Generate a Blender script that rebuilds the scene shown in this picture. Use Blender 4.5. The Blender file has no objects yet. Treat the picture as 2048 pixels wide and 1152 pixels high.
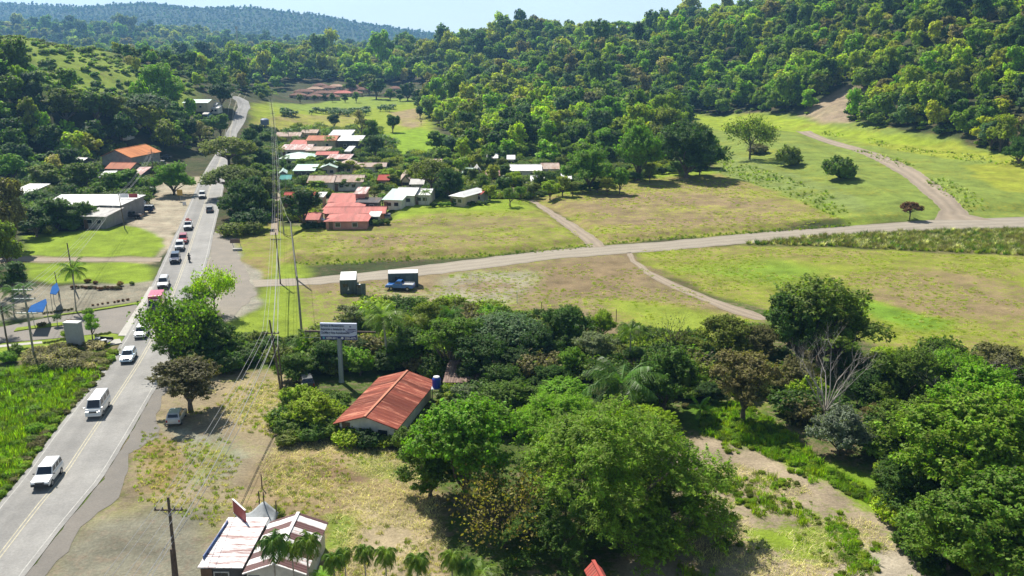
import bpy, bmesh, math, random
import numpy as np
from mathutils import Vector, Matrix
R = math.radians
SC = bpy.context.scene
COL = SC.collection

# ------------------------------------------------------------------ camera, sky, sun, exposure
F, HZ, CAMH = 1900.0, 65.0, 45.0            # focal length in photo pixels, horizon row, drone height
PITCH = math.atan((576 - HZ) / F)
SP, CP = math.sin(PITCH), math.cos(PITCH)
cam = bpy.data.cameras.new('drone_camera')
cam.lens = 36 * F / 2048; cam.sensor_width = 36
cam.clip_start = 0.5; cam.clip_end = 30000
cam_o = bpy.data.objects.new('drone_camera', cam); COL.objects.link(cam_o)
cam_o.location = (0, 0, CAMH); cam_o.rotation_euler = (math.pi / 2 - PITCH, 0, 0)
SC.camera = cam_o

HAZE = 0.000145
SUN_EL, SUN_AZ = R(50), R(-32)              # azimuth from +Y, clockwise positive
world = bpy.data.worlds.new('World'); SC.world = world; world.use_nodes = True
wt = world.node_tree; wt.nodes.clear()
sky = wt.nodes.new('ShaderNodeTexSky'); sky.sky_type = 'NISHITA'; sky.sun_disc = False
sky.sun_elevation = SUN_EL; sky.sun_rotation = SUN_AZ
sky.air_density = 1.0; sky.dust_density = 0.25; sky.ozone_density = 1.0; sky.altitude = 100
bg = wt.nodes.new('ShaderNodeBackground'); bg.inputs['Strength'].default_value = 0.05
# thin high cloud streaks over the clear sky
tc = wt.nodes.new('ShaderNodeTexCoord'); mp = wt.nodes.new('ShaderNodeMapping'); mp.inputs['Scale'].default_value = (1.5, 1.5, 9)
nz = wt.nodes.new('ShaderNodeTexNoise'); nz.inputs['Scale'].default_value = 2.2; nz.inputs['Detail'].default_value = 5
rp = wt.nodes.new('ShaderNodeMapRange'); rp.inputs['From Min'].default_value = .42; rp.inputs['From Max'].default_value = .75
rp.inputs['To Max'].default_value = .75; rp.inputs['To Min'].default_value = .08
mx = wt.nodes.new('ShaderNodeMixRGB'); mx.inputs['Color2'].default_value = (14.5, 17.0, 17.6, 1)
out = wt.nodes.new('ShaderNodeOutputWorld')
L = wt.links.new
L(tc.outputs['Generated'], mp.inputs[0]); L(mp.outputs[0], nz.inputs['Vector']); L(nz.outputs['Fac'], rp.inputs[0])

sxyz = wt.nodes.new('ShaderNodeSeparateXYZ'); L(tc.outputs['Generated'], sxyz.inputs[0])
el = wt.nodes.new('ShaderNodeMapRange'); el.inputs['From Min'].default_value = .04; el.inputs['From Max'].default_value = .30; el.inputs['To Min'].default_value = .8; el.inputs['To Max'].default_value = .0
L(sxyz.outputs['Z'], el.inputs[0]); ma = wt.nodes.new('ShaderNodeMath'); ma.operation = 'ADD'; ma.use_clamp = True
sc_ = wt.nodes.new('ShaderNodeMath'); sc_.operation = 'MULTIPLY'; sc_.inputs[1].default_value = .35; L(rp.outputs[0], sc_.inputs[0]); L(sc_.outputs[0], ma.inputs[0]); L(el.outputs[0], ma.inputs[1])
L(ma.outputs[0], mx.inputs['Fac']); L(sky.outputs[0], mx.inputs['Color1']); L(mx.outputs[0], bg.inputs[0]); L(bg.outputs[0], out.inputs[0])

sl = bpy.data.lights.new('sun', 'SUN'); sl.energy = 5.0; sl.angle = R(0.53); sl.color = (1.0, 0.95, 0.86)
so = bpy.data.objects.new('sun', sl); COL.objects.link(so)
sd = Vector((math.sin(SUN_AZ) * math.cos(SUN_EL), math.cos(SUN_AZ) * math.cos(SUN_EL), math.sin(SUN_EL)))
so.rotation_euler = sd.to_track_quat('Z', 'Y').to_euler(); so.location = (0, 0, 300)
SC.view_settings.view_transform = 'Standard'; SC.view_settings.look = 'None'
SC.view_settings.exposure = 0.72; SC.view_settings.gamma = 1.0
SC.cycles.max_bounces = 5; SC.cycles.diffuse_bounces = 2; SC.cycles.glossy_bounces = 2
SC.cycles.transmission_bounces = 3; SC.cycles.volume_bounces = 0; SC.cycles.transparent_max_bounces = 6
SC.cycles.use_denoising = True

# ------------------------------------------------------------------ pixel -> place helpers
def ray(px, py):
    u, v = px - 1024.0, py - 576.0
    return u, CP * F - SP * v, -(SP * F + CP * v)
def G(px, py, z=0.0):                       # where the line of sight meets the level z
    a, b, c = ray(px, py); t = (CAMH - z) / -c
    return Vector((a * t, b * t, z))
def RP(px, py, D, dz=0):                    # point of that line of sight at forward distance D
    a, b, c = ray(px, py); t = D / b
    return (a * t, D, CAMH + c * t + dz)
def mpp(py, z=0):                           # metres per photo pixel across, at level z on row py
    return (CAMH - z) / (SP * F + CP * (py - 576))
def PXW(pts, z=0): return [tuple(G(x, y, z))[:2] for x, y in pts]

# ------------------------------------------------------------------ noise
def _h(ix, iy, s):
    n = (ix.astype(np.int64) * 374761393 + iy.astype(np.int64) * 668265263 + s * 974711) & 0xffffffff
    n = ((n ^ (n >> 13)) * 1274126177) & 0xffffffff
    return ((n ^ (n >> 16)) & 0xffff) / 65535.0
def vnoise(x, y, s=0):
    ix, iy = np.floor(x), np.floor(y); fx, fy = x - ix, y - iy
    fx, fy = fx * fx * (3 - 2 * fx), fy * fy * (3 - 2 * fy)
    a, b, c, d = _h(ix, iy, s), _h(ix + 1, iy, s), _h(ix, iy + 1, s), _h(ix + 1, iy + 1, s)
    return (a * (1 - fx) + b * fx) * (1 - fy) + (c * (1 - fx) + d * fx) * fy
def fbm(x, y, sc, o=4, s=0):
    v, a, t = 0, 1, 0
    for k in range(o):
        v = v + a * vnoise(x / sc * 2 ** k + 17 * k, y / sc * 2 ** k - 9 * k, s + k); t += a; a *= .5
    return v / t
def sstep(a, b, x):
    t = np.clip((x - a) / (b - a), 0, 1); return t * t * (3 - 2 * t)

# ------------------------------------------------------------------ terrain height
TR = 12
def _ridge(lst, trees=TR): return [(*RP(px, py, D, -trees), w) for px, py, D, w in lst]
RIDGES = [
    # right hill: near spur running up to the right
    _ridge([(950, 200, 610, 50), (1050, 160, 630, 90), (1170, 112, 670, 130), (1290, 80, 700, 160), (1500, 22, 730, 185),
            (1700, -25, 700, 190), (1900, -60, 640, 195), (2048, -80, 560, 190), (2500, -110, 440, 190), (3000, -100, 350, 180)]),
    # right hill: skyline behind
    _ridge([(640, 118, 1150, 150), (760, 104, 1060, 160), (870, 92, 1000, 190), (940, 72, 980, 220), (1020, 58, 970, 230), (1085, 40, 960, 230),
            (1140, 42, 960, 230), (1250, 42, 950, 230), (1400, 20, 930, 230), (1480, 2, 900, 230), (1700, -40, 860, 230), (2300, -90, 760, 220)], 17),
    # bump in front of the skyline, with the small clearing
    _ridge([(800, 150, 860, 90), (850, 130, 860, 100), (950, 120, 850, 110), (1020, 120, 820, 110)]),
    # left hill
    _ridge([(-700, 20, 400, 150), (-300, 40, 450, 150), (0, 66, 490, 150), (130, 88, 520, 145), (250, 116, 560, 120), (330, 135, 600, 100), (420, 165, 640, 70)], 3),
    _ridge([(-400, 70, 330, 90), (0, 118, 375, 85), (60, 150, 380, 65), (110, 190, 385, 45)], 4),
    # mid hills closing the valley
    _ridge([(250, 130, 1050, 200), (340, 108, 1050, 230), (400, 92, 1020, 260), (450, 84, 1000, 290), (560, 78, 1000, 300), (640, 85, 1000, 280), (740, 104, 980, 240), (830, 125, 950, 180)], 26),
    _ridge([(400, 118, 850, 120), (480, 108, 850, 130), (560, 112, 850, 130), (660, 116, 840, 120), (730, 140, 800, 100)], 18),
    # hazy back hills
    _ridge([(-600, 20, 2100, 600), (20, 30, 2100, 650), (130, 33, 2100, 650), (260, 50, 2000, 550), (380, 70, 1900, 450), (470, 92, 1800, 320)], 36),
    _ridge([(-400, 60, 1500, 350), (0, 62, 1500, 380), (130, 66, 1500, 350), (240, 76, 1450, 300), (330, 92, 1400, 220)], 32),
    # blue mountains
    _ridge([(-900, 20, 4300, 1300), (-300, -4, 4200, 1300), (0, 0, 4200, 1300), (90, 5, 4200, 1200), (165, 13, 4100, 1200), (230, 5, 4100, 1200), (300, 0, 4000, 1300), (400, 5, 4000, 1300),
            (450, 13, 4000, 1200), (512, 22, 4000, 1200), (560, 23, 4000, 1100), (620, 33, 4000, 1000), (660, 45, 3900, 900), (700, 53, 3900, 800), (740, 59, 3900, 800),
            (790, 55, 3800, 800), (825, 56, 3800, 700), (850, 64, 3800, 600), (880, 80, 3800, 400)], 22),
]
# terraces: (outline at foot in photo pixels, height, bank width)
STEPS = [
    ([(1440, 232), (1434, 300), (1436, 346), (1520, 372), (1600, 400), (1660, 430), (1700, 452), (1900, 436), (2400, 400), (2600, 200), (1380, 180)], 1.4, 16),
    ([(1440, 232), (1470, 298), (1540, 328), (1640, 365), (1740, 400), (1790, 432), (1860, 434), (1700, 330), (1600, 268), (1560, 236)], 1.0, 8),
    ([(1700, 318), (1800, 350), (1870, 395), (1935, 428), (2100, 425), (2500, 380), (2600, 200), (1500, 200), (1560, 262), (1640, 285)], 1.0, 7),
    ([(1640, 272), (1780, 300), (1905, 318), (2060, 330), (2600, 300), (2600, 200), (1500, 200)], 1.4, 6),
    ([(560, 528), (700, 524), (1000, 508), (1180, 488), (1060, 402), (780, 400), (775, 445), (600, 455), (575, 480)], 1.0, 3.2),
    ([(1205, 486), (1500, 462), (1700, 448), (1860, 438), (1436, 340), (1340, 345), (1080, 395), (1090, 402)], 0.9, 3.2),
]
STEPS_W = [(np.array(PXW(p)), h, w) for p, h, w in STEPS]
def poly_sd(P, x, y):                       # signed distance, positive inside
    d = np.full(x.shape, 1e9); ins = np.zeros(x.shape, bool)
    n = len(P)
    for i in range(n):
        ax, ay = P[i]; bx, by = P[(i + 1) % n]
        vx, vy = bx - ax, by - ay
        t = np.clip(((x - ax) * vx + (y - ay) * vy) / (vx * vx + vy * vy + 1e-9), 0, 1)
        d = np.minimum(d, np.hypot(x - ax - t * vx, y - ay - t * vy))
        c = ((ay > y) != (by > y))
        with np.errstate(divide='ignore', invalid='ignore'):
            xi = (bx - ax) * (y - ay) / (by - ay + 1e-12) + ax
        ins ^= c & (x < xi)
    return np.where(ins, d, -d)
def HF(x, y):
    x = np.asarray(x, float); y = np.asarray(y, float)
    h = np.zeros(np.broadcast(x, y).shape); wob = (fbm(x, y, 90, 3, 3) - .5)
    for rd in RIDGES:
        hr = np.zeros_like(h)
        for (ax, ay, az, aw), (bx, by, bz, bw) in zip(rd, rd[1:]):
            vx, vy = bx - ax, by - ay
            t = np.clip(((x - ax) * vx + (y - ay) * vy) / (vx * vx + vy * vy), 0, 1)
            d = np.hypot(x - ax - t * vx, y - ay - t * vy); w = aw + (bw - aw) * t; z = az + (bz - az) * t
            q = d / w * (1 + .35 * wob)
            hr = np.maximum(hr, z * np.where(q < 1, .5 + .5 * np.cos(np.pi * np.clip(q, 0, 1)), 0))
        far = rd[0][1] > 1300
        hr = hr * (1 + ((fbm(x, y, 420, 5, 9) - .5) * 1.3 * (1 - np.clip(hr / (np.abs(np.array([p[2] for p in rd]).max()) + 1), 0, 1) ** 2) if far else 0))
        h = np.maximum(h, hr)
    gul = np.abs(fbm(x, y, 55, 3, 21) - .5) * 2
    h = h + np.clip(h / 12, 0, 1) * (gul - .3) * -3.0 * (h > 0)
    for P, hh, w in STEPS_W:
        bb = (x > P[:, 0].min() - 5) & (x < P[:, 0].max() + 5) & (y > P[:, 1].min() - 5) & (y < P[:, 1].max() + 5)
        if np.any(bb):
            xx, yy = x[bb] if h.ndim else x, y[bb] if h.ndim else y
            add = hh * sstep(0, w, poly_sd(P, np.atleast_1d(xx), np.atleast_1d(yy)))
            if h.ndim: h[bb] += add
            else: h = h + add[0]
    return h
def H1(x, y): return float(HF(np.array([float(x)]), np.array([float(y)]))[0])
_ts = np.concatenate([np.linspace(20, 700, 1400), np.linspace(702, 5000, 900)])
def T(px, py, dz=0.0):                      # first terrain hit of the line of sight (lifted by dz)
    a, b, c = ray(px, py)
    X, Y, Z = a / b * _ts, _ts, CAMH + c / b * _ts
    k = np.argmax(Z <= HF(X, Y) + dz)
    if k == 0: return None
    t0, t1 = _ts[k - 1], _ts[k]
    z0, z1 = CAMH + c / b * t0 - H1(a / b * t0, t0) - dz, CAMH + c / b * t1 - H1(a / b * t1, t1) - dz
    t = t0 + (t1 - t0) * z0 / (z0 - z1 + 1e-9)
    return Vector((a / b * t, t, H1(a / b * t, t)))
def TG(px, py):
    t = T(px, py); return t if t is not None else G(px, py)
def PXT(pts): return [tuple(TG(x, y))[:2] for x, y in pts]
def vis(x, y, z):                           # photo pixel of a place (numpy)
    X, Y, Z = x, y, z - CAMH
    dep = Y * CP - Z * SP; up = Y * SP + Z * CP
    return 1024 + F * X / dep, 576 - F * up / dep

# ------------------------------------------------------------------ object helpers
def tag(o, label=None, cat=None, group=None, kind=None):
    if label: o['label'] = label
    if cat: o['category'] = cat
    if group: o['group'] = group
    if kind: o['kind'] = kind
    return o
def link(name, data, parent=None, loc=None, rot=None):
    o = bpy.data.objects.new(name, data); COL.objects.link(o)
    if parent: o.parent = parent
    if loc is not None: o.location = loc
    if rot is not None: o.rotation_euler = rot
    return o
def thing(name, label, cat, loc=(0, 0, 0), rz=0, group=None, scale=None):
    o = link(name, None, None, loc, (0, 0, rz)); o.empty_display_size = .3
    if scale: o.scale = scale
    return tag(o, label, cat, group)
def mesh_np(name, V, Fq, mats=(), smooth=False, attrs=None, mi=None):
    me = bpy.data.meshes.new(name)
    V = np.asarray(V, np.float32); n = len(V)
    if isinstance(Fq, (list,)) and len(Fq) and not isinstance(Fq[0], np.ndarray) or (isinstance(Fq, list) and len(Fq) == 0):
        me.from_pydata([tuple(map(float, v)) for v in V], [], [tuple(f) for f in Fq])
    else:
        Fs = Fq if isinstance(Fq, list) else [Fq]
        me.vertices.add(n); me.vertices.foreach_set('co', V.ravel())
        tot = sum(f.size for f in Fs); nf = sum(len(f) for f in Fs)
        me.loops.add(tot); me.polygons.add(nf)
        me.loops.foreach_set('vertex_index', np.concatenate([f.ravel() for f in Fs]).astype(np.int32))
        st, o = [], 0
        for f in Fs:
            st.append(o + np.arange(len(f)) * f.shape[1]); o += f.size
        me.polygons.foreach_set('loop_start', np.concatenate(st).astype(np.int32))
        me.update(calc_edges=True); me.validate()
    for m in mats: me.materials.append(m)
    if mi is not None: me.polygons.foreach_set('material_index', np.asarray(mi, np.int32))
    if smooth: me.polygons.foreach_set('use_smooth', [True] * len(me.polygons))
    for k, a in (attrs or {}).items():
        a = np.asarray(a, np.float32)
        if a.ndim == 2:
            at = me.attributes.new(k, 'FLOAT_VECTOR', 'POINT'); at.data.foreach_set('vector', a.ravel())
        else:
            at = me.attributes.new(k, 'FLOAT', 'POINT'); at.data.foreach_set('value', a)
    return me
class MB:                                   # collects boxes, prisms and tubes into ONE mesh
    def __init__(s): s.v, s.f, s.m = [], [], []
    def add(s, vs, fs, m=0):
        o = len(s.v); s.v += [tuple(v) for v in vs]; s.f += [tuple(i + o for i in f) for f in fs]; s.m += [m] * len(fs); return s
    def box(s, c, d, rz=0, m=0, taper=1.0):
        x, y, z = c; a, b, h = d[0] / 2, d[1] / 2, d[2] / 2; vs = []
        for k, sz in ((0, -1), (1, 1)):
            q = taper if k else 1
            for sx, sy in ((-1, -1), (1, -1), (1, 1), (-1, 1)):
                X, Y = sx * a * q, sy * b * q
                vs.append((x + X * math.cos(rz) - Y * math.sin(rz), y + X * math.sin(rz) + Y * math.cos(rz), z + sz * h))
        return s.add(vs, [(3, 2, 1, 0), (4, 5, 6, 7), (0, 1, 5, 4), (1, 2, 6, 5), (2, 3, 7, 6), (3, 0, 4, 7)], m)
    def tube(s, p, r, n=8, m=0, cap=True):
        p = [Vector(q) for q in p]; r = r if isinstance(r, (list, tuple)) else [r] * len(p); o = len(s.v); vs = []
        for i, q in enumerate(p):
            d = (p[min(i + 1, len(p) - 1)] - p[max(i - 1, 0)]).normalized()
            a = d.cross(Vector((0, 0, 1)) if abs(d.z) < .9 else Vector((1, 0, 0))).normalized(); b = d.cross(a)
            vs += [q + (a * math.cos(t * 2 * math.pi / n) + b * math.sin(t * 2 * math.pi / n)) * r[i] for t in range(n)]
        fs = [(i * n + k, i * n + (k + 1) % n, (i + 1) * n + (k + 1) % n, (i + 1) * n + k) for i in range(len(p) - 1) for k in range(n)]
        if cap: fs += [tuple(range(n - 1, -1, -1)), tuple((len(p) - 1) * n + k for k in range(n))]
        return s.add(vs, fs, m)
    def prism(s, poly, y0, y1, m=0, axis='y'):       # outline in XZ (axis y), YZ (axis x) or XY (axis z), extruded
        n = len(poly)
        def P(a, b, t): return (a, t, b) if axis == 'y' else ((t, a, b) if axis == 'x' else (a, b, t))
        vs = [P(a, b, y0) for a, b in poly] + [P(a, b, y1) for a, b in poly]
        return s.add(vs, [tuple(range(n)), tuple(range(2 * n - 1, n - 1, -1))] + [(i, i + n, (i + 1) % n + n, (i + 1) % n) for i in range(n)], m)
    def mesh(s, name, mats, bevel=0, smooth=False):
        me = bpy.data.meshes.new(name); me.from_pydata(s.v, [], s.f)
        for m in (mats if isinstance(mats, (list, tuple)) else [mats]): me.materials.append(m)
        me.polygons.foreach_set('material_index', s.m)
        bm = bmesh.new(); bm.from_mesh(me); bmesh.ops.recalc_face_normals(bm, faces=bm.faces)
        if bevel: bmesh.ops.bevel(bm, geom=[e for e in bm.edges if len(e.link_faces) == 2 and e.calc_face_angle(0) > .5], offset=bevel, segments=2, affect='EDGES', profile=.6)
        bm.to_mesh(me); bm.free()
        if smooth: me.polygons.foreach_set('use_smooth', [True] * len(me.polygons))
        return me
    def build(s, name, mats, parent=None, bevel=0, smooth=False, loc=None, rot=None):
        return link(name, s.mesh(name, mats, bevel, smooth), parent, loc, rot)

# ------------------------------------------------------------------ material helpers
def new_mat(name):
    m = bpy.data.materials.new(name); m.use_nodes = True; nt = m.node_tree; nt.nodes.clear()
    o = nt.nodes.new('ShaderNodeOutputMaterial'); return m, nt, o
def N(nt, typ, **kw):
    n = nt.nodes.new('ShaderNode' + typ)
    for k, v in kw.items():
        if k in n.inputs: n.inputs[k].default_value = v
        else: setattr(n, k, v)
    return n
_mc = {}
def paint(name, col, rough=.6, metal=0, noise=.15, nscale=3.0, spec=.5, bump=0, coat=0):
    if name in _mc: return _mc[name]
    m, nt, o = new_mat(name); L = nt.links.new
    p = N(nt, 'BsdfPrincipled', Roughness=rough, Metallic=metal); p.inputs['Specular IOR Level'].default_value = spec
    p.inputs['Coat Weight'].default_value = coat
    t = N(nt, 'TexCoord'); n1 = N(nt, 'TexNoise', Scale=nscale, Detail=5.0, Roughness=.65)
    mr = N(nt, 'MapRange'); mr.inputs['From Min'].default_value = .3; mr.inputs['From Max'].default_value = .7
    mr.inputs['To Min'].default_value = 1 - noise; mr.inputs['To Max'].default_value = 1 + noise * .6
    mu = N(nt, 'VectorMath', operation='SCALE'); mu.inputs[0].default_value = col
    L(t.outputs['Object'], n1.inputs['Vector']); L(n1.outputs['Fac'], mr.inputs[0]); L(mr.outputs[0], mu.inputs['Scale'])
    L(mu.outputs[0], p.inputs['Base Color']); L(p.outputs[0], o.inputs[0])
    if bump:
        b = N(nt, 'Bump', Strength=bump, Distance=.05); L(n1.outputs['Fac'], b.inputs['Height']); L(b.outputs[0], p.inputs['Normal'])
    _mc[name] = m; return m
# ------------------------------------------------------------------ ground sheet
lush, lawn = (.12, .20, .015), (.23, .28, .025)
fieldg, fieldy = (.22, .245, .035), (.29, .295, .045)
dryc, brown = (.285, .225, .10), (.215, .15, .095)
litter, tan = (.36, .29, .18), (.33, .265, .185)
gravel, dirt = (.31, .28, .235), (.30, .245, .18)
woods, woodsd = (.045, .06, .02), (.10, .08, .045)
hillg = (.19, .25, .03)
# (outline in photo pixels, green colour, dry colour, share of dry 0..1, edge softness m)
ZONES = [
    ([(-900, 1400), (-900, 640), (260, 640), (560, 640), (900, 600), (2300, 600), (2600, 1400)], (.07, .11, .02), (.20, .16, .10), .45, 4),
    # valley-mid meadow and far fields
    ([(500, 215), (545, 205), (700, 196), (840, 200), (860, 240), (900, 300), (860, 325), (760, 330), (700, 300), (560, 262), (505, 262)], lawn, fieldy, .35, 4),
    ([(545, 212), (860, 200), (858, 196), (700, 192), (545, 206)], (.20, .26, .04), dryc, .2, 4),
    ([(505, 243), (600, 228), (690, 222), (740, 240), (650, 262), (540, 268), (505, 262)], fieldy, dryc, .5, 3),
    ([(780, 225), (840, 215), (850, 245), (835, 265), (800, 250)], fieldy, (.33, .25, .15), .65, 4),
    ([(770, 268), (840, 255), (900, 275), (905, 300), (860, 330), (790, 325)], (.20, .30, .02), fieldg, .25, 3),
    # village soil under the roofs and trees
    ([(560, 262), (760, 262), (800, 320), (1000, 300), (1250, 290), (1430, 300), (1430, 350), (1060, 402), (960, 400), (780, 398), (775, 445), (600, 455), (560, 440)], (.12, .16, .03), (.25, .21, .15), .55, 2),
    # strips by the road on both sides of the pole line
    ([(440, 470), (560, 440), (560, 540), (530, 560), (500, 560), (470, 500)], fieldg, dryc, .55, 2),
    ([(560, 455), (600, 455), (620, 640), (560, 700), (430, 700), (470, 640), (540, 580)], (.21, .27, .03), fieldy, .3, 2),
    # upper fields
    ([(560, 455), (600, 458), (780, 446), (800, 425), (900, 400), (1060, 402), (1190, 490), (1000, 510), (700, 526), (560, 530)], fieldg, dryc, .5, 1.5),
    ([(640, 462), (850, 440), (1000, 430), (1120, 455), (1150, 485), (900, 500), (640, 510)], fieldg, (.27, .20, .115), .56, 8),
    ([(780, 400), (960, 390), (1060, 398), (1060, 425), (900, 430), (780, 445)], (.22, .29, .03), fieldy, .2, 4),
    ([(1070, 400), (1340, 345), (1440, 345), (1700, 440), (1500, 466), (1210, 488), (1190, 480)], fieldg, dryc, .58, 1.5),
    ([(1120, 405), (1340, 370), (1480, 385), (1600, 430), (1500, 456), (1260, 474), (1170, 440)], fieldy, (.27, .20, .12), .62, 8),
    ([(1070, 396), (1340, 340), (1436, 344), (1436, 352), (1300, 362), (1150, 392)], (.22, .29, .03), fieldy, .2, 3),
    ([(1440, 345), (1860, 430), (1700, 452), (1560, 385)], (.22, .29, .035), fieldy, .3, 3),
    # terraces on the right
    ([(1380, 225), (1600, 228), (1900, 280), (2100, 320), (2400, 330), (2400, 430), (1860, 440), (1700, 440), (1436, 345), (1434, 290)], (.185, .235, .05), fieldy, .4, 2),
    ([(1380, 228), (1560, 232), (1700, 262), (1900, 290), (2040, 318), (1900, 318), (1780, 298), (1640, 270), (1440, 262)], (.25, .31, .03), fieldy, .35, 2),
    ([(1690, 285), (1900, 285), (2060, 325), (1900, 318), (1780, 298)], (.27, .30, .035), fieldy, .45, 2),
    ([(1920, 345), (2400, 340), (2400, 405), (2000, 400)], (.27, .30, .035), fieldy, .5, 2),
    ([(1440, 300), (1560, 340), (1700, 385), (1740, 430), (1600, 395), (1436, 346)], (.19, .235, .07), fieldg, .4, 1.5),
    ([(1600, 225), (1650, 250), (1700, 246), (1730, 210), (1760, 178), (1690, 172)], (.30, .24, .16), (.34, .26, .19), .6, 3),
    # big middle strip with the containers: worn brown ground
    ([(600, 560), (760, 548), (1000, 522), (1260, 505), (1330, 560), (1530, 640), (1400, 690), (1100, 650), (900, 620), (760, 590), (700, 640), (620, 640)], fieldg, (.26, .20, .12), .66, 2),
    ([(740, 570), (850, 585), (1000, 545), (1080, 545), (1060, 585), (960, 615), (900, 612), (800, 600)], (.33, .29, .23), (.30, .22, .14), .5, 5),
    ([(860, 560), (930, 548), (1040, 540), (1085, 548), (1075, 575), (1010, 600), (930, 612), (880, 600)], (.30, .27, .21), (.29, .245, .18), .4, 3),
    ([(900, 575), (960, 558), (1020, 556), (1030, 572), (960, 590)], (.30, .26, .20), (.27, .2, .13), .5, 3),
    ([(620, 585), (740, 600), (740, 680), (600, 690)], (.22, .26, .04), (.26, .19, .12), .5, 5),
    ([(1230, 600), (1400, 620), (1480, 640), (1400, 700), (1250, 640)], (.23, .28, .04), fieldy, .3, 4),
    ([(1090, 522), (1250, 510), (1300, 560), (1240, 590), (1080, 590)], fieldg, (.25, .185, .11), .8, 6),
    # lower right field
    ([(1275, 502), (1480, 490), (2048, 510), (2500, 520), (2500, 740), (2048, 718), (1830, 712), (1600, 640), (1400, 580), (1290, 530)], fieldg, dryc, .45, 1.5),
    ([(1700, 560), (1900, 545), (2100, 580), (2500, 620), (2500, 680), (2060, 650), (1900, 640), (1740, 620)], fieldg, (.28, .21, .12), .66, 10),
    ([(1660, 600), (1720, 592), (1880, 640), (1880, 662), (1830, 660)], (.15, .25, .025), lawn, .2, 2.5),
    ([(1360, 540), (1560, 520), (1640, 540), (1560, 570)], (.17, .25, .03), lawn, .3, 6),
    # spiky grass band and its soil
    ([(1480, 488), (1640, 470), (1800, 462), (2048, 456), (2500, 446), (2500, 525), (2048, 512), (1700, 494)], (.17, .17, .05), (.27, .22, .13), .5, 1),
    # left of the highway
    ([(50, 470), (220, 455), (260, 450), (330, 465), (334, 500), (310, 515), (50, 512)], (.20, .27, .025), fieldy, .25, 1.5),
    ([(45, 528), (300, 524), (315, 545), (290, 570), (100, 568), (60, 560)], (.20, .27, .025), fieldy, .25, 1.5),
    ([(-600, 515), (50, 512), (150, 515), (325, 514), (322, 526), (150, 525), (-600, 530)], dirt, tan, .5, 1),
    ([(262, 452), (240, 440), (250, 400), (300, 370), (390, 352), (420, 352), (395, 400), (372, 440), (345, 500), (322, 520), (330, 480), (320, 465)], (.36, .31, .255), (.40, .33, .26), .5, 1),
    ([(312, 335), (335, 325), (325, 350), (306, 400), (298, 400), (305, 350)], (.30, .28, .24), tan, .5, 1),
    ([(-300, 575), (70, 575), (130, 575), (310, 562), (300, 592), (280, 600), (190, 612), (90, 634), (-300, 660)], (.25, .225, .19), (.32, .27, .21), .5, 1),
    ([(-300, 690), (0, 690), (110, 676), (225, 665), (236, 668), (238, 690), (215, 700), (60, 712), (-300, 740)], (.22, .29, .025), lawn, .2, 1.2),
    ([(50, 700), (140, 690), (215, 695), (240, 690), (215, 745), (160, 745), (60, 730)], (.17, .14, .07), (.27, .21, .14), .75, 2),
    ([(-800, 740), (60, 732), (160, 740), (208, 748), (172, 784), (120, 835), (40, 935), (-10, 1000), (-800, 1500)], lush, (.14, .24, .02), .4, 1.5),
    ([(60, 800), (125, 800), (120, 830), (60, 825)], lush, (.33, .27, .17), .8, 1.5),
    # right verge, yards
    ([(425, 470), (475, 470), (478, 510), (530, 562), (520, 610), (470, 640), (395, 620), (395, 560), (420, 505)], (.29, .27, .24), (.38, .34, .29), .5, 1),
    ([(310, 775), (340, 765), (480, 745), (575, 745), (600, 860), (540, 990), (470, 1152), (430, 1400), (60, 1400), (90, 1130), (240, 980), (255, 900)], (.27, .24, .12), (.30, .245, .17), .62, 1),
    ([(470, 745), (570, 745), (570, 850), (500, 870), (420, 860), (400, 830)], (.22, .23, .05), litter, .7, 3),
    ([(300, 860), (340, 855), (500, 900), (480, 950), (400, 960), (330, 880)], (.26, .25, .22), (.27, .22, .16), .4, 2.5),
    ([(270, 890), (330, 890), (350, 940), (340, 990), (280, 985)], (.22, .22, .06), (.29, .21, .10), .6, 2),
    ([(380, 900), (440, 895), (430, 945), (385, 950)], (.20, .22, .05), litter, .45, 2),
    ([(100, 1100), (200, 1040), (350, 1010), (440, 1010), (430, 1400), (0, 1400)], (.20, .185, .155), (.25, .21, .165), .45, 2.5),
    ([(545, 860), (800, 905), (870, 990), (900, 1160), (880, 1400), (440, 1400), (470, 1060), (530, 960)], (.22, .22, .06), (.32, .24, .145), .68, 1.5),
    ([(590, 925), (700, 935), (720, 970), (600, 975)], (.24, .17, .1), (.23, .15, .10), .6, 2),
    ([(640, 1045), (700, 1040), (710, 1100), (655, 1110)], (.16, .24, .03), lawn, .2, 1),
    ([(700, 900), (800, 905), (810, 950), (720, 950)], (.20, .23, .05), litter, .45, 2),
    ([(700, 1010), (860, 1030), (880, 1160), (760, 1400), (690, 1130)], (.25, .22, .09), (.42, .34, .23), .75, 2),
    ([(1300, 900), (1480, 860), (1600, 900), (1700, 960), (1830, 1040), (1880, 1152), (1900, 1400), (1250, 1400), (1250, 1100)], (.20, .25, .04), (.36, .29, .215), .72, 1.5),
    ([(1460, 880), (1560, 850), (1650, 930), (1780, 990), (1800, 1020), (1700, 1000), (1600, 940)], (.17, .27, .02), lawn, .2, 1.5),
    ([(1660, 1060), (1780, 1080), (1860, 1152), (1900, 1300), (1760, 1300), (1700, 1120)], (.28, .26, .2), (.44, .38, .31), .8, 2),
    ([(1390, 815), (1480, 800), (1560, 860), (1600, 900), (1480, 900), (1400, 860)], (.13, .26, .02), lush, .2, 1.5),
    ([(1480, 1060), (1640, 1040), (1680, 1090), (1600, 1120), (1500, 1090)], (.20, .27, .03), tan, .35, 2),
    ([(1390, 745), (1460, 745), (1560, 800), (1520, 830), (1440, 790)], (.17, .2, .04), litter, .55, 1.5),
]
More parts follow.
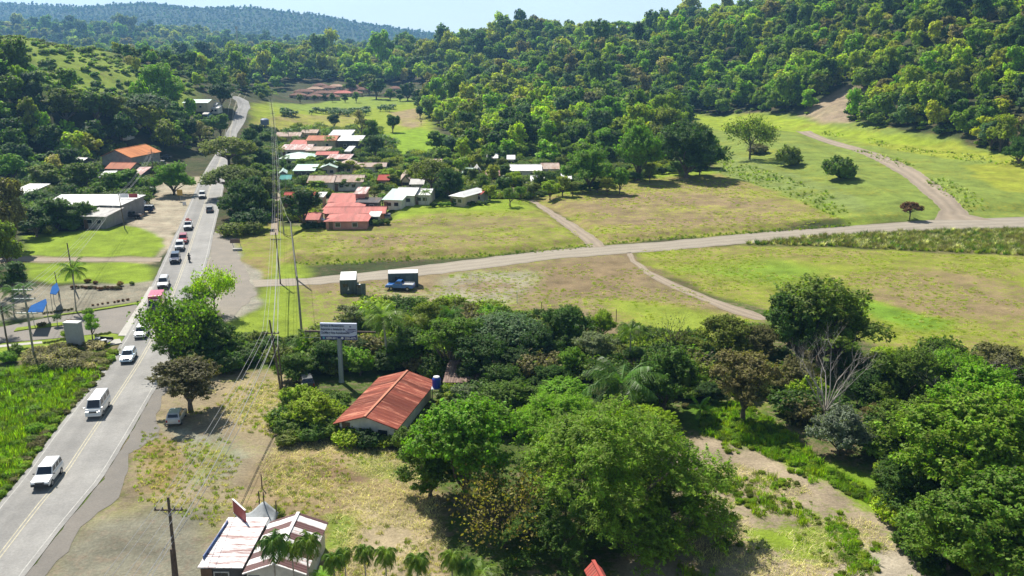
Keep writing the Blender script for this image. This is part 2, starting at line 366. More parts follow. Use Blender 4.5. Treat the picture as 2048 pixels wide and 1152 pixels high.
HILLZ = [   # open grassy slopes on the hills, outlined in photo pixels and dropped on the terrain
    ([(-40, 68), (0, 71), (60, 80), (140, 94), (230, 120), (300, 138), (380, 160), (400, 215), (340, 232), (250, 228), (170, 215), (105, 165), (50, 122), (0, 112)], hillg, (.24, .22, .08), .35, 8),
    ([(-40, 125), (0, 124), (60, 128), (100, 152), (135, 190), (90, 186), (40, 150), (0, 150)], (.14, .22, .03), hillg, .3, 5),
    ([(835, 135), (865, 120), (885, 116), (880, 128), (840, 138)], (.2, .24, .05), (.30, .2, .13), .5, 4),
    ([(1060, 33), (1160, 36), (1330, 22), (1460, 2), (1560, -8), (1500, 12), (1300, 32), (1100, 42)], (.15, .19, .06), (.2, .19, .08), .4, 8),
    ([(640, 100), (670, 105), (675, 120), (650, 112)], (.2, .2, .08), (.28, .2, .12), .6, 5),
]
az = np.concatenate([np.linspace(-180, -44, 50)[:-1], np.linspace(-44, -31, 60)[:-1], np.linspace(-31, 31, 560), np.linspace(31, 44, 60)[1:], np.linspace(44, 180, 50)[1:]])
rr = np.concatenate([[0.5, 8, 18, 28, 36, 42], np.exp(np.linspace(math.log(46), math.log(900), 560)), np.exp(np.linspace(math.log(905), math.log(4820), 150))])
A, RRr = np.meshgrid(np.radians(az), rr)
GX, GY = RRr * np.sin(A), RRr * np.cos(A)
GZ = HF(GX.ravel(), GY.ravel()).reshape(GX.shape)
gx, gy = GX.ravel(), GY.ravel()
wx = gx + (fbm(gx, gy, 9, 3, 50) - .5) * 5; wy = gy + (fbm(gx, gy, 9, 3, 60) - .5) * 5
cA = np.tile(np.array(woods), (gx.size, 1)); cB = np.tile(np.array(woodsd), (gx.size, 1)); dr = np.full(gx.size, .5)
HMASK = np.zeros(gx.size)
def apply_zone(P, ca, cb, d, soft):
    P = np.array(P); m = (gx > P[:, 0].min() - 10) & (gx < P[:, 0].max() + 10) & (gy > P[:, 1].min() - 10) & (gy < P[:, 1].max() + 10)
    if not m.any(): return
    w = sstep(-soft, soft, poly_sd(P, wx[m], wy[m]))
    for arr, c in ((cA, ca), (cB, cb)): arr[m] = arr[m] * (1 - w[:, None]) + np.array(c) * w[:, None]
    dr[m] = dr[m] * (1 - w) + d * w; HMASK[m] = np.maximum(HMASK[m], w)
for p, ca, cb, d, s in ZONES: apply_zone(PXT(p) if min(q[1] for q in p) < 330 else PXW(p), ca, cb, d, s)
HILLP = []
for p, ca, cb, d, s in HILLZ:
    q = []
    for x, y in p:
        t = T(x, y)
        while t is None: y += 3; t = T(x, y)
        q.append((t.x, t.y))
    HILLP.append(np.array(q)); apply_zone(q, ca, cb, d, s)
cA = cA * np.array((.93, .96, .85)); cB = cB * np.array((.84, .84, .78))
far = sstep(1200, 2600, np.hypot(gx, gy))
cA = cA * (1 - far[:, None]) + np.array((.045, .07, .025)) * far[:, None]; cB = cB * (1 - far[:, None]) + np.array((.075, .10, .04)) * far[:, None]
nr, na = GX.shape
idx = np.arange(nr * na).reshape(nr, na)
quads = np.stack([idx[:-1, :-1], idx[:-1, 1:], idx[1:, 1:], idx[1:, :-1]], -1).reshape(-1, 4)
quads = quads[:, ::-1]

gm, nt, o = new_mat('ground'); L = nt.links.new
geo = N(nt, 'NewGeometry')
a1 = N(nt, 'Attribute', attribute_name='cA'); a2 = N(nt, 'Attribute', attribute_name='cB'); a3 = N(nt, 'Attribute', attribute_name='dry')
n1 = N(nt, 'TexNoise', Scale=.055, Detail=7.0, Roughness=.68); n2 = N(nt, 'TexNoise', Scale=.9, Detail=5.0, Roughness=.75); n3 = N(nt, 'TexNoise', Scale=.2, Detail=4.0, Roughness=.7)
mpg = N(nt, 'Mapping'); mpg.inputs['Scale'].default_value = (.55, 1.25, 1)
mpg.inputs['Rotation'].default_value = (0, 0, R(12))
L(geo.outputs['Position'], mpg.inputs[0])
L(mpg.outputs[0], n1.inputs['Vector']); L(geo.outputs['Position'], n2.inputs['Vector']); L(geo.outputs['Position'], n3.inputs['Vector'])
ad = N(nt, 'Math', operation='ADD'); L(n1.outputs['Fac'], ad.inputs[0]); L(a3.outputs['Fac'], ad.inputs[1])
w2 = N(nt, 'MapRange'); w2.inputs['To Min'].default_value = -.26; w2.inputs['To Max'].default_value = .26; w2.inputs['From Min'].default_value = .3; w2.inputs['From Max'].default_value = .7
L(n2.outputs['Fac'], w2.inputs[0])
ad2 = N(nt, 'Math', operation='ADD'); L(ad.outputs[0], ad2.inputs[0]); L(w2.outputs[0], ad2.inputs[1])
ss = N(nt, 'MapRange', interpolation_type='SMOOTHSTEP'); ss.inputs['From Min'].default_value = .90; ss.inputs['From Max'].default_value = 1.17
L(ad2.outputs[0], ss.inputs[0])
mixc = N(nt, 'MixRGB'); L(ss.outputs[0], mixc.inputs['Fac']); L(a1.outputs['Color'], mixc.inputs['Color1']); L(a2.outputs['Color'], mixc.inputs['Color2'])
br = N(nt, 'MapRange'); br.inputs['From Min'].default_value = .25; br.inputs['From Max'].default_value = .75; br.inputs['To Min'].default_value = .58; br.inputs['To Max'].default_value = 1.42
L(n3.outputs['Fac'], br.inputs[0])
br2 = N(nt, 'MapRange'); br2.inputs['From Min'].default_value = .25; br2.inputs['From Max'].default_value = .75; br2.inputs['To Min'].default_value = .72; br2.inputs['To Max'].default_value = 1.28
n4 = N(nt, 'TexNoise', Scale=3.2, Detail=4.0, Roughness=.8); L(geo.outputs['Position'], n4.inputs['Vector']); L(n4.outputs['Fac'], br2.inputs[0])
mm = N(nt, 'Math', operation='MULTIPLY'); L(br.outputs[0], mm.inputs[0]); L(br2.outputs[0], mm.inputs[1])
sc = N(nt, 'VectorMath', operation='SCALE'); L(mixc.outputs[0], sc.inputs[0]); L(mm.outputs[0], sc.inputs['Scale'])
pb = N(nt, 'BsdfPrincipled', Roughness=.95); pb.inputs['Specular IOR Level'].default_value = .1
bp = N(nt, 'Bump', Strength=.55, Distance=.35); L(n4.outputs['Fac'], bp.inputs['Height']); L(bp.outputs[0], pb.inputs['Normal'])
L(sc.outputs[0], pb.inputs['Base Color']); L(pb.outputs[0], o.inputs[0])
gme = mesh_np('ground', np.stack([gx, gy, GZ.ravel()], 1), quads, [gm], True, {'cA': cA, 'cB': cB, 'dry': dr})
tag(link('ground', gme), kind='structure')

# ------------------------------------------------------------------ sealed and gravel surfaces
def surf_mat(name, c1, c2, scale=.6, lines=None, contrast=.5, fine=6.0):
    m, nt, o = new_mat(name); L = nt.links.new
    g = N(nt, 'NewGeometry'); a = N(nt, 'TexNoise', Scale=scale, Detail=6.0, Roughness=.7); b = N(nt, 'TexNoise', Scale=fine, Detail=4.0, Roughness=.8)
    at = N(nt, 'Attribute', attribute_name='lat')
    L(g.outputs['Position'], a.inputs['Vector']); L(g.outputs['Position'], b.inputs['Vector'])
    mr = N(nt, 'MapRange'); mr.inputs['From Min'].default_value = .5 - contrast / 2; mr.inputs['From Max'].default_value = .5 + contrast / 2
    L(a.outputs['Fac'], mr.inputs[0])
    mc = N(nt, 'MixRGB'); mc.inputs['Color1'].default_value = (*c1, 1); mc.inputs['Color2'].default_value = (*c2, 1); L(mr.outputs[0], mc.inputs['Fac'])
    f = N(nt, 'MapRange'); f.inputs['From Min'].default_value = .25; f.inputs['From Max'].default_value = .75; f.inputs['To Min'].default_value = .8; f.inputs['To Max'].default_value = 1.2
    L(b.outputs['Fac'], f.inputs[0])
    # wheel tracks polished a little darker across the width
    cr = N(nt, 'ValToRGB'); L(at.outputs['Fac'], cr.inputs[0])
    e = cr.color_ramp.elements; e[0].position = 0; e[0].color = (1, 1, 1, 1); e[1].position = 1; e[1].color = (1, 1, 1, 1)
    for p, v in (lines or []):
        k = e.new(p); k.color = (v, v, v, 1)
    m1 = N(nt, 'Math', operation='MULTIPLY'); L(f.outputs[0], m1.inputs[0]); L(cr.outputs[0], m1.inputs[1])
    s = N(nt, 'VectorMath', operation='SCALE'); L(mc.outputs[0], s.inputs[0]); L(m1.outputs[0], s.inputs['Scale'])
    p = N(nt, 'BsdfPrincipled', Roughness=.85); p.inputs['Specular IOR Level'].default_value = .25
    bp = N(nt, 'Bump', Strength=.3, Distance=.03); L(b.outputs['Fac'], bp.inputs['Height']); L(bp.outputs[0], p.inputs['Normal'])
    L(s.outputs[0], p.inputs['Base Color']); L(p.outputs[0], o.inputs[0]); return m
M_ASPH = surf_mat('asphalt', (.19, .185, .175), (.31, .30, .28), .16, [(.06, 1.04), (.12, .86), (.2, .93), (.3, .8), (.42, .84), (.5, 1.0), (.6, 1.08), (.7, .98), (.85, 1.06), (.95, 1.0)], .5, 4)
M_ASPH2 = surf_mat('old_asphalt', (.14, .13, .115), (.20, .18, .155), .25, None, .5, 5)
M_LANE = surf_mat('entrance_asphalt', (.17, .155, .135), (.23, .205, .175), .3, None, .5, 5)
M_GRAV = surf_mat('track_gravel', (.25, .215, .165), (.31, .27, .21), .2, [(.05, .85), (.2, 1.1), (.35, .92), (.5, 1.08), (.65, .9), (.8, 1.08), (.95, .85)], .4, 5)
M_DIRT = surf_mat('track_dirt', (.24, .19, .135), (.30, .245, .18), .25, [(.1, .85), (.3, 1.12), (.5, .85), (.7, 1.12), (.9, .85)], .4, 5)
M_APR = surf_mat('apron_gravel', (.17, .155, .13), (.26, .225, .18), .3, None, .5, 5)
M_CONC = surf_mat('concrete', (.36, .34, .30), (.44, .42, .38), .5, None, .5, 5)
rs = random.Random(4)
def strip(name, Lp, Rp, mat, z, step=3.0, jit=.0, nlat=8, kind='structure'):
    """sheet between a left and a right edge given in photo pixels, draped z above the terrain"""
    def dens(pts):
        w = [TG(*p) if p[1] < 520 else G(*p) for p in pts]; d = [0]
        for a, b in zip(w, w[1:]): d.append(d[-1] + (b - a).length)
        return w, d
    lw, ld = dens(Lp); rw, rd = dens(Rp); n = max(4, int(max(ld[-1], rd[-1]) / step))
    def at(w, d, t):
        s = t * d[-1]; k = 0
        while k < len(d) - 2 and d[k + 1] < s: k += 1
        return w[k].lerp(w[k + 1], (s - d[k]) / (d[k + 1] - d[k] + 1e-9))
    X, Y, lat = [], [], []
    for i in range(n + 1):
        a, b = at(lw, ld, i / n), at(rw, rd, i / n); ja, jb = rs.uniform(-jit, jit), rs.uniform(-jit, jit); u = (b - a).normalized()
        a, b = a + u * ja, b + u * jb
        for k in range(nlat + 1):
            p = a.lerp(b, k / nlat); X.append(p.x); Y.append(p.y); lat.append(k / nlat)
    X, Y = np.array(X), np.array(Y); Z = HF(X, Y) + z
    I = np.arange((n + 1) * (nlat + 1)).reshape(n + 1, nlat + 1)
    q = np.stack([I[:-1, :-1], I[:-1, 1:], I[1:, 1:], I[1:, :-1]], -1).reshape(-1, 4)
    me = mesh_np(name, np.stack([X, Y, Z], 1), q, [mat], True, {'lat': np.array(lat)})
    o = link(name, me)
    if kind: o['kind'] = kind
    return o
ROADL = [(-330, 1400), (-110, 1150), (0, 1005), (43, 955), (95, 882), (132, 835), (172, 784), (215, 728), (250, 674), (278, 625), (302, 574), (325, 525), (345, 480), (362, 445), (382, 400), (394, 372), (405, 350), (420, 325), (436, 300), (452, 266), (468, 234), (476, 215), (474, 203), (462, 195)]
ROADR = [(-110, 1400), (50, 1152), (140, 1036), (207, 956), (262, 864), (312, 778), (345, 716), (372, 660), (390, 610), (405, 560), (420, 505), (428, 463), (437, 425), (442, 405), (446, 385), (450, 362), (455, 335), (462, 305), (474, 268), (492, 238), (501, 216), (497, 203), (480, 194)]
def resample(P, n=40):
    w = [G(*p) for p in P]; d = [0]
    for a, b in zip(w, w[1:]): d.append(d[-1] + (b - a).length)
    out = []
    for i in range(n + 1):
        s = i / n * d[-1]; k = 0
        while k < len(d) - 2 and d[k + 1] < s: k += 1
        out.append(w[k].lerp(w[k + 1], (s - d[k]) / (d[k + 1] - d[k] + 1e-9)))
    return out
strip('road', ROADL, ROADR, M_ASPH, .060, 2.5, .05, 16)
rl, rrt = resample(ROADL, 160), resample(ROADR, 160)
ROADC = [(a + b) / 2 for a, b in zip(rl, rrt)]
def ribbon(name, pts, w, mat, z, nl=1):
    V, Q, lat = [], [], []
    for i, p in enumerate(pts):
        d = (pts[min(i + 1, len(pts) - 1)] - pts[max(i - 1, 0)]); d.z = 0; d.normalize(); s = Vector((d.y, -d.x, 0))
        for k in range(nl + 1):
            q = p + s * w * (k / nl - .5); V.append((q.x, q.y, H1(q.x, q.y) + z)); lat.append(k / nl)
    for i in range(len(pts) - 1):
        for k in range(nl): a = i * (nl + 1) + k; Q.append((a, a + 1, a + nl + 2, a + nl + 1))
    return tag(link(name, mesh_np(name, V, np.array(Q), [mat], False, {'lat': np.array(lat)})), kind='structure')
M_YEL = paint('worn_yellow_paint', (.44, .40, .28), .8, noise=.35, nscale=1.5)
M_WHT = paint('worn_white_paint', (.40, .39, .36), .8, noise=.3, nscale=1.5)
def off(pts, d):
    o = []
    for i, p in enumerate(pts):
        t = (pts[min(i + 1, len(pts) - 1)] - pts[max(i - 1, 0)]); t.z = 0; t.normalize(); o.append(p + Vector((t.y, -t.x, 0)) * d)
    return o
for dd in (-.17, .17): ribbon('road_marking', off(ROADC[:130], dd), .11, M_YEL, .068)
ribbon('road_marking', off(rrt[:130], -.5), .10, M_WHT, .068); ribbon('road_marking', off(rl[:130], .5), .09, M_WHT, .068)
# crumbling old asphalt along the right edge
strip('road_shoulder', [(-110, 1400), (50, 1152), (140, 1036), (207, 956), (262, 864), (312, 778), (330, 745)],
      [(-60, 1400), (88, 1152), (150, 1085), (160, 1052), (232, 1000), (250, 960), (262, 905), (322, 872), (314, 826), (328, 790), (345, 745)], M_ASPH2, .03, 1.5, .25, 6)
# gravel apron and lane beside the tree group
strip('gravel_apron', [(428, 463), (422, 505), (418, 550), (440, 600), (445, 640)], [(462, 478), (474, 505), (500, 560), (512, 590), (452, 645)], M_APR, .03, 2, .4, 6)
# main gravel track across the fields
strip('gravel_track', [(505, 560), (620, 556), (760, 542), (880, 527), (1000, 512), (1120, 499), (1200, 492), (1330, 483), (1500, 467), (1650, 456), (1850, 441), (2048, 434), (2500, 415)],
      [(510, 575), (620, 570), (760, 560), (880, 548), (1000, 533), (1120, 517), (1215, 510), (1330, 502), (1500, 486), (1650, 475), (1850, 461), (2048, 455), (2500, 440)], M_GRAV, .04, 2.5, .35, 10)
strip('dirt_track', [(1590, 262), (1640, 282), (1700, 300), (1760, 325), (1810, 355), (1850, 390), (1880, 420), (1870, 440)],
      [(1620, 262), (1690, 288), (1760, 308), (1830, 338), (1880, 372), (1920, 408), (1940, 430), (1990, 441)], M_DIRT, .05, 2, .3, 8)
strip('dirt_path', [(1253, 506), (1258, 520), (1290, 548), (1340, 575), (1400, 600), (1450, 622), (1510, 640)],
      [(1262, 505), (1270, 520), (1305, 545), (1360, 570), (1430, 598), (1490, 618), (1560, 640)], M_DIRT, .04, 2, .25, 5)
strip('dirt_path', [(1056, 400), (1090, 424), (1130, 455), (1165, 480), (1178, 496)], [(1066, 400), (1108, 424), (1152, 450), (1188, 472), (1212, 494)], M_DIRT, .06, 2, .3, 6)
strip('gravel_lane', [(-200, 514), (50, 515), (160, 517), (300, 517), (325, 514)], [(-200, 522), (50, 523), (160, 523), (300, 524), (320, 524)], M_DIRT, .03, 2, .25, 4)
strip('village_lane', [(540, 470), (546, 420), (552, 370), (556, 330), (556, 290)], [(556, 470), (558, 420), (561, 370), (562, 330), (561, 290)], M_DIRT, .03, 3, .2, 3)
# the neighbourhood entrance on the left with its planted median
strip('entrance_road', [(-200, 680), (0, 655), (87, 637), (187, 624), (278, 609)], [(-200, 708), (0, 686), (109, 677), (222, 665), (252, 671)], M_LANE, .03, 2, .02, 6)
def slab(name, px, z0, z1, mat, kind='structure', bevel=0):
    w = [G(*p) for p in px]; mb = MB(); mb.prism([(p.x, p.y) for p in w], z0, z1, axis='z'); o = mb.build(name, mat, None, bevel)
    if kind: o['kind'] = kind
    return o
M_LAWN = paint('lawn', (.20, .27, .03), .95, noise=.35, nscale=1.2, spec=.1)
slab('median', [(28, 664), (34, 657), (132, 645), (138, 650), (60, 659)], 0.0, .16, M_LAWN)
slab('lawn_verge', [(-100, 690), (0, 688), (109, 680), (222, 668), (236, 671), (236, 688), (215, 695), (110, 705), (0, 712), (-100, 720)], 0.0, .10, M_LAWN)
slab('lawn_verge', [(88, 634), (190, 619), (283, 604), (278, 608), (187, 622), (87, 635)], 0.0, .12, M_LAWN)
slab('kerb', [(236, 672), (252, 672), (300, 588), (306, 574), (299, 574), (280, 606)], 0.0, .07, M_CONC)
slab('path', [(-60, 697), (84, 684), (85, 688), (-60, 702)], 0.0, .13, M_CONC)
slab('footbridge_slab', [(222, 682), (240, 680), (244, 688), (220, 692)], .0, .2, M_CONC)
# ------------------------------------------------------------------ buildings
def roof_mat(name, col, stain=(.2, .1, .06), amt=.3, axis=0, pitch=3.0, rough=.45, metal=0, bands=0, bandc=(.1, .05, .05), scale=.5, spec=.5, vary=(.86, 1.06)):
    """sheet roof: ribs running down the slope, stains and worn patches; bands = painted stripes across"""
    m, nt, o = new_mat(name); L = nt.links.new
    t = N(nt, 'TexCoord'); sp = N(nt, 'SeparateXYZ'); L(t.outputs['Object'], sp.inputs[0]); c = sp.outputs[axis]
    mpn = N(nt, 'Mapping'); mpn.inputs['Scale'].default_value = (2.2, .35, .35) if axis == 0 else (.35, 2.2, .35); L(t.outputs['Object'], mpn.inputs[0])
    n = N(nt, 'TexNoise', Scale=scale, Detail=6.0, Roughness=.75); L(mpn.outputs[0], n.inputs['Vector'])
    mr = N(nt, 'MapRange', interpolation_type='SMOOTHSTEP'); mr.inputs['From Min'].default_value = .68 - amt * .55; mr.inputs['From Max'].default_value = .80 - amt * .45; L(n.outputs['Fac'], mr.inputs[0])
    mc = N(nt, 'MixRGB'); mc.inputs['Color1'].default_value = (*col, 1); mc.inputs['Color2'].default_value = (*stain, 1); L(mr.outputs[0], mc.inputs['Fac']); res = mc.outputs[0]
    if bands:
        n2 = N(nt, 'TexNoise', Scale=1.6, Detail=3.0); L(t.outputs['Object'], n2.inputs['Vector'])
        a = N(nt, 'Math', operation='MULTIPLY_ADD'); a.inputs[1].default_value = .22; L(n2.outputs['Fac'], a.inputs[0]); L(c, a.inputs[2])
        s = N(nt, 'Math', operation='MULTIPLY'); s.inputs[1].default_value = 2 * math.pi / bands; L(a.outputs[0], s.inputs[0])
        si = N(nt, 'Math', operation='SINE'); L(s.outputs[0], si.inputs[0]); g = N(nt, 'Math', operation='GREATER_THAN'); g.inputs[1].default_value = -.05; L(si.outputs[0], g.inputs[0])
        mb_ = N(nt, 'MixRGB'); mb_.inputs['Color2'].default_value = (*bandc, 1); L(g.outputs[0], mb_.inputs['Fac']); L(res, mb_.inputs['Color1']); res = mb_.outputs[0]
    w = N(nt, 'Math', operation='MULTIPLY'); w.inputs[1].default_value = 2 * math.pi * pitch; L(c, w.inputs[0]); sn = N(nt, 'Math', operation='SINE'); L(w.outputs[0], sn.inputs[0])
    # sheets laid side by side weather differently
    fl = N(nt, 'Math', operation='FLOOR'); dv = N(nt, 'Math', operation='MULTIPLY'); dv.inputs[1].default_value = 1.05; L(c, dv.inputs[0]); L(dv.outputs[0], fl.inputs[0])
    wn = N(nt, 'TexWhiteNoise', noise_dimensions='1D'); L(fl.outputs[0], wn.inputs['W']); v = N(nt, 'MapRange'); v.inputs['To Min'].default_value = vary[0]; v.inputs['To Max'].default_value = vary[1]; L(wn.outputs['Value'], v.inputs[0])
    sc = N(nt, 'VectorMath', operation='SCALE'); L(res, sc.inputs[0]); L(v.outputs[0], sc.inputs['Scale'])
    b = N(nt, 'Bump', Strength=.6, Distance=.03); L(sn.outputs[0], b.inputs['Height'])
    p = N(nt, 'BsdfPrincipled', Roughness=rough, Metallic=metal); p.inputs['Specular IOR Level'].default_value = spec; L(sc.outputs[0], p.inputs['Base Color']); L(b.outputs[0], p.inputs['Normal']); L(p.outputs[0], o.inputs[0])
    return m
_rm = {}; HFP = []
RC = {'white': ((.72, .71, .68), (.5, .42, .38), .18), 'grey': ((.42, .40, .37), (.25, .22, .2), .35), 'pink': ((.58, .22, .19), (.45, .2, .17), .35), 'red': ((.42, .09, .07), (.3, .1, .08), .35), 'terra': ((.52, .22, .14), (.4, .18, .12), .4),
      'beige': ((.50, .40, .34), (.38, .26, .2), .4), 'mint': ((.48, .64, .55), (.6, .6, .55), .3), 'rustw': ((.66, .6, .56), (.35, .13, .09), .55), 'teal': ((.12, .36, .33), (.2, .3, .28), .3), 'brownt': ((.25, .145, .11), (.17, .09, .07), .4),
      'orange': ((.60, .24, .10), (.44, .16, .07), .3), 'tanr': ((.46, .31, .22), (.45, .3, .22), .3), 'dark': ((.12, .115, .12), (.2, .15, .13), .3)}
def rmat(k, ax):
    if (k, ax) not in _rm:
        c, s, a = RC[k]; gl = k in ('white', 'rustw', 'mint', 'grey'); _rm[k, ax] = roof_mat('roof_' + k, c, s, a, ax, rough=.45 if gl else .85, spec=.5 if gl else .08)
    return _rm[k, ax]
WC = {'white': (.66, .63, .56), 'cream': (.55, .46, .32), 'grey': (.32, .31, .29), 'dark': (.10, .095, .09), 'green': (.22, .33, .2), 'terra': (.42, .2, .12), 'blue': (.12, .22, .4), 'pink': (.5, .25, .2), 'block': (.28, .27, .26)}
def wmat(k): return paint('wall_' + k, WC[k], .85, noise=.25, nscale=.7, spec=.2)
M_GLASS = paint('dark_glass', (.02, .025, .03), .12, noise=.1, spec=.8); M_FRAME = paint('white_frame', (.6, .58, .54), .5); M_DOOR = paint('timber_door', (.16, .09, .05), .6, noise=.3)
M_TRIM = paint('pale_trim', (.6, .5, .4), .6); M_STEEL = paint('galvanised_steel', (.42, .43, .44), .45, .6, noise=.2); M_WOOD = paint('pole_wood', (.13, .095, .07), .9, noise=.4, nscale=2)
def house(name, label, px, py, wpx, d, rz, eave, rise, style='gable', ridge='x', roof='white', wall='cream', cat='house', group=None, win=3, over=.45, h0=None, rmt=None):
    """px, py = centre of the roof in the photo at eave level; wpx = roof width in photo pixels; d = depth in metres"""
    if eave <= 3.4 and cat in ('house', 'row_house'): eave *= .85
    q = T(px, py, eave + rise * .4) or G(px, py, eave + rise * .4); gz = H1(q.x, q.y); w = wpx * (q.y * CP) / F
    t = thing(name, label, cat, (q.x, q.y, gz), rz, group); a, b = w / 2 - over, d / 2 - over; A2, B2 = w / 2, d / 2
    hw = MB(); hx = ridge == 'x'
    if style == 'gable':
        if hx: hw.prism([(-b, 0), (b, 0), (b, eave), (0, eave + rise * (b / B2)), (-b, eave)], -a, a, axis='x')
        else: hw.prism([(-a, 0), (a, 0), (a, eave), (0, eave + rise * (a / A2)), (-a, eave)], -b, b, axis='y')
    elif style == 'shed': hw.prism([(-b, 0), (b, 0), (b, eave + rise), (-b, eave)], -a, a, axis='x')
    else: hw.box((0, 0, eave / 2), (2 * a, 2 * b, eave))
    hw.build('wall', wmat(wall), t); r = MB(); T0 = .10
    def slab_(q4):
        up = [(x, y, z + T0) for x, y, z in q4]; n = len(q4)
        r.add(list(q4) + up, [tuple(range(n - 1, -1, -1)), tuple(range(n, 2 * n))] + [(i, (i + 1) % n, (i + 1) % n + n, i + n) for i in range(n)])
    e, k = eave + .012, eave + rise + .012
    if style == 'gable' and hx:
        slab_([(-A2, -B2, e), (A2, -B2, e), (A2, 0, k), (-A2, 0, k)]); slab_([(-A2, 0, k), (A2, 0, k), (A2, B2, e), (-A2, B2, e)])
    elif style == 'gable':
        slab_([(-A2, -B2, e), (0, -B2, k), (0, B2, k), (-A2, B2, e)]); slab_([(0, -B2, k), (A2, -B2, e), (A2, B2, e), (0, B2, k)])
    elif style == 'shed': slab_([(-A2, -B2, e), (A2, -B2, e), (A2, B2, k), (-A2, B2, k)])
    else:
        if A2 >= B2: r1, r2 = (-(A2 - B2), 0, k), ((A2 - B2), 0, k)
        else: r1, r2 = (0, -(B2 - A2), k), (0, (B2 - A2), k)
        c = [(-A2, -B2, e), (A2, -B2, e), (A2, B2, e), (-A2, B2, e)]
        if A2 >= B2: fs = [(c[0], c[1], r2, r1), (c[1], c[2], r2), (c[2], c[3], r1, r2), (c[3], c[0], r1)]
        else: fs = [(c[0], c[1], r1), (c[1], c[2], r2, r1), (c[2], c[3], r2), (c[3], c[0], r1, r2)]
        for f in fs: slab_(list(f))
    ro = r.build('roof', rmt or rmat(roof, 0 if (hx or style == 'shed') else 1), t)
    if style == 'gable':
        rc = MB(); rc.box((0, 0, k + .13), (2 * A2, .3, .06)) if hx else rc.box((0, 0, k + .13), (.3, 2 * B2, .06)); rc.build('ridge_cap', rmat(roof, 0), ro)
    for i in range(win):
        x = -a + 2 * a * (i + .7) / (win + .4); f = MB(); f.box((x, -b - .03, eave * .58), (1.3, .1, 1.1)); fo = f.build('window', M_FRAME, t)
        g = MB(); g.box((x, -b - .06, eave * .58), (1.1, .08, .9)); g.build('pane', M_GLASS, fo)
    dm = MB(); dm.box((-a + 2 * a * .12, -b - .03, 1.05), (.95, .1, 2.1)); dm.build('door', M_DOOR, t)
    HFP.append((q.x, q.y, A2, B2, rz)); return t
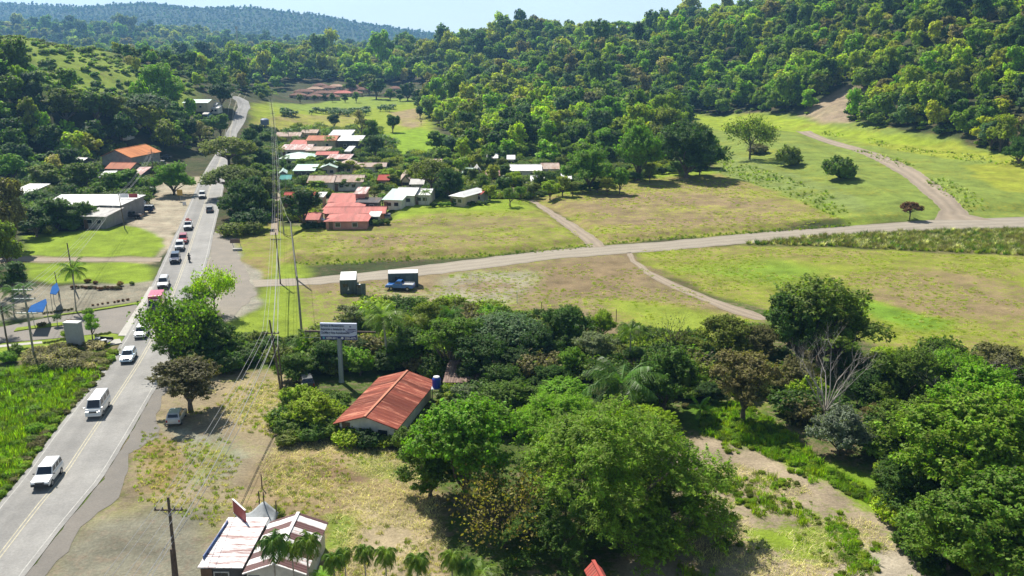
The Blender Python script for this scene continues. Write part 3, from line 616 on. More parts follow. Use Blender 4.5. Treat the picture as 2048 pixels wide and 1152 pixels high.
HS = [
    ('house', 'long pale pinkish roof half hidden by palms at the top of the village', 580, 268, 52, 12, .03, 3, 1.2, 'gable', 'x', 'beige', 'cream'),
    ('house', 'pale roof between the palms behind the terracotta roof', 622, 262, 34, 12, .03, 3, 1.0, 'gable', 'x', 'beige', 'cream'),
    ('warehouse', 'white roofed hall farthest back in the village', 684, 266, 46, 14, .02, 4, .9, 'shed', 'x', 'white', 'white'),
    ('warehouse', 'white roofed hall with dark open front right of the terracotta roof', 703, 277, 50, 12, .02, 4.2, .8, 'shed', 'x', 'white', 'dark'),
    ('house', 'house with large terracotta roof behind a tall palm', 648, 275, 62, 15, .02, 4, 1.2, 'gable', 'x', 'terra', 'cream'),
    ('house', 'small house with pink sheet roof left of the terracotta roof', 602, 285, 38, 8, .02, 3, .8, 'shed', 'x', 'pink', 'terra'),
    ('house', 'house with white roof streaked with rust below the pink roof', 594, 295, 62, 10, .02, 3.2, .9, 'shed', 'x', 'rustw', 'white'),
    ('house', 'house with flat beige roof right of the rust-streaked white roof', 638, 298, 50, 7, .02, 3, .7, 'shed', 'x', 'beige', 'cream'),
    ('house', 'house with wide white and pale green hipped roof', 598, 310, 68, 13, .02, 3.2, 1.5, 'hip', 'x', 'mint', 'white'),
    ('house', 'low house with red and rusty white roof right of the hipped roof', 656, 306, 46, 8, .02, 3.4, .8, 'gable', 'x', 'pink', 'grey'),
    ('house', 'grey-white sheet roofed house just in front of the red rusty roof', 680, 314, 50, 9, .0, 3, .6, 'shed', 'x', 'rustw', 'dark'),
    ('shed', 'small white roof between the grey-white roof and the bluish tree', 700, 298, 14, 12, .0, 3, .6, 'shed', 'x', 'white', 'white'),
    ('house', 'house with mint white roof over a dark carport', 612, 336, 46, 9, .03, 3.2, .9, 'shed', 'x', 'mint', 'dark'),
    ('house', 'house with mint roof behind the round trees of the village', 662, 329, 36, 12, .03, 3.2, 1.0, 'gable', 'y', 'mint', 'cream'),
    ('house', 'house with beige roof edge behind the round trees of the village', 695, 326, 34, 11, .03, 3.2, 1.0, 'gable', 'y', 'beige', 'cream'),
    ('house', 'long low house with dusty white roof behind the middle trees', 745, 329, 62, 8, .02, 3, .9, 'gable', 'x', 'beige', 'white'),
    ('kiosk', 'little teal-roofed hut beside the pole line', 573, 354, 24, 7, .1, 2.6, .9, 'gable', 'x', 'teal', 'green'),
    ('kiosk', 'little pale blue-green roofed hut at the pole line above the teal hut', 566, 343, 18, 7, .2, 2.6, .9, 'gable', 'y', 'mint', 'grey'),
    ('row_house', 'left part of the long whitish roof with small peaks', 646, 357, 56, 10, .02, 3, 1.4, 'gable', 'x', 'beige', 'white'),
    ('row_house', 'right part of the long whitish roof with small peaks', 699, 356, 66, 10, .02, 3, 1.4, 'gable', 'x', 'beige', 'white'),
    ('house', 'dark red roofed house by the lane left of the round dark tree', 586, 389, 34, 8, .05, 3, .9, 'gable', 'x', 'red', 'terra'),
    ('house', 'small dark red roofed house right of the round dark tree', 621, 388, 26, 7, .0, 3, .8, 'gable', 'x', 'red', 'terra'),
    ('shed', 'shed with bright white roof touching the small dark red roof', 641, 390, 22, 6, .0, 3, .4, 'shed', 'x', 'white', 'cream'),
    ('house', 'house with white and pinkish striped roof on red walls', 724, 382, 26, 8, .0, 4, .6, 'shed', 'x', 'rustw', 'pink'),
    ('house', 'house with pink roof topmost of the red roofed cluster', 688, 397, 60, 9, .02, 2.2, 1.0, 'shed', 'x', 'pink', 'pink'),
    ('shed', 'dark grey sheet roof among the red roofs', 738, 401, 50, 5, -.08, 2.8, .5, 'shed', 'x', 'dark', 'dark'),
    ('house', 'house with pink hipped roof second from the top of the red cluster', 690, 410, 84, 9, .02, 2.2, 1.0, 'hip', 'x', 'pink', 'pink'),
    ('house', 'longest pink roof running across the red cluster', 712, 419, 130, 8, .03, 2.2, 1.0, 'gable', 'x', 'pink', 'terra'),
    ('house', 'pink roofed house frontmost of the red cluster', 697, 433, 92, 9, .03, 2.2, 1.0, 'hip', 'x', 'pink', 'pink'),
    ('house', 'small pink roofed house partly under the dark tree', 628, 431, 34, 8, .0, 2.2, 1.0, 'gable', 'x', 'pink', 'pink'),
    ('carport', 'white lean-to roof at the right end of the red cluster', 750, 429, 25, 5, .0, 2.2, .3, 'shed', 'x', 'white', 'grey'),
    ('house', 'house with bright mint green roof beside the field', 795, 390, 44, 12, -.12, 3, 1.0, 'shed', 'x', 'mint', 'white'),
    ('house', 'white roofed house right behind the mint green roof', 818, 381, 44, 12, -.12, 3.2, 1.2, 'gable', 'x', 'white', 'white'),
    ('house', 'white roofed house under the umbrella-shaped tree', 850, 382, 36, 10, -.1, 3, .9, 'gable', 'x', 'white', 'white'),
    ('house', 'house with white diamond-shaped roof right of the dark tree', 938, 384, 38, 13, -.5, 3, .9, 'hip', 'x', 'white', 'cream'),
    ('shed', 'rusty roofed shed behind the white diamond-shaped roof', 962, 384, 22, 6, -.4, 2.6, .6, 'gable', 'x', 'red', 'grey'),
    ('house', 'small pale house with pointed roof left of the umbrella-shaped tree', 811, 352, 20, 10, .1, 3, 1.6, 'gable', 'y', 'beige', 'cream'),
    ('house', 'small green roofed house among the garden trees', 941, 341, 22, 9, -.3, 3, 1.2, 'gable', 'x', 'mint', 'white'),
    ('house', 'small grey roofed house right of the small green roof', 955, 337, 14, 8, .1, 3, 1.2, 'gable', 'y', 'grey', 'white'),
    ('house', 'long bright white roof among the garden trees', 1051, 334, 66, 12, .02, 3.2, 1.2, 'gable', 'x', 'white', 'white'),
    ('house', 'pinkish white roof joined to the long bright white roof', 1100, 331, 38, 11, .02, 3.2, 1.2, 'gable', 'x', 'beige', 'white'),
    ('house', 'white roof at the back of the orchard trees', 985, 311, 24, 10, .0, 3, 1, 'gable', 'x', 'white', 'white'),
    ('house', 'dusty white roof left of the orchard trees', 933, 319, 30, 9, .0, 3, 1, 'gable', 'x', 'beige', 'white'),
    ('house', 'small white roof between two orchard trees', 1022, 314, 18, 8, .0, 3, 1, 'gable', 'x', 'white', 'white'),
    ('house', 'small white roof behind the big bright green tree', 1132, 352, 22, 8, .0, 3, 1, 'gable', 'x', 'white', 'white'),
    ('house', 'dusty white roof peeking out above the umbrella-shaped tree', 868, 322, 34, 9, .02, 3, 1, 'gable', 'x', 'beige', 'white'),
    ('house', 'rusty white roof right of the small green roof', 985, 345, 30, 9, .05, 3, 1, 'gable', 'x', 'rustw', 'cream'),
    ('house', 'white roof in front of the long bright white roof', 1075, 356, 30, 9, -.05, 3, 1, 'gable', 'x', 'white', 'white'),
    ('house', 'small red-brown roof among trees behind the row of light trees', 770, 354, 26, 9, .0, 3, 1, 'gable', 'x', 'red', 'terra'),
    ('house', 'grey roof behind the mint green roof', 836, 362, 30, 9, .0, 3, 1, 'gable', 'x', 'grey', 'white'),
    # left side
    ('house', 'two storey house with bright orange roof on the left', 262, 303, 72, 17, -.25, 5.2, 2.4, 'gable', 'y', 'orange', 'grey'),
    ('house', 'low orange roofed house in front of the two storey orange house', 248, 331, 56, 9, -.1, 3, 1.5, 'gable', 'x', 'terra', 'cream'),
    ('house', 'house with grey roof and dark gable among the left trees', 153, 320, 58, 10, -.25, 3.6, 1.4, 'gable', 'x', 'grey', 'dark'),
    ('shed', 'white roofed shed at the left among trees', 58, 378, 46, 12, -.05, 3.2, .8, 'shed', 'x', 'white', 'white'),
    ('shop', 'long shop with wide white roof on the left', 182, 401, 165, 12, .02, 3.8, .8, 'shed', 'x', 'white', 'block'),
    ('shop', 'grey fronted end of the shops with pale roof beside the parked pickup', 205, 425, 56, 9, -.1, 3.4, .6, 'shed', 'x', 'grey', 'block'),
    ('shop', 'white roofed shop corner carrying the red and white signboard', 246, 401, 46, 13, -.12, 4.0, .5, 'shed', 'x', 'white', 'block'),
    ('house', 'small white roof half under green trees behind the shops', 215, 349, 26, 8, .1, 3, .8, 'shed', 'x', 'white', 'white'),
    ('house', 'patched white roof beside the dark pole behind the shops', 281, 343, 24, 13, .1, 3, .8, 'shed', 'x', 'rustw', 'dark'),
    ('hall', 'long pale green roof beside the far highway bend', 399, 202, 52, 14, .0, 4, 1.2, 'gable', 'x', 'mint', 'cream'),
    ('shed', 'small white roof right of the long pale green roof', 430, 207, 17, 10, .0, 3, .8, 'gable', 'x', 'white', 'white'),
    ('shed', 'white roofed shed below the small white roof by the far bend', 432, 214, 20, 8, .0, 3, .8, 'shed', 'x', 'white', 'white'),
    ('shed', 'tiny blue-grey roof below the long pale green roof', 415, 226, 12, 8, .0, 3, .8, 'gable', 'x', 'grey', 'blue'),
    ('house', 'tiny white roof in the left wood', 254, 263, 18, 8, .0, 3, .8, 'shed', 'x', 'white', 'white')]
for h in HS: house(*h, win=2)
# far estate: hipped brown roofs, each house its own
FE = [(608, 181, 34, 'brownt'), (596, 188, 28, 'brownt'), (630, 176, 28, 'tanr'), (645, 184, 34, 'brownt'), (628, 190, 30, 'brownt'), (655, 174, 26, 'brownt'), (672, 171, 28, 'tanr'), (668, 183, 32, 'brownt'), (686, 184, 32, 'pink'), (664, 191, 26, 'brownt'), (702, 178, 24, 'brownt'),
      (714, 173, 28, 'brownt'), (728, 177, 26, 'brownt'), (740, 171, 20, 'brownt'), (712, 184, 22, 'brownt'), (790, 175, 24, 'brownt'), (780, 184, 22, 'brownt'), (846, 182, 42, 'tanr'), (858, 175, 22, 'brownt'), (640, 169, 24, 'brownt')]
FE.sort()
for k, (x, y, w, c) in enumerate(FE):
    w *= 1.2
    house('villa', {'brownt': 'brown', 'tanr': 'pale tan', 'pink': 'pinkish'}[c] + ' hipped roof villa of the far estate, number %s from the left' % ['one', 'two', 'three', 'four', 'five', 'six', 'seven', 'eight', 'nine', 'ten', 'eleven', 'twelve', 'thirteen', 'fourteen', 'fifteen', 'sixteen', 'seventeen', 'eighteen', 'nineteen', 'twenty'][k],
          x, y, w, 8.5, 0, 3.0, 1.7, 'hip', 'x', c, 'cream', group='villas of the far estate', win=3)
# rusty red roofed house in the tree belt
r_rust = roof_mat('rusty_red_sheets', (.50, .20, .13), (.22, .06, .04), .62, 1, 1.3, .8, 0, scale=.9, spec=.08, vary=(.6, 1.25))
house('farmhouse', 'house with weathered rusty red corrugated roof in the tree belt', 775, 797, 142, 15.5, -.21, 2.3, 1.2, 'gable', 'y', 'terra', 'white', win=3, over=.6, rmt=r_rust)
# striped white building at the bottom edge with its annex
r_band = roof_mat('worn_striped_paint', (.74, .71, .69), (.5, .35, .32), .25, 1, 3, .5, 0, 2.0, (.13, .065, .06), spec=.2)
r_flake = roof_mat('flaking_white_paint', (.76, .72, .72), (.22, .10, .09), .42, 1, 3, .5, 0, scale=.9, spec=.4)
sb = house('roadside_shop', 'shop with white roof banded in dark rust at the bottom edge', 574, 1088, 142, 8.6, -.02, 2.7, .95, 'gable', 'y', 'white', 'white', win=2, over=.3, rmt=r_band)
an = house('roadside_shop', 'annex with flaking white flat roof left of the banded roof', 470, 1085, 100, 8.2, -.02, 2.65, .12, 'shed', 'x', 'white', 'dark', win=1, over=.25, rmt=r_flake)
# blue side screen of the annex
M_BLUE = paint('blue_tarp', (.03, .10, .30), .5, noise=.2)
p0, p1 = G(458, 1040, 2.7), G(409, 1112, 2.7)
mb = MB(); dv = (p1 - p0); an_ = math.atan2(dv.y, dv.x); mb.box(((p0.x + p1.x) / 2 - .12, (p0.y + p1.y) / 2, 1.9), (dv.length, .06, 1.6), an_)
bs = mb.build('side_screen', M_BLUE); tag(bs, 'blue canvas screen along the left side of the annex', 'screen')
def frame_box(name, lab, cat, cx, cy, z0, w, h, t, mat, mat2, rz=0, tilt=0): ...
# low brown-roofed shed hidden behind the rusty roof
r_leaf = roof_mat('leaf_littered_sheet', (.16, .10, .085), (.28, .2, .16), .5, 0, 3, .8, scale=1.2, spec=.1)
house('shed', 'dark leaf-littered shed roof right of the rusty red roof', 945, 745, 118, 7, -.05, 2.6, .5, 'shed', 'x', 'dark', 'dark', win=0, rmt=r_leaf)
house('shed', 'small orange-red roof peeking in at the bottom edge', 1200, 1160, 44, 4, .2, 2.6, .8, 'gable', 'y', 'red', 'terra', win=0)

# ------------------------------------------------------------------ site containers and entrance monument
M_CONT = paint('container_grey_green', (.075, .105, .105), .6, noise=.2, nscale=1.5); M_CTOP = paint('container_white_top', (.74, .74, .72), .6, noise=.1)
def container(label, px, py, L_, W_, H_, rz, ribs=True, logo=False, z=0):
    q = G(px, py); t = thing('site_container', label, 'container', (q.x, q.y, 0.05), rz, None)
    b = MB(); n = int(L_ / .3)
    def corr(x0, y0, x1, y1):
        dx, dy = x1 - x0, y1 - y0; ln = math.hypot(dx, dy); k = int(ln / .15); nx, ny = dy / ln, -dx / ln; vs = []
        for i in range(k + 1):
            o_ = .03 if (i // 2) % 2 else 0; x, y = x0 + dx * i / k + nx * o_, y0 + dy * i / k + ny * o_; vs += [(x, y, .15), (x, y, H_ - .1)]
        b.add(vs, [(2 * i, 2 * i + 2, 2 * i + 3, 2 * i + 1) for i in range(k)])
    a, c = L_ / 2, W_ / 2; corr(-a, -c, a, -c); corr(a, -c, a, c); corr(a, c, -a, c); corr(-a, c, -a, -c)
    b.box((0, 0, .1), (L_, W_, .14)); b.build('walls', M_CONT, t)
    for sx in (-1, 1):
        for sy in (-1, 1): k = MB(); k.box((sx * a, sy * c, H_ / 2), (.16, .16, H_)); k.build('corner_post', M_CONT, t, .01)
    r = MB(); r.box((0, 0, H_ - .02), (L_ + .1, W_ + .1, .12)); r.build('roof', M_CTOP, t, .02)
    d = MB(); d.box((a + .05 if L_ < 3 else a * .35, -c - .05, 1.1), (.9, .06, 2.0)) if L_ < 3.5 else d.box((a * .35, -c - .05, 1.1), (.9, .06, 2.0)); do = d.build('door', paint('container_door', (.10, .14, .14), .5), t)
    hd = MB(); hd.box((a * .35 + .3 if L_ >= 3.5 else a + .3, -c - .1, 1.05), (.12, .05, .05)); hd.build('handle', M_STEEL, do)
    w = MB(); w.box((-a * .4, -c - .04, 1.6), (.9, .07, .6)); w.build('window', M_GLASS, t)
    if logo:
        s = MB(); s.prism([(-.16, .7), (.16, .7), (.1, 1.0), (.04, 1.05), (.03, 1.35), (-.03, 1.35), (-.04, 1.05), (-.1, 1.0)], -c - .10, -c - .086); s.build('white_emblem', M_CTOP, t)
    return t
container('dark site container seen end-on with white roof, left of the two', 698, 580, 2.75, 6.0, 2.6, .14, logo=True)
container('dark site container seen broadside with white roof behind the blue pickup', 807, 571, 5.3, 2.5, 2.6, .09)
container('small dark cabin beside the left container', 721, 589, .95, 1.1, 1.7, .14)
q = G(152, 697); t = thing('entrance_monument', 'tall grey wedge-shaped entrance monument on the lawn', 'monument', (q.x, q.y, .1), -.1)
mb = MB(); mb.prism([(-1.0, 0), (1.25, 0), (1.05, 3.9), (-1.2, 3.9)], -.55, .55); mb.build('slab', paint('monument_grey', (.36, .37, .35), .8, noise=.12), t, .03)
mb = MB(); mb.prism([(-1.25, 3.9), (1.1, 3.9), (1.1, 4.05), (-1.25, 4.05)], -.62, .62); mb.build('cap', paint('monument_cap', (.66, .66, .62), .8), t)
mb = MB(); mb.box((0, 0, .06), (3.2, 1.9, .12)); mb.build('base', M_CONC, t)
# blue canopies by the gravel lot
M_CAN = paint('blue_roof_sheet', (.02, .09, .27), .9, noise=.2, nscale=1, spec=.05)
for lab, c4, zz in [('long blue canopy roof at the left edge by the gravel lot', [(55, 625), (62, 612), (92, 598), (94, 606), (86, 625)], 3.2), ('smaller blue canopy roof behind the long blue one', [(100, 588), (104, 574), (114, 566), (119, 580), (112, 590)], 3.0)]:
    w = [G(x, y, zz) for x, y in c4]; cx, cy = sum(p.x for p in w) / len(w), sum(p.y for p in w) / len(w); t = thing('canopy', lab, 'canopy', (cx, cy, 0))
    mb = MB(); mb.prism([(p.x - cx, p.y - cy) for p in w], zz, zz + .08, axis='z'); mb.build('roof', M_CAN, t)
    for p in w[:4]: mb = MB(); mb.tube([((p.x - cx) * .92, (p.y - cy) * .92, 0), ((p.x - cx) * .92, (p.y - cy) * .92, zz)], .05, 6); mb.build('post', M_STEEL, t)
# grey shade net and red sign behind the annex
M_NET = paint('shade_net', (.30, .32, .33), .9, noise=.25, nscale=2)
g_ = np.random.default_rng(3); c0 = G(508, 1032, 2.2); nn = 12; Vn, Qn = [], []
for i in range(nn + 1):
    for j in range(nn + 1):
        u_, v_ = i / nn * 2 - 1, j / nn * 2 - 1; z = 1.7 + 1.3 * max(0, 1 - abs(u_ - .3) * 1.4) * (.6 + .4 * v_) - .35 * (1 - u_ * u_) * (1 - v_ * v_); Vn.append((c0.x + u_ * 1.9, c0.y + v_ * 1.5, z))
for i in range(nn):
    for j in range(nn): a = i * (nn + 1) + j; Qn.append((a, a + nn + 1, a + nn + 2, a + 1))
t = thing('shade_net', 'grey shade net stretched on two posts behind the annex', 'shade net', (0, 0, 0))
me = mesh_np('net', Vn, np.array(Qn), [M_NET], True); no = link('net', me, t); sm = no.modifiers.new('thick', 'SOLIDIFY'); sm.thickness = .02
for dx, dy, h in ((.6, 1.4, 3.9), (1.7, 1.4, 3.0), (-1.8, -1.4, 2.2), (1.8, -1.4, 2.2)): mb = MB(); mb.tube([(c0.x + dx, c0.y + dy, 0), (c0.x + dx, c0.y + dy, h)], .06, 6); mb.build('post', M_WOOD, t)
M_RED = paint('red_sign_face', (.34, .05, .06), .5, noise=.15); M_SIGNW = paint('sign_white', (.72, .72, .74), .5, noise=.08)
p0, p1 = G(466, 1000, 3.6), G(490, 1022, 3.6); dv = p1 - p0; an_ = math.atan2(dv.y, dv.x); cx, cy = (p0.x + p1.x) / 2, (p0.y + p1.y) / 2
t = thing('shop_sign', 'dark red sign panel with white rim beside the shade net', 'sign', (cx, cy, 0), an_)
mb = MB(); mb.box((0, 0, 3.0), (dv.length, .1, 1.3)); mb.build('panel', M_RED, t)
for z in (2.32, 3.68): mb = MB(); mb.box((0, 0, z), (dv.length + .1, .14, .06)); mb.build('rim', M_SIGNW, t)
for s_ in (-1, 1):
    mb = MB(); mb.tube([(s_ * dv.length * .42, .08, 0), (s_ * dv.length * .42, .08, 3.6)], .05, 6); mb.build('post', M_STEEL, t)
# water tank on its stand
q = G(874, 806); t = thing('water_tank', 'blue water tank with pale lid on a steel stand beside the rusty roof', 'water tank', (q.x, q.y, 0))
mb = MB(); mb.tube([(0, 0, 2.1), (0, 0, 2.2), (0, 0, 3.25), (0, 0, 3.45)], [.5, .55, .55, .4], 16); mb.build('tank', paint('tank_blue', (.01, .045, .36), .35, noise=.1), t, smooth=False)
mb = MB(); mb.tube([(0, 0, 3.45), (0, 0, 3.55)], [.42, .38], 16); mb.build('lid', M_SIGNW, t); mb = MB(); mb.box((0, 0, 2.05), (1.3, 1.3, .08)); mb.build('platform', M_STEEL, t)
for sx in (-1, 1):
    for sy in (-1, 1): mb = MB(); mb.tube([(sx * .58, sy * .58, 0), (sx * .55, sy * .55, 2.03)], .04, 6); mb.build('leg', M_STEEL, t)

# ------------------------------------------------------------------ billboard
M_NAVY = paint('billboard_navy', (.03, .035, .16), .5, noise=.05); M_BBW = paint('billboard_lilac_white', (.52, .56, .72), .5, noise=.06); M_BBB = paint('billboard_text', (.03, .05, .13), .6, noise=.05)
q = G(683, 764); cz = 7.6
ctr = G(676, 666, cz); sc_ = (ctr.y * CP + (CAMH - cz) * SP) / F; BW, BH = 73 * sc_, 33.5 * sc_ / math.cos(.3)
t = thing('billboard', 'white and navy billboard on a thick round grey pole above the trees', 'billboard', (q.x, q.y, 0), -.06)
zc = 7.0
# centre height from the photo row at this distance
zc = CAMH - (CAMH - RP(676, 665, q.y)[2]); zc = RP(676, 665, q.y - .5)[2]; bx = RP(676, 665, q.y - .5)[0] - q.x; S_ = q.y / F / CP * 1.02; BW, BH = 73 * S_, 34 * S_
mb = MB(); mb.tube([(0, 0, 0), (0, 0, 0.3), (0, 0, zc - BH / 2 + .2)], [.4, .33, .31], 16); mb.build('pole', paint('billboard_pole', (.30, .35, .38), .5, .3), t, smooth=False)
mb = MB(); mb.box((bx, 0, zc), (BW, .35, BH)); mb.build('panel', M_BBW, t)
mb = MB(); mb.prism([(bx - BW / 2, zc - BH / 2), (bx + BW / 2, zc - BH / 2), (bx + BW / 2, zc - BH * .18), (bx + BW * .45, zc - BH * .24), (bx + BW * .3, zc - BH * .28), (bx - BW * .1, zc - BH * .27), (bx - BW / 2, zc - BH * .29)], -.19, -.178); mb.build('navy_band', M_NAVY, t)
mb = MB(); mb.box((bx - BW * .72, .1, zc - .1), (BW * .44, .15, .22)); mb.box((bx + BW * .76, .1, zc - .05), (BW * .5, .15, .2)); mb.box((bx, .25, zc - .1), (BW * 1.9, .12, .16)); mb.build('catwalk', M_WOOD, t)
mb = MB()
for xx in (-.94, -.8): mb.tube([(bx + BW * xx, .1, zc + .1), (bx + BW * xx, .1, zc - BH * .45)], .035, 5)
mb.tube([(bx - BW * .94, .1, zc - BH * .42), (bx - BW * .5, .1, zc - BH * .42)], .035, 5); mb.build('railing', M_STEEL, t)
def text(s, size, x, z, mat, parent, y=-.2, name='lettering', align='LEFT', bold=True, xs=1.0):
    cu = bpy.data.curves.new(name, 'FONT'); cu.body = s; cu.size = size; cu.align_x = align; cu.extrude = .006; cu.offset = size * .018 if bold else 0
    tmp = bpy.data.objects.new('tmp', cu); COL.objects.link(tmp); dg = bpy.context.evaluated_depsgraph_get(); me = bpy.data.meshes.new_from_object(tmp.evaluated_get(dg)); bpy.data.objects.remove(tmp)
    me.materials.clear(); me.materials.append(mat); o = link(name, me, parent, (x, y, z), (math.pi / 2, 0, 0)); o.scale = (xs, 1, 1); return o, me
def fit(s, w, h, x, z, mat, parent, **k):
    o, me = text(s, h, x, z, mat, parent, **k); xs = [v.co.x for v in me.vertices]; o.scale.x = w / (max(xs) - min(xs)); return o
L0 = bx - BW * .48
fit('Servicios de Mantenimiento', BW * .64, BH * .20, L0, zc + BH * .30, M_BBB, t); fit('Reparación e Instalación de', BW * .66, BH * .20, L0, zc + BH * .09, M_BBB, t); fit('Cba/Mba y Aires Acondicionados', BW * .78, BH * .20, L0, zc - BH * .13, M_BBB, t)
fit('6058-2011', BW * .30, BH * .17, bx - BW * .34, zc - BH * .44, M_SIGNW, t); fit('2285-6573', BW * .30, BH * .17, bx + BW * .17, zc - BH * .44, M_SIGNW, t)
for xx in (-.41, .1):
    mb = MB(); mb.tube([(bx + BW * xx, -.19, zc - BH * .38), (bx + BW * xx, -.206, zc - BH * .38)], BH * .075, 14); mb.build('phone_symbol', M_SIGNW if xx > 0 else paint('symbol_teal', (.1, .35, .45), .5), t)
mb = MB(); n_ = 14
mb.tube([(bx + BW * (.20 + .22 * k / n_), -.2, zc + BH * (.12 - .17 * math.sin(math.pi * (k / n_) ** .8 * .75 + .15))) for k in range(n_ + 1)], .035, 4); mb.build('logo_swoosh', M_NAVY, t)
fit('CONSTRUMEC', BW * .22, BH * .09, bx + BW * .25, zc + BH * .12, M_BBB, t) if 0 else None
for dz_, ww in ((.16, .22), (.06, .24)):
    mb = MB(); mb.box((bx + BW * .37, -.19, zc + BH * dz_), (BW * ww, .02, BH * .045)); mb.build('logo_line', M_NAVY, t)
mb = MB(); mb.prism([(bx + BW * .33 + BH * .06 * math.cos(a) * (1 if k % 2 else .5), zc + BH * .32 + BH * .06 * math.sin(a) * (1 if k % 2 else .5)) for k, a in enumerate([i * math.pi / 6 for i in range(12)])], -.2, -.18); mb.build('logo_star', M_NAVY, t)

# ------------------------------------------------------------------ poles and wires
M_WIRE = paint('wire', (.36, .35, .34), .6, noise=.05); M_INS = paint('insulator', (.2, .19, .18), .3)
POLES = {}
def pole(key, label, px, py, h, kind='wood', arms=(), top=None, r=.15, group=None, cans=0):
    """px, py = foot of the pole in the photo; arms = (height, half length)"""
    q = TG(px, py) if py < 420 else G(px, py); lean = (0, 0)
    t = thing('utility_pole', label, 'pole', (q.x, q.y, q.z), 0, group); mat = {'wood': M_WOOD, 'conc': paint('concrete_pole', (.30, .27, .22), .85, noise=.25), 'steel': M_STEEL}[kind]
    if top:
        tp_ = RP(top[0], top[1], q.y + (top[2] if len(top) > 2 else 0)); h = tp_[2] - q.z; lean = (tp_[0] - q.x, (top[2] if len(top) > 2 else 0))
    mb = MB(); mb.tube([(0, 0, -.3), (lean[0] * .5, lean[1] * .5, h * .5), (lean[0], lean[1], h)], [r, r * .85, r * .65], 8); mb.build('shaft', mat, t)
    for ah, al in arms:
        cx = lean[0] * (h - ah) / h; mb = MB(); mb.box((cx, -.18, h - ah), (2 * al, .12, .13)); a = mb.build('crossarm', M_WOOD if kind == 'wood' else M_STEEL, t)
        for s_ in (-1, -.45, .45, 1): mb = MB(); mb.tube([(cx + s_ * al * .93, -.18, h - ah), (cx + s_ * al * .93, -.18, h - ah + .12), (cx + s_ * al * .93, -.18, h - ah + .28)], [.03, .07, .04], 6); mb.build('insulator', M_INS, a)
        for s_ in (-1, 1): mb = MB(); mb.tube([(cx + s_ * al * .6, -.2, h - ah), (cx, -.17, h - ah - .55)], .025, 4); mb.build('brace', M_STEEL, a)
    for k in range(cans): mb = MB(); x_ = lean[0] * .85 + (-.35 + .7 * k); mb.tube([(x_, -.25, h - 1.9), (x_, -.25, h - 1.1)], [.16, .16], 8); mb.build('transformer', M_STEEL, t)
    POLES[key] = (q.x + lean[0], q.y + lean[1], q.z + h); return t
pole('a', 'nearest wooden pole with crossarm and insulators at the bottom left', 357, 1188, 0, 'wood', [(1.05, 1.15)], (336, 994), .18)
pole('a2', 'shorter pole stub strapped to the nearest wooden pole', 351, 1196, 0, 'wood', (), (342, 1098), .15)
pole('b', 'taller pole of the pair beside the shrubs left of the billboard', 563, 786, 0, 'wood', [(1.7, 1.0)], (539, 640), .16)
pole('b2', 'shorter pole of the pair beside the shrubs left of the billboard', 565, 776, 0, 'wood', (), (556, 691), .13)
pole('c', 'wooden pole with crossarm between the village and the gravel track', 561, 568, 0, 'wood', [(1.3, .95)], (551, 465), .15)
pole('d', 'thick concrete pole right of the crossarm pole at the village edge', 594, 560, 0, 'conc', (), (581, 444), .2)
pole('e', 'thick leaning concrete pole standing on the green strip before the scrub', 604, 672, 0, 'conc', (), (594, 552), .2)
pole('f', 'wooden pole beside the lane near the round dark tree', 557, 462, 0, 'wood', [(1.2, .9)], (553, 385), .15)
pole('f2', 'thin pole beside the lane left of the red roofs', 568, 470, 0, 'conc', (), (561, 395), .14)
pole('g', 'pole by the village lane at the teal hut', 555, 385, 0, 'wood', [(1.0, .9)], (551, 310), .15)
pole('h', 'pole by the village lane below the hipped roof', 553, 335, 0, 'wood', [(1.0, .9)], (548, 268), .15)
pole('i', 'far pole at the end of the village pole line', 550, 270, 0, 'wood', [(1.0, .9)], (545, 222), .15)
pole('j', 'farthest visible pole in the meadow', 546, 232, 0, 'wood', [(1.0, .9)], (541, 196), .15)
pole('l1', 'tall pylon pole with three white crossarms at the left edge', 69, 718, 0, 'conc', [(.5, 1.5), (1.8, 1.6), (3.9, 1.6)], (46, 572), .17)
pole('l2', 'bare pole at the left edge beside the hedge', 18, 705, 0, 'wood', (), (2, 610), .14)
pole('l3', 'slim wooden pole standing behind the palm by the gravel lane', 150, 580, 0, 'wood', (), (134, 486), .15)
pole('l4', 'slim wooden pole at the corner of the shops', 250, 458, 0, 'wood', (), (237, 388), .13)
pole('l5', 'dark pole in front of the orange roofed house', 308, 362, 0, 'wood', [(1.2, 1.0), (2.2, .9)], (302, 298), .16)
pole('l6', 'short pole behind the smaller blue canopy', 118, 590, 0, 'wood', (), (109, 543), .1)
for k, (x, y, hh) in enumerate([(1034, 606, 2.2), (1083, 630, 2.2), (1232, 646, 2.3), (1140, 485, .9), (524, 977, 1.6), (519, 1012, 1.6)]):
    q = G(x, y); mb = MB(); mb.tube([(0, 0, 0), (.02, 0, hh * .5), (0, 0, hh)], [.07, .06, .06], 6)
    o_ = mb.build('fence_post', M_WOOD if k else M_SIGNW, None, loc=q); tag(o_, ['pale marker post at the edge of the worn field', 'thin dark post behind the tree belt', 'dark post beside the thin palm', 'short stake near the dirt path', 'short dark post in the dry yard', 'short post next to the shade net'][k], 'post')
def wire(label, pts, sag=.9, r=.022, group=None, fine=10):
    out = []
    for a, b in zip(pts, pts[1:]):
        a, b = Vector(a), Vector(b)
        for k in range(fine + 1): t_ = k / fine; p = a.lerp(b, t_); p.z -= sag * 4 * t_ * (1 - t_); out.append(p)
    mb = MB(); mb.tube(out, r, 4, cap=False); tag(mb.build('power_line', M_WIRE, None), label, 'wire', group)
def pt(k, dx, dz): p = POLES[k]; return (p[0] + dx, p[1] - .18, p[2] + dz)
a0 = POLES['a']; back = (a0[0] - 1.5, a0[1] - 42, a0[2] - .5)
NM = ['leftmost', 'second', 'third', 'rightmost']
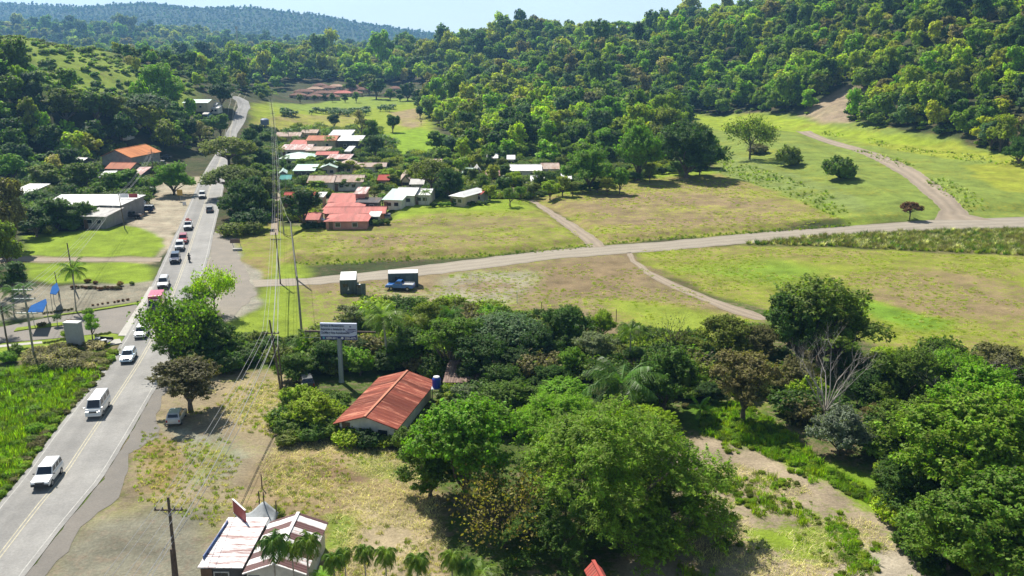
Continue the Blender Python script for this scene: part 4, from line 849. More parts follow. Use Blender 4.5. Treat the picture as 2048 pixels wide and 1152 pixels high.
for i, s_ in enumerate((-1, -.45, .45, 1)):
    wire('%s of the power lines on the crossarms of the wooden poles' % NM[i], [(back[0] + s_, back[1], back[2]), pt('a', s_ * 1.07, -.8), pt('b', s_ * .93, -1.42), pt('c', s_ * .88, -1.0), pt('f', s_ * .84, -.95), pt('g', s_ * .84, -.75), pt('h', s_ * .84, -.75), pt('i', s_ * .84, -.75), pt('j', s_ * .84, -.75)], .8, .020, 'power lines on the wooden poles')
wire('thick dark cable on the lower part of the wooden poles', [(back[0], back[1], back[2] - 3), pt('a', .1, -3.4), pt('b', .1, -3.2), pt('c', .1, -3.0)], 1.0, .04, None)
wire('second cable below the thick dark one on the wooden poles', [(back[0], back[1], back[2] - 3.6), pt('a', .1, -3.9), pt('b2', .0, -.1), pt('c', .1, -3.5)], 1.1, .03, None)
wire('cable joining the tops of the two thick concrete poles', [pt('d', 0, 0), pt('e', 0, -.1)], .5, .025)
wire('cable along the village lane on the right poles', [pt('d', 0, 0), pt('f2', 0, -.2), pt('g', .2, -1.4), pt('h', .2, -1.4)], .6, .02)
for i, (dx, dz) in enumerate([(-1.3, -1.2), (-.6, -1.2), (.6, -1.2), (1.3, -1.2), (0, -3.3)]):
    wire('%s of the lines running from the pylon past the shops' % ['leftmost', 'second', 'third', 'fourth', 'lowest'][i], [(POLES['l1'][0] - 6 + dx, POLES['l1'][1] - 45, POLES['l1'][2] - 1), pt('l1', dx, dz), pt('l4', dx * .6, -.3 - (i == 4) * .5), pt('l5', dx * .6, -1 - (i == 4))], 1.4, .022, 'lines past the shops')
# ------------------------------------------------------------------ vehicles (local +Y is the front)
M_TYRE = paint('tyre', (.02, .02, .02), .9, noise=.2); M_RIM = paint('rim', (.4, .4, .42), .35, .7); M_BLK = paint('black_trim', (.025, .025, .027), .5); M_HL = paint('headlight', (.75, .77, .8), .15, spec=.9); M_TL = paint('tail_light', (.35, .02, .02), .2)
M_CGL = paint('car_glass', (.012, .018, .028), .08, noise=.05, spec=.9)
def cpaint(k, c): return paint('car_paint_' + k, c, .28, .1, noise=.05, spec=.6, coat=.6)
CP_ = {'white': (.74, .74, .73), 'navy': (.02, .035, .09), 'black': (.02, .02, .024), 'blue': (.02, .14, .45), 'red': (.38, .02, .03), 'silver': (.45, .46, .48), 'paleblue': (.50, .66, .82), 'grey': (.14, .14, .15), 'pinkred': (.62, .10, .16), 'dkgrey': (.06, .06, .07)}
# profile = lower body side outline (y, z) and cabin: base ys, roof ys, heights
TYPES = {
    'suv': dict(L=4.7, W=1.8, body=[(-2.35, .45), (2.3, .45), (2.35, .8), (2.25, .98), (1.0, 1.1), (-2.3, 1.1), (-2.35, .9)], cab=(-2.25, 1.0, -2.1, .35, 1.1, 1.78), wb=1.4, wr=.38),
    'sedan': dict(L=4.4, W=1.7, body=[(-2.2, .35), (2.15, .35), (2.2, .6), (2.1, .78), (1.0, .92), (-1.5, .98), (-2.15, .95), (-2.2, .7)], cab=(-1.75, 1.0, -1.1, .25, .93, 1.42), wb=1.3, wr=.31),
    'hatch': dict(L=3.9, W=1.68, body=[(-1.95, .35), (1.9, .35), (1.95, .6), (1.85, .8), (1.0, .95), (-1.9, 1.0), (-1.95, .7)], cab=(-1.88, 1.0, -1.6, .3, .95, 1.5), wb=1.2, wr=.31),
    'van': dict(L=4.9, W=1.82, body=[(-2.45, .35), (2.4, .35), (2.45, .7), (2.38, 1.05), (2.2, 1.2), (-2.45, 1.2)], cab=(-2.43, 2.15, -2.38, 1.45, 1.2, 2.15), wb=1.35, wr=.34),
    'pickup': dict(L=5.1, W=1.8, body=[(-2.55, .5), (2.5, .5), (2.55, .85), (2.4, 1.02), (1.1, 1.12), (-.55, 1.12), (-.55, 1.1), (-2.55, 1.1)], cab=(-.5, 1.2, -.35, .55, 1.1, 1.75), wb=1.5, wr=.38, bed=(-2.5, -.6)),
    'jeep': dict(L=4.0, W=1.75, body=[(-2.0, .5), (1.95, .5), (2.0, .9), (1.9, 1.08), (.6, 1.15), (-1.95, 1.15)], cab=(-1.92, .6, -1.85, .3, 1.15, 1.85), wb=1.2, wr=.4),
    'truck': dict(L=6.0, W=2.1, body=[(-3.0, .6), (2.95, .6), (3.0, 1.0), (2.9, 1.3), (1.2, 1.35), (1.2, .95), (-3.0, .95)], cab=(1.25, 2.85, 1.35, 2.2, 1.3, 2.2), wb=1.9, wr=.42, box=(-2.95, 1.15, .96, 2.7)),
}
def vehicle(name, label, cat, px, py, typ, rz, body='white', roof=None, box='white', loc=None, group=None, load=False):
    """px, py = ground point below the middle of the vehicle; rz = heading angle of the front from +Y"""
    d = TYPES[typ]; q = Vector(loc) if loc else TG(px, py); q.z += .07; t = thing(name, label, cat, q, rz, group); m = cpaint(body, CP_[body]); W = d['W'] / 2
    mb = MB(); mb.prism(d['body'], -W, W, axis='x'); mb.build('body', m, t, .07, False)
    b0, b1, r0, r1, z0, z1 = d['cab']; wt_, wr_ = W * .95, W * .80
    mb = MB(); z0_ = z0 - .03
    vs = [(-wt_, b0, z0_), (wt_, b0, z0_), (wt_, b1, z0_), (-wt_, b1, z0_), (-wr_, r0, z1), (wr_, r0, z1), (wr_, r1, z1), (-wr_, r1, z1)]
    mb.add(vs, [(3, 2, 1, 0), (4, 5, 6, 7), (0, 1, 5, 4), (1, 2, 6, 5), (2, 3, 7, 6), (3, 0, 4, 7)]); cab = mb.build('cabin', m, t, .05)
    rf = MB(); rf.box((0, (r0 + r1) / 2, z1 + .015), (2 * wr_ * .96, (r1 - r0) * .96, .04)); rf.build('roof_panel', cpaint(roof or body, CP_[roof or body]), cab, .015)
    V4 = [Vector(v) for v in vs]
    def pane(nm, a, b, c, e, lo, hi, s0, s1, off_):
        n = ((b - a).cross(e - a)).normalized(); 
        def P(u, v): return a.lerp(b, u).lerp(e.lerp(c, u), v)
        q4 = [P(s0, lo), P(s1, lo), P(s1, hi), P(s0, hi)]; g = MB(); o4 = [p + n * off_ for p in q4]; i4 = [p - n * .01 for p in q4]
        g.add(i4 + o4, [(3, 2, 1, 0), (4, 5, 6, 7)] + [(i, (i + 1) % 4, (i + 1) % 4 + 4, i + 4) for i in range(4)]); g.build(nm, M_CGL, cab)
    pane('windscreen', V4[2], V4[3], V4[7], V4[6], .12, .92, .06, .94, .012); pane('rear_window', V4[0], V4[1], V4[5], V4[4], .3, .9, .1, .9, .012)
    nside = 1 if typ in ('pickup', 'truck') else 3 if typ in ('van', 'suv') else 2
    for sgn in (0, 1):
        a, b, c, e = (V4[1], V4[2], V4[6], V4[5]) if sgn else (V4[3], V4[0], V4[4], V4[7])
        for k in range(nside):
            u0, u1 = k / nside + .045, (k + 1) / nside - .03; pane('side_window', a, b, c, e, .3, .88, u0 if nside > 1 else .1, u1 if nside > 1 else .9, .012)
    wb = d['wb']; wr = d['wr']
    for sx in (-1, 1):
        for yy in (wb, -wb):
            g = MB(); g.tube([(sx * (W - .2), yy, wr), (sx * (W + .02), yy, wr)], wr, 16); wo = g.build('wheel', M_TYRE, t)
            g = MB(); g.tube([(sx * (W + .018), yy, wr), (sx * (W + .035), yy, wr)], wr * .58, 12); g.build('rim', M_RIM, wo)
        yb = max(p[0] for p in d['body']); yr = min(p[0] for p in d['body']); zf = sorted(p[1] for p in d['body'] if p[0] > yb - .2)[-1]
        g = MB(); g.box((sx * W * .72, yb - .05, zf - .16), (.32, .16, .17)); g.build('headlight', M_HL, t, .02)
        g = MB(); g.box((sx * W * .84, yr + .03, zf - .1), (.16, .1, .28)); g.build('tail_light', M_TL, t, .01)
        g = MB(); g.box((sx * (W + .1), b1 - .1, z0 + .12), (.2, .1, .14)); g.build('mirror', m if typ != 'suv' else M_BLK, t, .02)
    zb = min(p[1] for p in d['body']); g = MB(); g.box((0, yb + .02, zb + .12), (2 * W * .96, .14, .22)); g.build('bumper', M_BLK if body in ('white', 'navy') and typ in ('suv', 'jeep', 'truck', 'pickup') else m, t, .03)
    g = MB(); g.box((0, yb - .015, zf - .18), (W * .95, .1, .18)); g.build('grille', M_BLK, t)
    if 'bed' in d:
        y0, y1 = d['bed']; g = MB(); g.box((0, (y0 + y1) / 2, 1.09), (2 * W - .3, y1 - y0 - .15, .06)); g.build('bed', M_BLK if body != 'blue' else M_STEEL, t)
        for sx in (-1, 1): g = MB(); g.box((sx * (W - .06), (y0 + y1) / 2, 1.18), (.1, y1 - y0, .16)); g.build('bed_rail', m if body != 'blue' else M_STEEL, t, .02)
        if load: g = MB(); g.box((0, (y0 + y1) / 2, 1.5), (1.3, 1.3, .7), .2); g.box((.2, (y0 + y1) / 2 - .3, 1.95), (.7, .6, .5), .5); g.build('load', paint('load_red', (.4, .12, .1), .8, noise=.4), t, .08)
    if 'box' in d:
        y0, y1, za, zb_ = d['box']; g = MB(); g.box((0, (y0 + y1) / 2, (za + zb_) / 2), (2 * W + .1, y1 - y0, zb_ - za)); g.build('cargo_box', cpaint(box, CP_[box]), t, .06)
    if typ in ('suv',) and roof != body:
        for sx in (-1, 1): g = MB(); g.tube([(sx * wr_ * .86, r0 + .2, z1 + .08), (sx * wr_ * .86, r1 - .2, z1 + .08)], .025, 5); g.build('roof_rail', M_BLK, t)
    return t
def road_dir(x, y):                          # heading toward the camera along the highway at this place
    k = min(range(len(ROADC) - 1), key=lambda i: (ROADC[i].x - x) ** 2 + (ROADC[i].y - y) ** 2); d_ = ROADC[max(0, k - 1)] - ROADC[min(len(ROADC) - 1, k + 2)]; return math.atan2(d_.y, d_.x) - math.pi / 2
def on_road(name, label, cat, px, py, typ, away=False, **k):
    q = G(px, py); return vehicle(name, label, cat, px, py, typ, road_dir(q.x, q.y) + (math.pi if away else 0), **k)
on_road('parked_suv' if 0 else 'suv', 'white off-road car with black bumper nearest on the highway', 'car', 97, 962, 'suv', roof='white')
on_road('van', 'white passenger van on the highway behind the nearest car', 'van', 198, 824, 'van')
on_road('car', 'pale blue car with white roof following the white van', 'car', 258, 720, 'hatch', body='paleblue', roof='white')
on_road('suv', 'white car level with the grey entrance monument on the highway', 'car', 284, 672, 'hatch', body='white')
on_road('truck', 'small truck with pinkish red box and dark cab', 'truck', 314, 620, 'truck', body='dkgrey', box='pinkred')
on_road('suv', 'white car between the red-topped truck and the gravel lane', 'car', 328, 574, 'suv', body='white')
on_road('pickup', 'dark navy vehicle beside the motorcycle', 'pickup', 351, 524, 'suv', body='navy', roof='navy')
on_road('jeep', 'white jeep right behind the dark navy vehicle', 'car', 360, 500, 'jeep', body='white', roof='white')
on_road('car', 'red car behind the white jeep', 'car', 367, 485, 'suv', body='red', roof='red')
on_road('pickup', 'white pickup with a red load near the rain tree shadow', 'pickup', 377, 458, 'pickup', body='white', load=True)
on_road('car', 'dark car with pale roof driving away beside the rain tree shadow', 'car', 420, 424, 'hatch', away=True, body='dkgrey', roof='silver')
on_road('car', 'white car coming out from under the rain tree', 'car', 405, 396, 'suv', body='white', roof='white')
vehicle('car', 'silver grey hatchback parked on the verge under the brownish tree', 'car', 354, 842, 'hatch', .12, body='silver')
vehicle('pickup', 'black pickup parked before the grey shop front', 'pickup', 265, 437, 'pickup', 1.45, body='black')
vehicle('suv', 'dark blue car parked behind the black pickup', 'car', 291, 425, 'suv', 1.6, body='navy', roof='silver')
vehicle('car', 'pale car parked close to the shop entrance', 'car', 277, 413, 'hatch', 1.5, body='silver')
vehicle('car', 'white car parked beside the round bright tree', 'car', 303, 387, 'suv', .15, body='white')
vehicle('car', 'dark grey car parked in front of the orange roofed house', 'car', 318, 332, 'suv', 1.5, body='dkgrey', roof='silver')
vehicle('car', 'black car parked below the wall right of the orange roof', 'car', 331, 318, 'sedan', 1.5, body='black')
vehicle('car', 'dark grey car parked in the shade left of the billboard pole', 'car', 613, 772, 'hatch', .35, body='dkgrey', roof='grey')
vehicle('pickup', 'bright blue pickup with steel bed parked at the container', 'pickup', 801, 580, 'pickup', 1.42, body='blue')
vehicle('car', 'dark car parked at the right end of the red roofs', 'car', 776, 439, 'hatch', .1, body='grey')
vehicle('car', 'white car in the yard behind the row of light trees', 'car', 634, 348, 'hatch', 1.5, body='white')
vehicle('car', 'silver car half hidden at the small dark red roof', 'car', 634, 447, 'sedan', 1.4, body='silver')
# black open trailer on the verge
q = G(203, 690); t = thing('trailer', 'low black open trailer with junk beside the ditch', 'trailer', (q.x, q.y, .1), 1.4)
g = MB(); g.box((0, 0, .55), (1.7, 3.0, .12)); g.build('deck', M_BLK, t)
for sx in (-1, 1):
    g = MB(); g.box((sx * .85, 0, .75), (.08, 3.0, .4)); g.build('side_board', M_BLK, t); g = MB(); g.tube([(sx * .75, 0, .3), (sx * .95, 0, .3)], .3, 12); g.build('wheel', M_TYRE, t)
g = MB(); g.box((.1, .6, .8), (.8, .7, .35), .4); g.box((-.3, -.6, .75), (.5, .9, .25), .9); g.build('junk', M_STEEL, t, .03)
# motorcycle with its rider
q = G(379, 524); mz = road_dir(q.x, q.y) + math.pi
t = thing('motorcycle', 'black motorcycle ridden up the right lane', 'motorcycle', (q.x, q.y, .07), mz)
for yy in (-.65, .68): g = MB(); g.tube([(-.06, yy, .31), (.06, yy, .31)], .31, 16); g.build('wheel', M_TYRE, t)
g = MB(); g.box((0, .05, .62), (.26, .75, .3)); g.box((0, -.05, .42), (.22, .5, .3)); g.build('frame', M_BLK, t, .06)
g = MB(); g.box((0, -.4, .84), (.28, .7, .1)); g.build('seat', M_BLK, t, .03); g = MB(); g.tube([(-.36, .38, 1.05), (0, .5, 1.0), (.36, .38, 1.05)], .02, 6); g.build('handlebar', M_STEEL, t)
g = MB(); g.tube([(0, .68, .31), (0, .48, 1.0)], .04, 6); g.build('fork', M_STEEL, t)
def skin_body(name, J, E, parent, mat):
    me = bpy.data.meshes.new(name); me.from_pydata([j[:3] for j in J], E, []); me.materials.append(mat); o = link(name, me, parent)
    sk = o.modifiers.new('skin', 'SKIN'); me.skin_vertices or None
    for i, j in enumerate(J): me.skin_vertices[0].data[i].radius = (j[3], j[3] * .85)
    me.skin_vertices[0].data[0].use_root = True; ss_ = o.modifiers.new('sub', 'SUBSURF'); ss_.levels = 2; ss_.render_levels = 2; return o
t = thing('person', 'motorcycle rider in dark clothes with dark helmet sitting upright', 'person', (q.x, q.y, .07), mz)
def mk_skin(name, J, E, parent, mat):
    me = bpy.data.meshes.new(name); me.from_pydata([j[:3] for j in J], E, []); me.materials.append(mat); o = link(name, me, parent); o.modifiers.new('skin', 'SKIN')
    bpy.context.view_layer.update()
    sv = me.skin_vertices[0].data if len(me.skin_vertices) else None
    if sv:
        for i, j in enumerate(J): sv[i].radius = (j[3], j[3])
        sv[0].use_root = True
    s_ = o.modifiers.new('sub', 'SUBSURF'); s_.levels = 1; s_.render_levels = 2; return o
J = [(0, -.3, .95, .16), (0, -.25, 1.2, .15), (0, -.18, 1.42, .17), (0, -.12, 1.56, .06), (0, -.1, 1.7, .11), (.19, -.15, 1.42, .07), (.3, .08, 1.2, .05), (.33, .36, 1.08, .04), (-.19, -.15, 1.42, .07), (-.3, .08, 1.2, .05), (-.33, .36, 1.08, .04),
     (.14, -.28, .92, .1), (.22, .12, .85, .08), (.2, .0, .42, .06), (.2, .12, .34, .05), (-.14, -.28, .92, .1), (-.22, .12, .85, .08), (-.2, .0, .42, .06), (-.2, .12, .34, .05)]
E = [(0, 1), (1, 2), (2, 3), (3, 4), (2, 5), (5, 6), (6, 7), (2, 8), (8, 9), (9, 10), (0, 11), (11, 12), (12, 13), (13, 14), (0, 15), (15, 16), (16, 17), (17, 18)]
mk_skin('rider_body', J, E, t, paint('dark_clothes', (.03, .03, .04), .9))
g = MB(); g.tube([(0, -.1, 1.62), (0, -.1, 1.68), (0, -.09, 1.8), (0, -.1, 1.88)], [.1, .15, .14, .05], 12); g.build('helmet', M_BLK, t, smooth=True)
# ------------------------------------------------------------------ signs
def sign(name, label, px, py, w, h, z0, rz, mat, words=None, tmat=None, ts=.3, posts=2, pm=None, lean=0):
    q = TG(px, py); t = thing(name, label, 'sign', q, rz)
    g = MB(); g.box((0, 0, z0 + h / 2), (w, .1, h)); g.build('panel', mat, t)
    for k in range(posts): g = MB(); x_ = 0 if posts == 1 else (k * 2 - 1) * w * .38; g.tube([(x_ + lean, .09, 0), (x_, .09, z0 + h * .8)], .06, 6); g.build('post', pm or M_STEEL, t)
    if words: fit(words, w * .85, ts, -w * .42, z0 + h * .35, tmat or M_SIGNW, t, y=-.06)
    return t
M_YSIGN = paint('yellow_sign', (.50, .33, .07), .6, noise=.2)
sign('signboard', 'yellowish signboard standing under the round bright tree', 361, 403, 1.5, 1.6, 1.7, 0, M_YSIGN, posts=1)
sign('signboard', 'small white board under the yellowish signboard', 369, 411, .9, .9, .15, .1, M_SIGNW)
sign('signboard', 'brown rusted board on splayed legs by the apron', 471, 498, 2.1, .9, 1.3, .05, paint('rusted_board', (.16, .10, .08), .8, noise=.3), lean=.5)
g = MB(); qq = G(475, 501); g.box((0, 0, .25), (1.9, 1.0, .5), .3); tag(g.build('concrete_block', M_CONC, None, .08, loc=qq), 'pale concrete block at the foot of the brown rusted board', 'block')
qs = G(258, 396, 4.6); t = thing('shop_sign', 'red and white sign standing on the corner shop roof', 'sign', (qs.x, qs.y, 0), 0)
g = MB(); g.box((-1.2, 0, 5.2), (2.2, .08, 1.0)); g.build('white_panel', M_SIGNW, t); g = MB(); g.box((1.1, 0, 5.2), (2.2, .08, 1.0)); g.build('red_panel', M_RED, t)
for k in (-2.2, 2.1): g = MB(); g.tube([(k, .07, 4.0), (k, .07, 5.7)], .05, 6); g.build('post', M_STEEL, t)
sign('signboard', 'round-cornered grey board beside the rain tree trunk', 453, 425, 1.0, 1.2, .8, 0, M_STEEL, posts=1)
qd = TG(531, 264); g = MB(); g.tube([(0, 0, 0), (0, 0, 3)], .1, 6); g.build
t = thing('raised_tank', 'blue-grey round water tank top at the pole line', 'tank', TG(531, 268)); g = MB(); g.tube([(0, 0, 0), (0, 0, 4), (0, 0, 4.2), (0, 0, 6.5), (0, 0, 7)], [.4, .4, 1.9, 1.9, 1.2], 14); g.build('vessel', paint('slate', (.16, .2, .3), .5), t)  # round tank vessel widening on top of a stem
# distant mast on the low hill
pm = T(474, 76, 0) or G(474, 90); t = thing('radio_mast', 'thin radio mast on the skyline of the low hill', 'mast', (RP(474, 75, 980)[0], 980, H1(RP(474, 75, 980)[0], 980)), 0)
hm = RP(474, 52, 980)[2] - H1(RP(474, 75, 980)[0], 980); g = MB(); g.tube([(0, 0, 0), (0, 0, hm)], [.8, .5], 6); g.build('mast', M_STEEL, t); g = MB(); g.box((0, 0, hm - 2), (2.4, 1.2, 3)); g.build('antenna_panel', M_STEEL, t)
# ------------------------------------------------------------------ foliage materials
def leaf_mat(name, hue=.0, trans=.42, clump=.55, rough=.6, spec=.2):
    m, nt, o = new_mat(name); L = nt.links.new
    at = N(nt, 'Attribute', attribute_name='tint', attribute_type='INSTANCER')
    lv = N(nt, 'Attribute', attribute_name='lv'); tcx = N(nt, 'TexCoord'); n = N(nt, 'TexNoise', Scale=clump, Detail=3.0, Roughness=.6)
    L(tcx.outputs['Object'], n.inputs['Vector'])
    a = N(nt, 'MapRange'); a.inputs['From Min'].default_value = .3; a.inputs['From Max'].default_value = .7; a.inputs['To Min'].default_value = .65; a.inputs['To Max'].default_value = 1.4
    L(n.outputs['Fac'], a.inputs[0])
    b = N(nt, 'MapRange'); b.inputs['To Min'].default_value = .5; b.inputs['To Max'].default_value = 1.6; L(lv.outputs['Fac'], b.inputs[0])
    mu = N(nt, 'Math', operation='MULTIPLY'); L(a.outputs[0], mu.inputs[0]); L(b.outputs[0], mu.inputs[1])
    sc = N(nt, 'VectorMath', operation='SCALE'); L(at.outputs['Color'], sc.inputs[0]); L(mu.outputs[0], sc.inputs['Scale'])
    hs = N(nt, 'HueSaturation'); hr = N(nt, 'MapRange'); hr.inputs['To Min'].default_value = .478; hr.inputs['To Max'].default_value = .515
    L(lv.outputs['Fac'], hr.inputs[0]); L(hr.outputs[0], hs.inputs['Hue']); L(sc.outputs[0], hs.inputs['Color'])
    p = N(nt, 'BsdfPrincipled', Roughness=rough); p.inputs['Specular IOR Level'].default_value = spec
    t = N(nt, 'BsdfTranslucent'); tm = N(nt, 'VectorMath', operation='MULTIPLY'); tm.inputs[1].default_value = (1.4, 1.65, .4)
    L(hs.outputs[0], p.inputs['Base Color']); L(hs.outputs[0], tm.inputs[0]); L(tm.outputs[0], t.inputs['Color'])
    mx = N(nt, 'MixShader'); mx.inputs[0].default_value = trans; L(p.outputs[0], mx.inputs[1]); L(t.outputs[0], mx.inputs[2]); L(mx.outputs[0], o.inputs[0])
    return m
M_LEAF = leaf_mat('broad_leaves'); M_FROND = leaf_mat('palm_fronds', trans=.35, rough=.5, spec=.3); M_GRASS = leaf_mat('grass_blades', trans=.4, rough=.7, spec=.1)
M_BARK = paint('bark', (.17, .135, .10), .9, noise=.5, nscale=4, spec=.1)
M_BARKP = paint('pale_bark', (.42, .38, .33), .9, noise=.3, nscale=4, spec=.1)
M_BARKD = paint('dark_bark', (.075, .06, .05), .9, noise=.4, nscale=4, spec=.1)

WEED = None
def _rdir(g, n):
    v = g.normal(size=(n, 3)); return v / np.linalg.norm(v, axis=1, keepdims=True)
def leaves(g, C, Nn, S, asp=.6):
    """rhombic leaf faces at C, facing Nn, sized S"""
    n = len(C); r = _rdir(g, n); t = np.cross(Nn, r); t /= np.linalg.norm(t, axis=1, keepdims=True) + 1e-9; b = np.cross(Nn, t)
    S = S[:, None]
    V = np.stack([C + t * S, C + b * S * asp, C - t * S, C - b * S * asp], 1).reshape(-1, 3)
    lv = np.repeat(g.random(n), 4)
    return V, np.arange(4 * n).reshape(n, 4), lv
_ico = None
def icos():
    global _ico
    if _ico is None:
        bm = bmesh.new(); bmesh.ops.create_icosphere(bm, subdivisions=2, radius=1)
        _ico = (np.array([v.co[:] for v in bm.verts]), np.array([[v.index for v in f.verts] for f in bm.faces])); bm.free()
    return _ico
def crown_mesh(name, seed, lobes, nleaf, leaf, core=.58, up=.45, rnd=.55, asp=.6, droop=0, spread=.22, mat=None, low=-.45):
    """crown of leaf faces clustered on lobes (x,y,z,rx,rz), with a knobbly core of deeper foliage in each lobe"""
    g = np.random.default_rng(seed); Lb = np.array(lobes, float); area = Lb[:, 3] * (Lb[:, 3] + Lb[:, 4]); k = g.choice(len(Lb), nleaf, p=area / area.sum())
    d = _rdir(g, nleaf); m = d[:, 2] < low; d[m, 2] *= -1
    # leaves sit along short shoots that point out of each lobe, so that light falls between them
    NS = 30; cl = _rdir(g, NS * len(Lb)).reshape(len(Lb), NS, 3); cl[:, :, 2] = np.where(cl[:, :, 2] < low, -cl[:, :, 2], cl[:, :, 2]); sel = g.integers(0, NS, nleaf); cd = cl[k, sel]; sl_ = (.8 + .5 * g.random((len(Lb), NS)))[k, sel]
    t_ = g.random(nleaf); rad = (.62 + (.30 + spread * .8) * t_) * sl_ ** .6
    P = Lb[k, :3] + (cd * rad[:, None] + g.normal(size=(nleaf, 3)) * (.17 * (1.15 - t_))[:, None]) * np.stack([Lb[k, 3], Lb[k, 3], Lb[k, 4]], 1)
    P[:, 2] += (t_ - .3) * .22 * Lb[k, 3]; d = cd * .7 + d * .5; d /= np.linalg.norm(d, axis=1, keepdims=True)
    P[:, 2] -= droop * (P[:, 0] ** 2 + P[:, 1] ** 2)
    Nn = d + _rdir(g, nleaf) * rnd + np.array([0, 0, up]); Nn /= np.linalg.norm(Nn, axis=1, keepdims=True)
    V, Q, lv = leaves(g, P, Nn, leaf * (.6 + g.random(nleaf) * .8), asp)
    Vs, Fs, LV = [V], [Q], [lv]; tri = []
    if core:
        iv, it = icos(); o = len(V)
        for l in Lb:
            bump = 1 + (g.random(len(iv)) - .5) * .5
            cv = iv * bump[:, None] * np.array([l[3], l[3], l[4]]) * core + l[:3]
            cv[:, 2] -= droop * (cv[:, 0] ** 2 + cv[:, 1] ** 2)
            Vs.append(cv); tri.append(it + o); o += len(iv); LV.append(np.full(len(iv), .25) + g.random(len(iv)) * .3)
        Fs.append(np.concatenate(tri))
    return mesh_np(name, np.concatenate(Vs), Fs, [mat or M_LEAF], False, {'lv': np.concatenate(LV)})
def limb_mesh(name, seed, H, r0, tips, mat, fork=.4, twig=0, twl=1.2, lean=(0, 0)):
    g = random.Random(seed); mb = MB(); f = Vector((lean[0], lean[1], H * fork))
    mb.tube([(0, 0, -.6), (0, 0, 0.1), (f.x * .4, f.y * .4, f.z * .5), f], [r0 * 1.5, r0 * 1.15, r0, r0 * .8], 7)
    def twigs(p, d, l, n, r):
        for _ in range(n):
            dd = (d + Vector((g.uniform(-1, 1), g.uniform(-1, 1), g.uniform(-.4, 1))) * .8).normalized(); q = p + dd * l * g.uniform(.5, 1); k = p.lerp(q, .5) + Vector((g.uniform(-1, 1), g.uniform(-1, 1), .3)) * l * .1
            mb.tube([p, k, q], [r, r * .7, r * .25], 3, cap=False)
            if n > 2 and l > .8: twigs(q, dd, l * .6, n - 2, r * .5)
    for t in tips:
        t = Vector(t); s = f.lerp(Vector((0, 0, f.z * .7)), g.random() * .6); mid = s.lerp(t, .55) + Vector((g.uniform(-1, 1), g.uniform(-1, 1), g.uniform(-.3, .9))) * H * .07
        mid += Vector((g.uniform(-1, 1), g.uniform(-1, 1), g.uniform(-.5, .8))) * H * .05; q1 = s.lerp(mid, .5) + Vector((g.uniform(-1, 1), g.uniform(-1, 1), .8)) * H * .03
        mb.tube([s, q1, mid, t], [r0 * .5, r0 * .4, r0 * .28, r0 * .1], 5, cap=False)
        if twig: twigs(t, (t - mid).normalized(), twl, twig, r0 * .1); twigs(mid, (t - mid).normalized(), twl, max(1, twig - 1), r0 * .1)
    return mb.mesh(name, mat, smooth=True)

# prototype = (crown mesh, trunk mesh, nominal crown width, nominal crown centre height, nominal height)
PROTO = {}
def make_round(key, seed, R0, H, nl, leaf, nleaf, flat=.8, base=.35, core=.58, mat=M_BARK, spread=.22, lr=.42, twig=0, rnd=.55, low=-.45, droop=0, asp=.6, jitter=.18):
    g = random.Random(seed); lobes, tips = [], []; zc = H * (base + (1 - base) * .5); hz = H * (1 - base) * .5
    lobes.append((0, 0, zc, R0 * .55, hz * .7))
    for i in range(nl):
        a = i * 2.399 + g.uniform(-.4, .4); e = g.uniform(-.35, 1.0); e = math.sin(e * math.pi / 2) if e > 0 else e
        rr_ = R0 * (1 - lr * .9) * math.sqrt(max(.05, 1 - e * e * .85)) * g.uniform(1 - jitter, 1 + jitter); z = zc + e * hz * (1 - lr * flat * .5) * g.uniform(.85, 1.1)
        r = R0 * lr * g.uniform(.7, 1.2); lobes.append((math.cos(a) * rr_, math.sin(a) * rr_, z, r, r * flat)); tips.append((math.cos(a) * rr_ * .9, math.sin(a) * rr_ * .9, z))
    cm = crown_mesh('crown', seed, lobes, nleaf, leaf, core, spread=spread, rnd=rnd, low=low, droop=droop, asp=asp)
    tm = limb_mesh('trunk', seed, H, R0 * .055 + .08, tips[:10], mat, fork=base * .9 + .05, twig=twig)
    PROTO[key] = (cm, tm, R0 * 2.0, zc, H)
def make_umbrella(key, seed, R0, H, nl, leaf, nleaf, core=.5, thick=.16, mat=M_BARK):
    g = random.Random(seed); lobes, tips = [], []
    for i in range(nl):
        q = math.sqrt((i + .5) / nl); a = i * 2.399 + g.uniform(-.3, .3); rr_ = R0 * .86 * q; z = H * (.92 - .30 * q * q) + g.uniform(-.04, .04) * H; r = R0 * .24 * g.uniform(.75, 1.25)
        lobes.append((math.cos(a) * rr_, math.sin(a) * rr_, z, r, R0 * thick * g.uniform(.7, 1.1))); tips.append((math.cos(a) * rr_, math.sin(a) * rr_, z - .3))
    PROTO[key] = (crown_mesh('crown', seed, lobes, nleaf, leaf, core, up=.9, rnd=.7), limb_mesh('trunk', seed, H, R0 * .05, tips[::2], mat, fork=.42, twig=0), R0 * 2, H * .78, H)
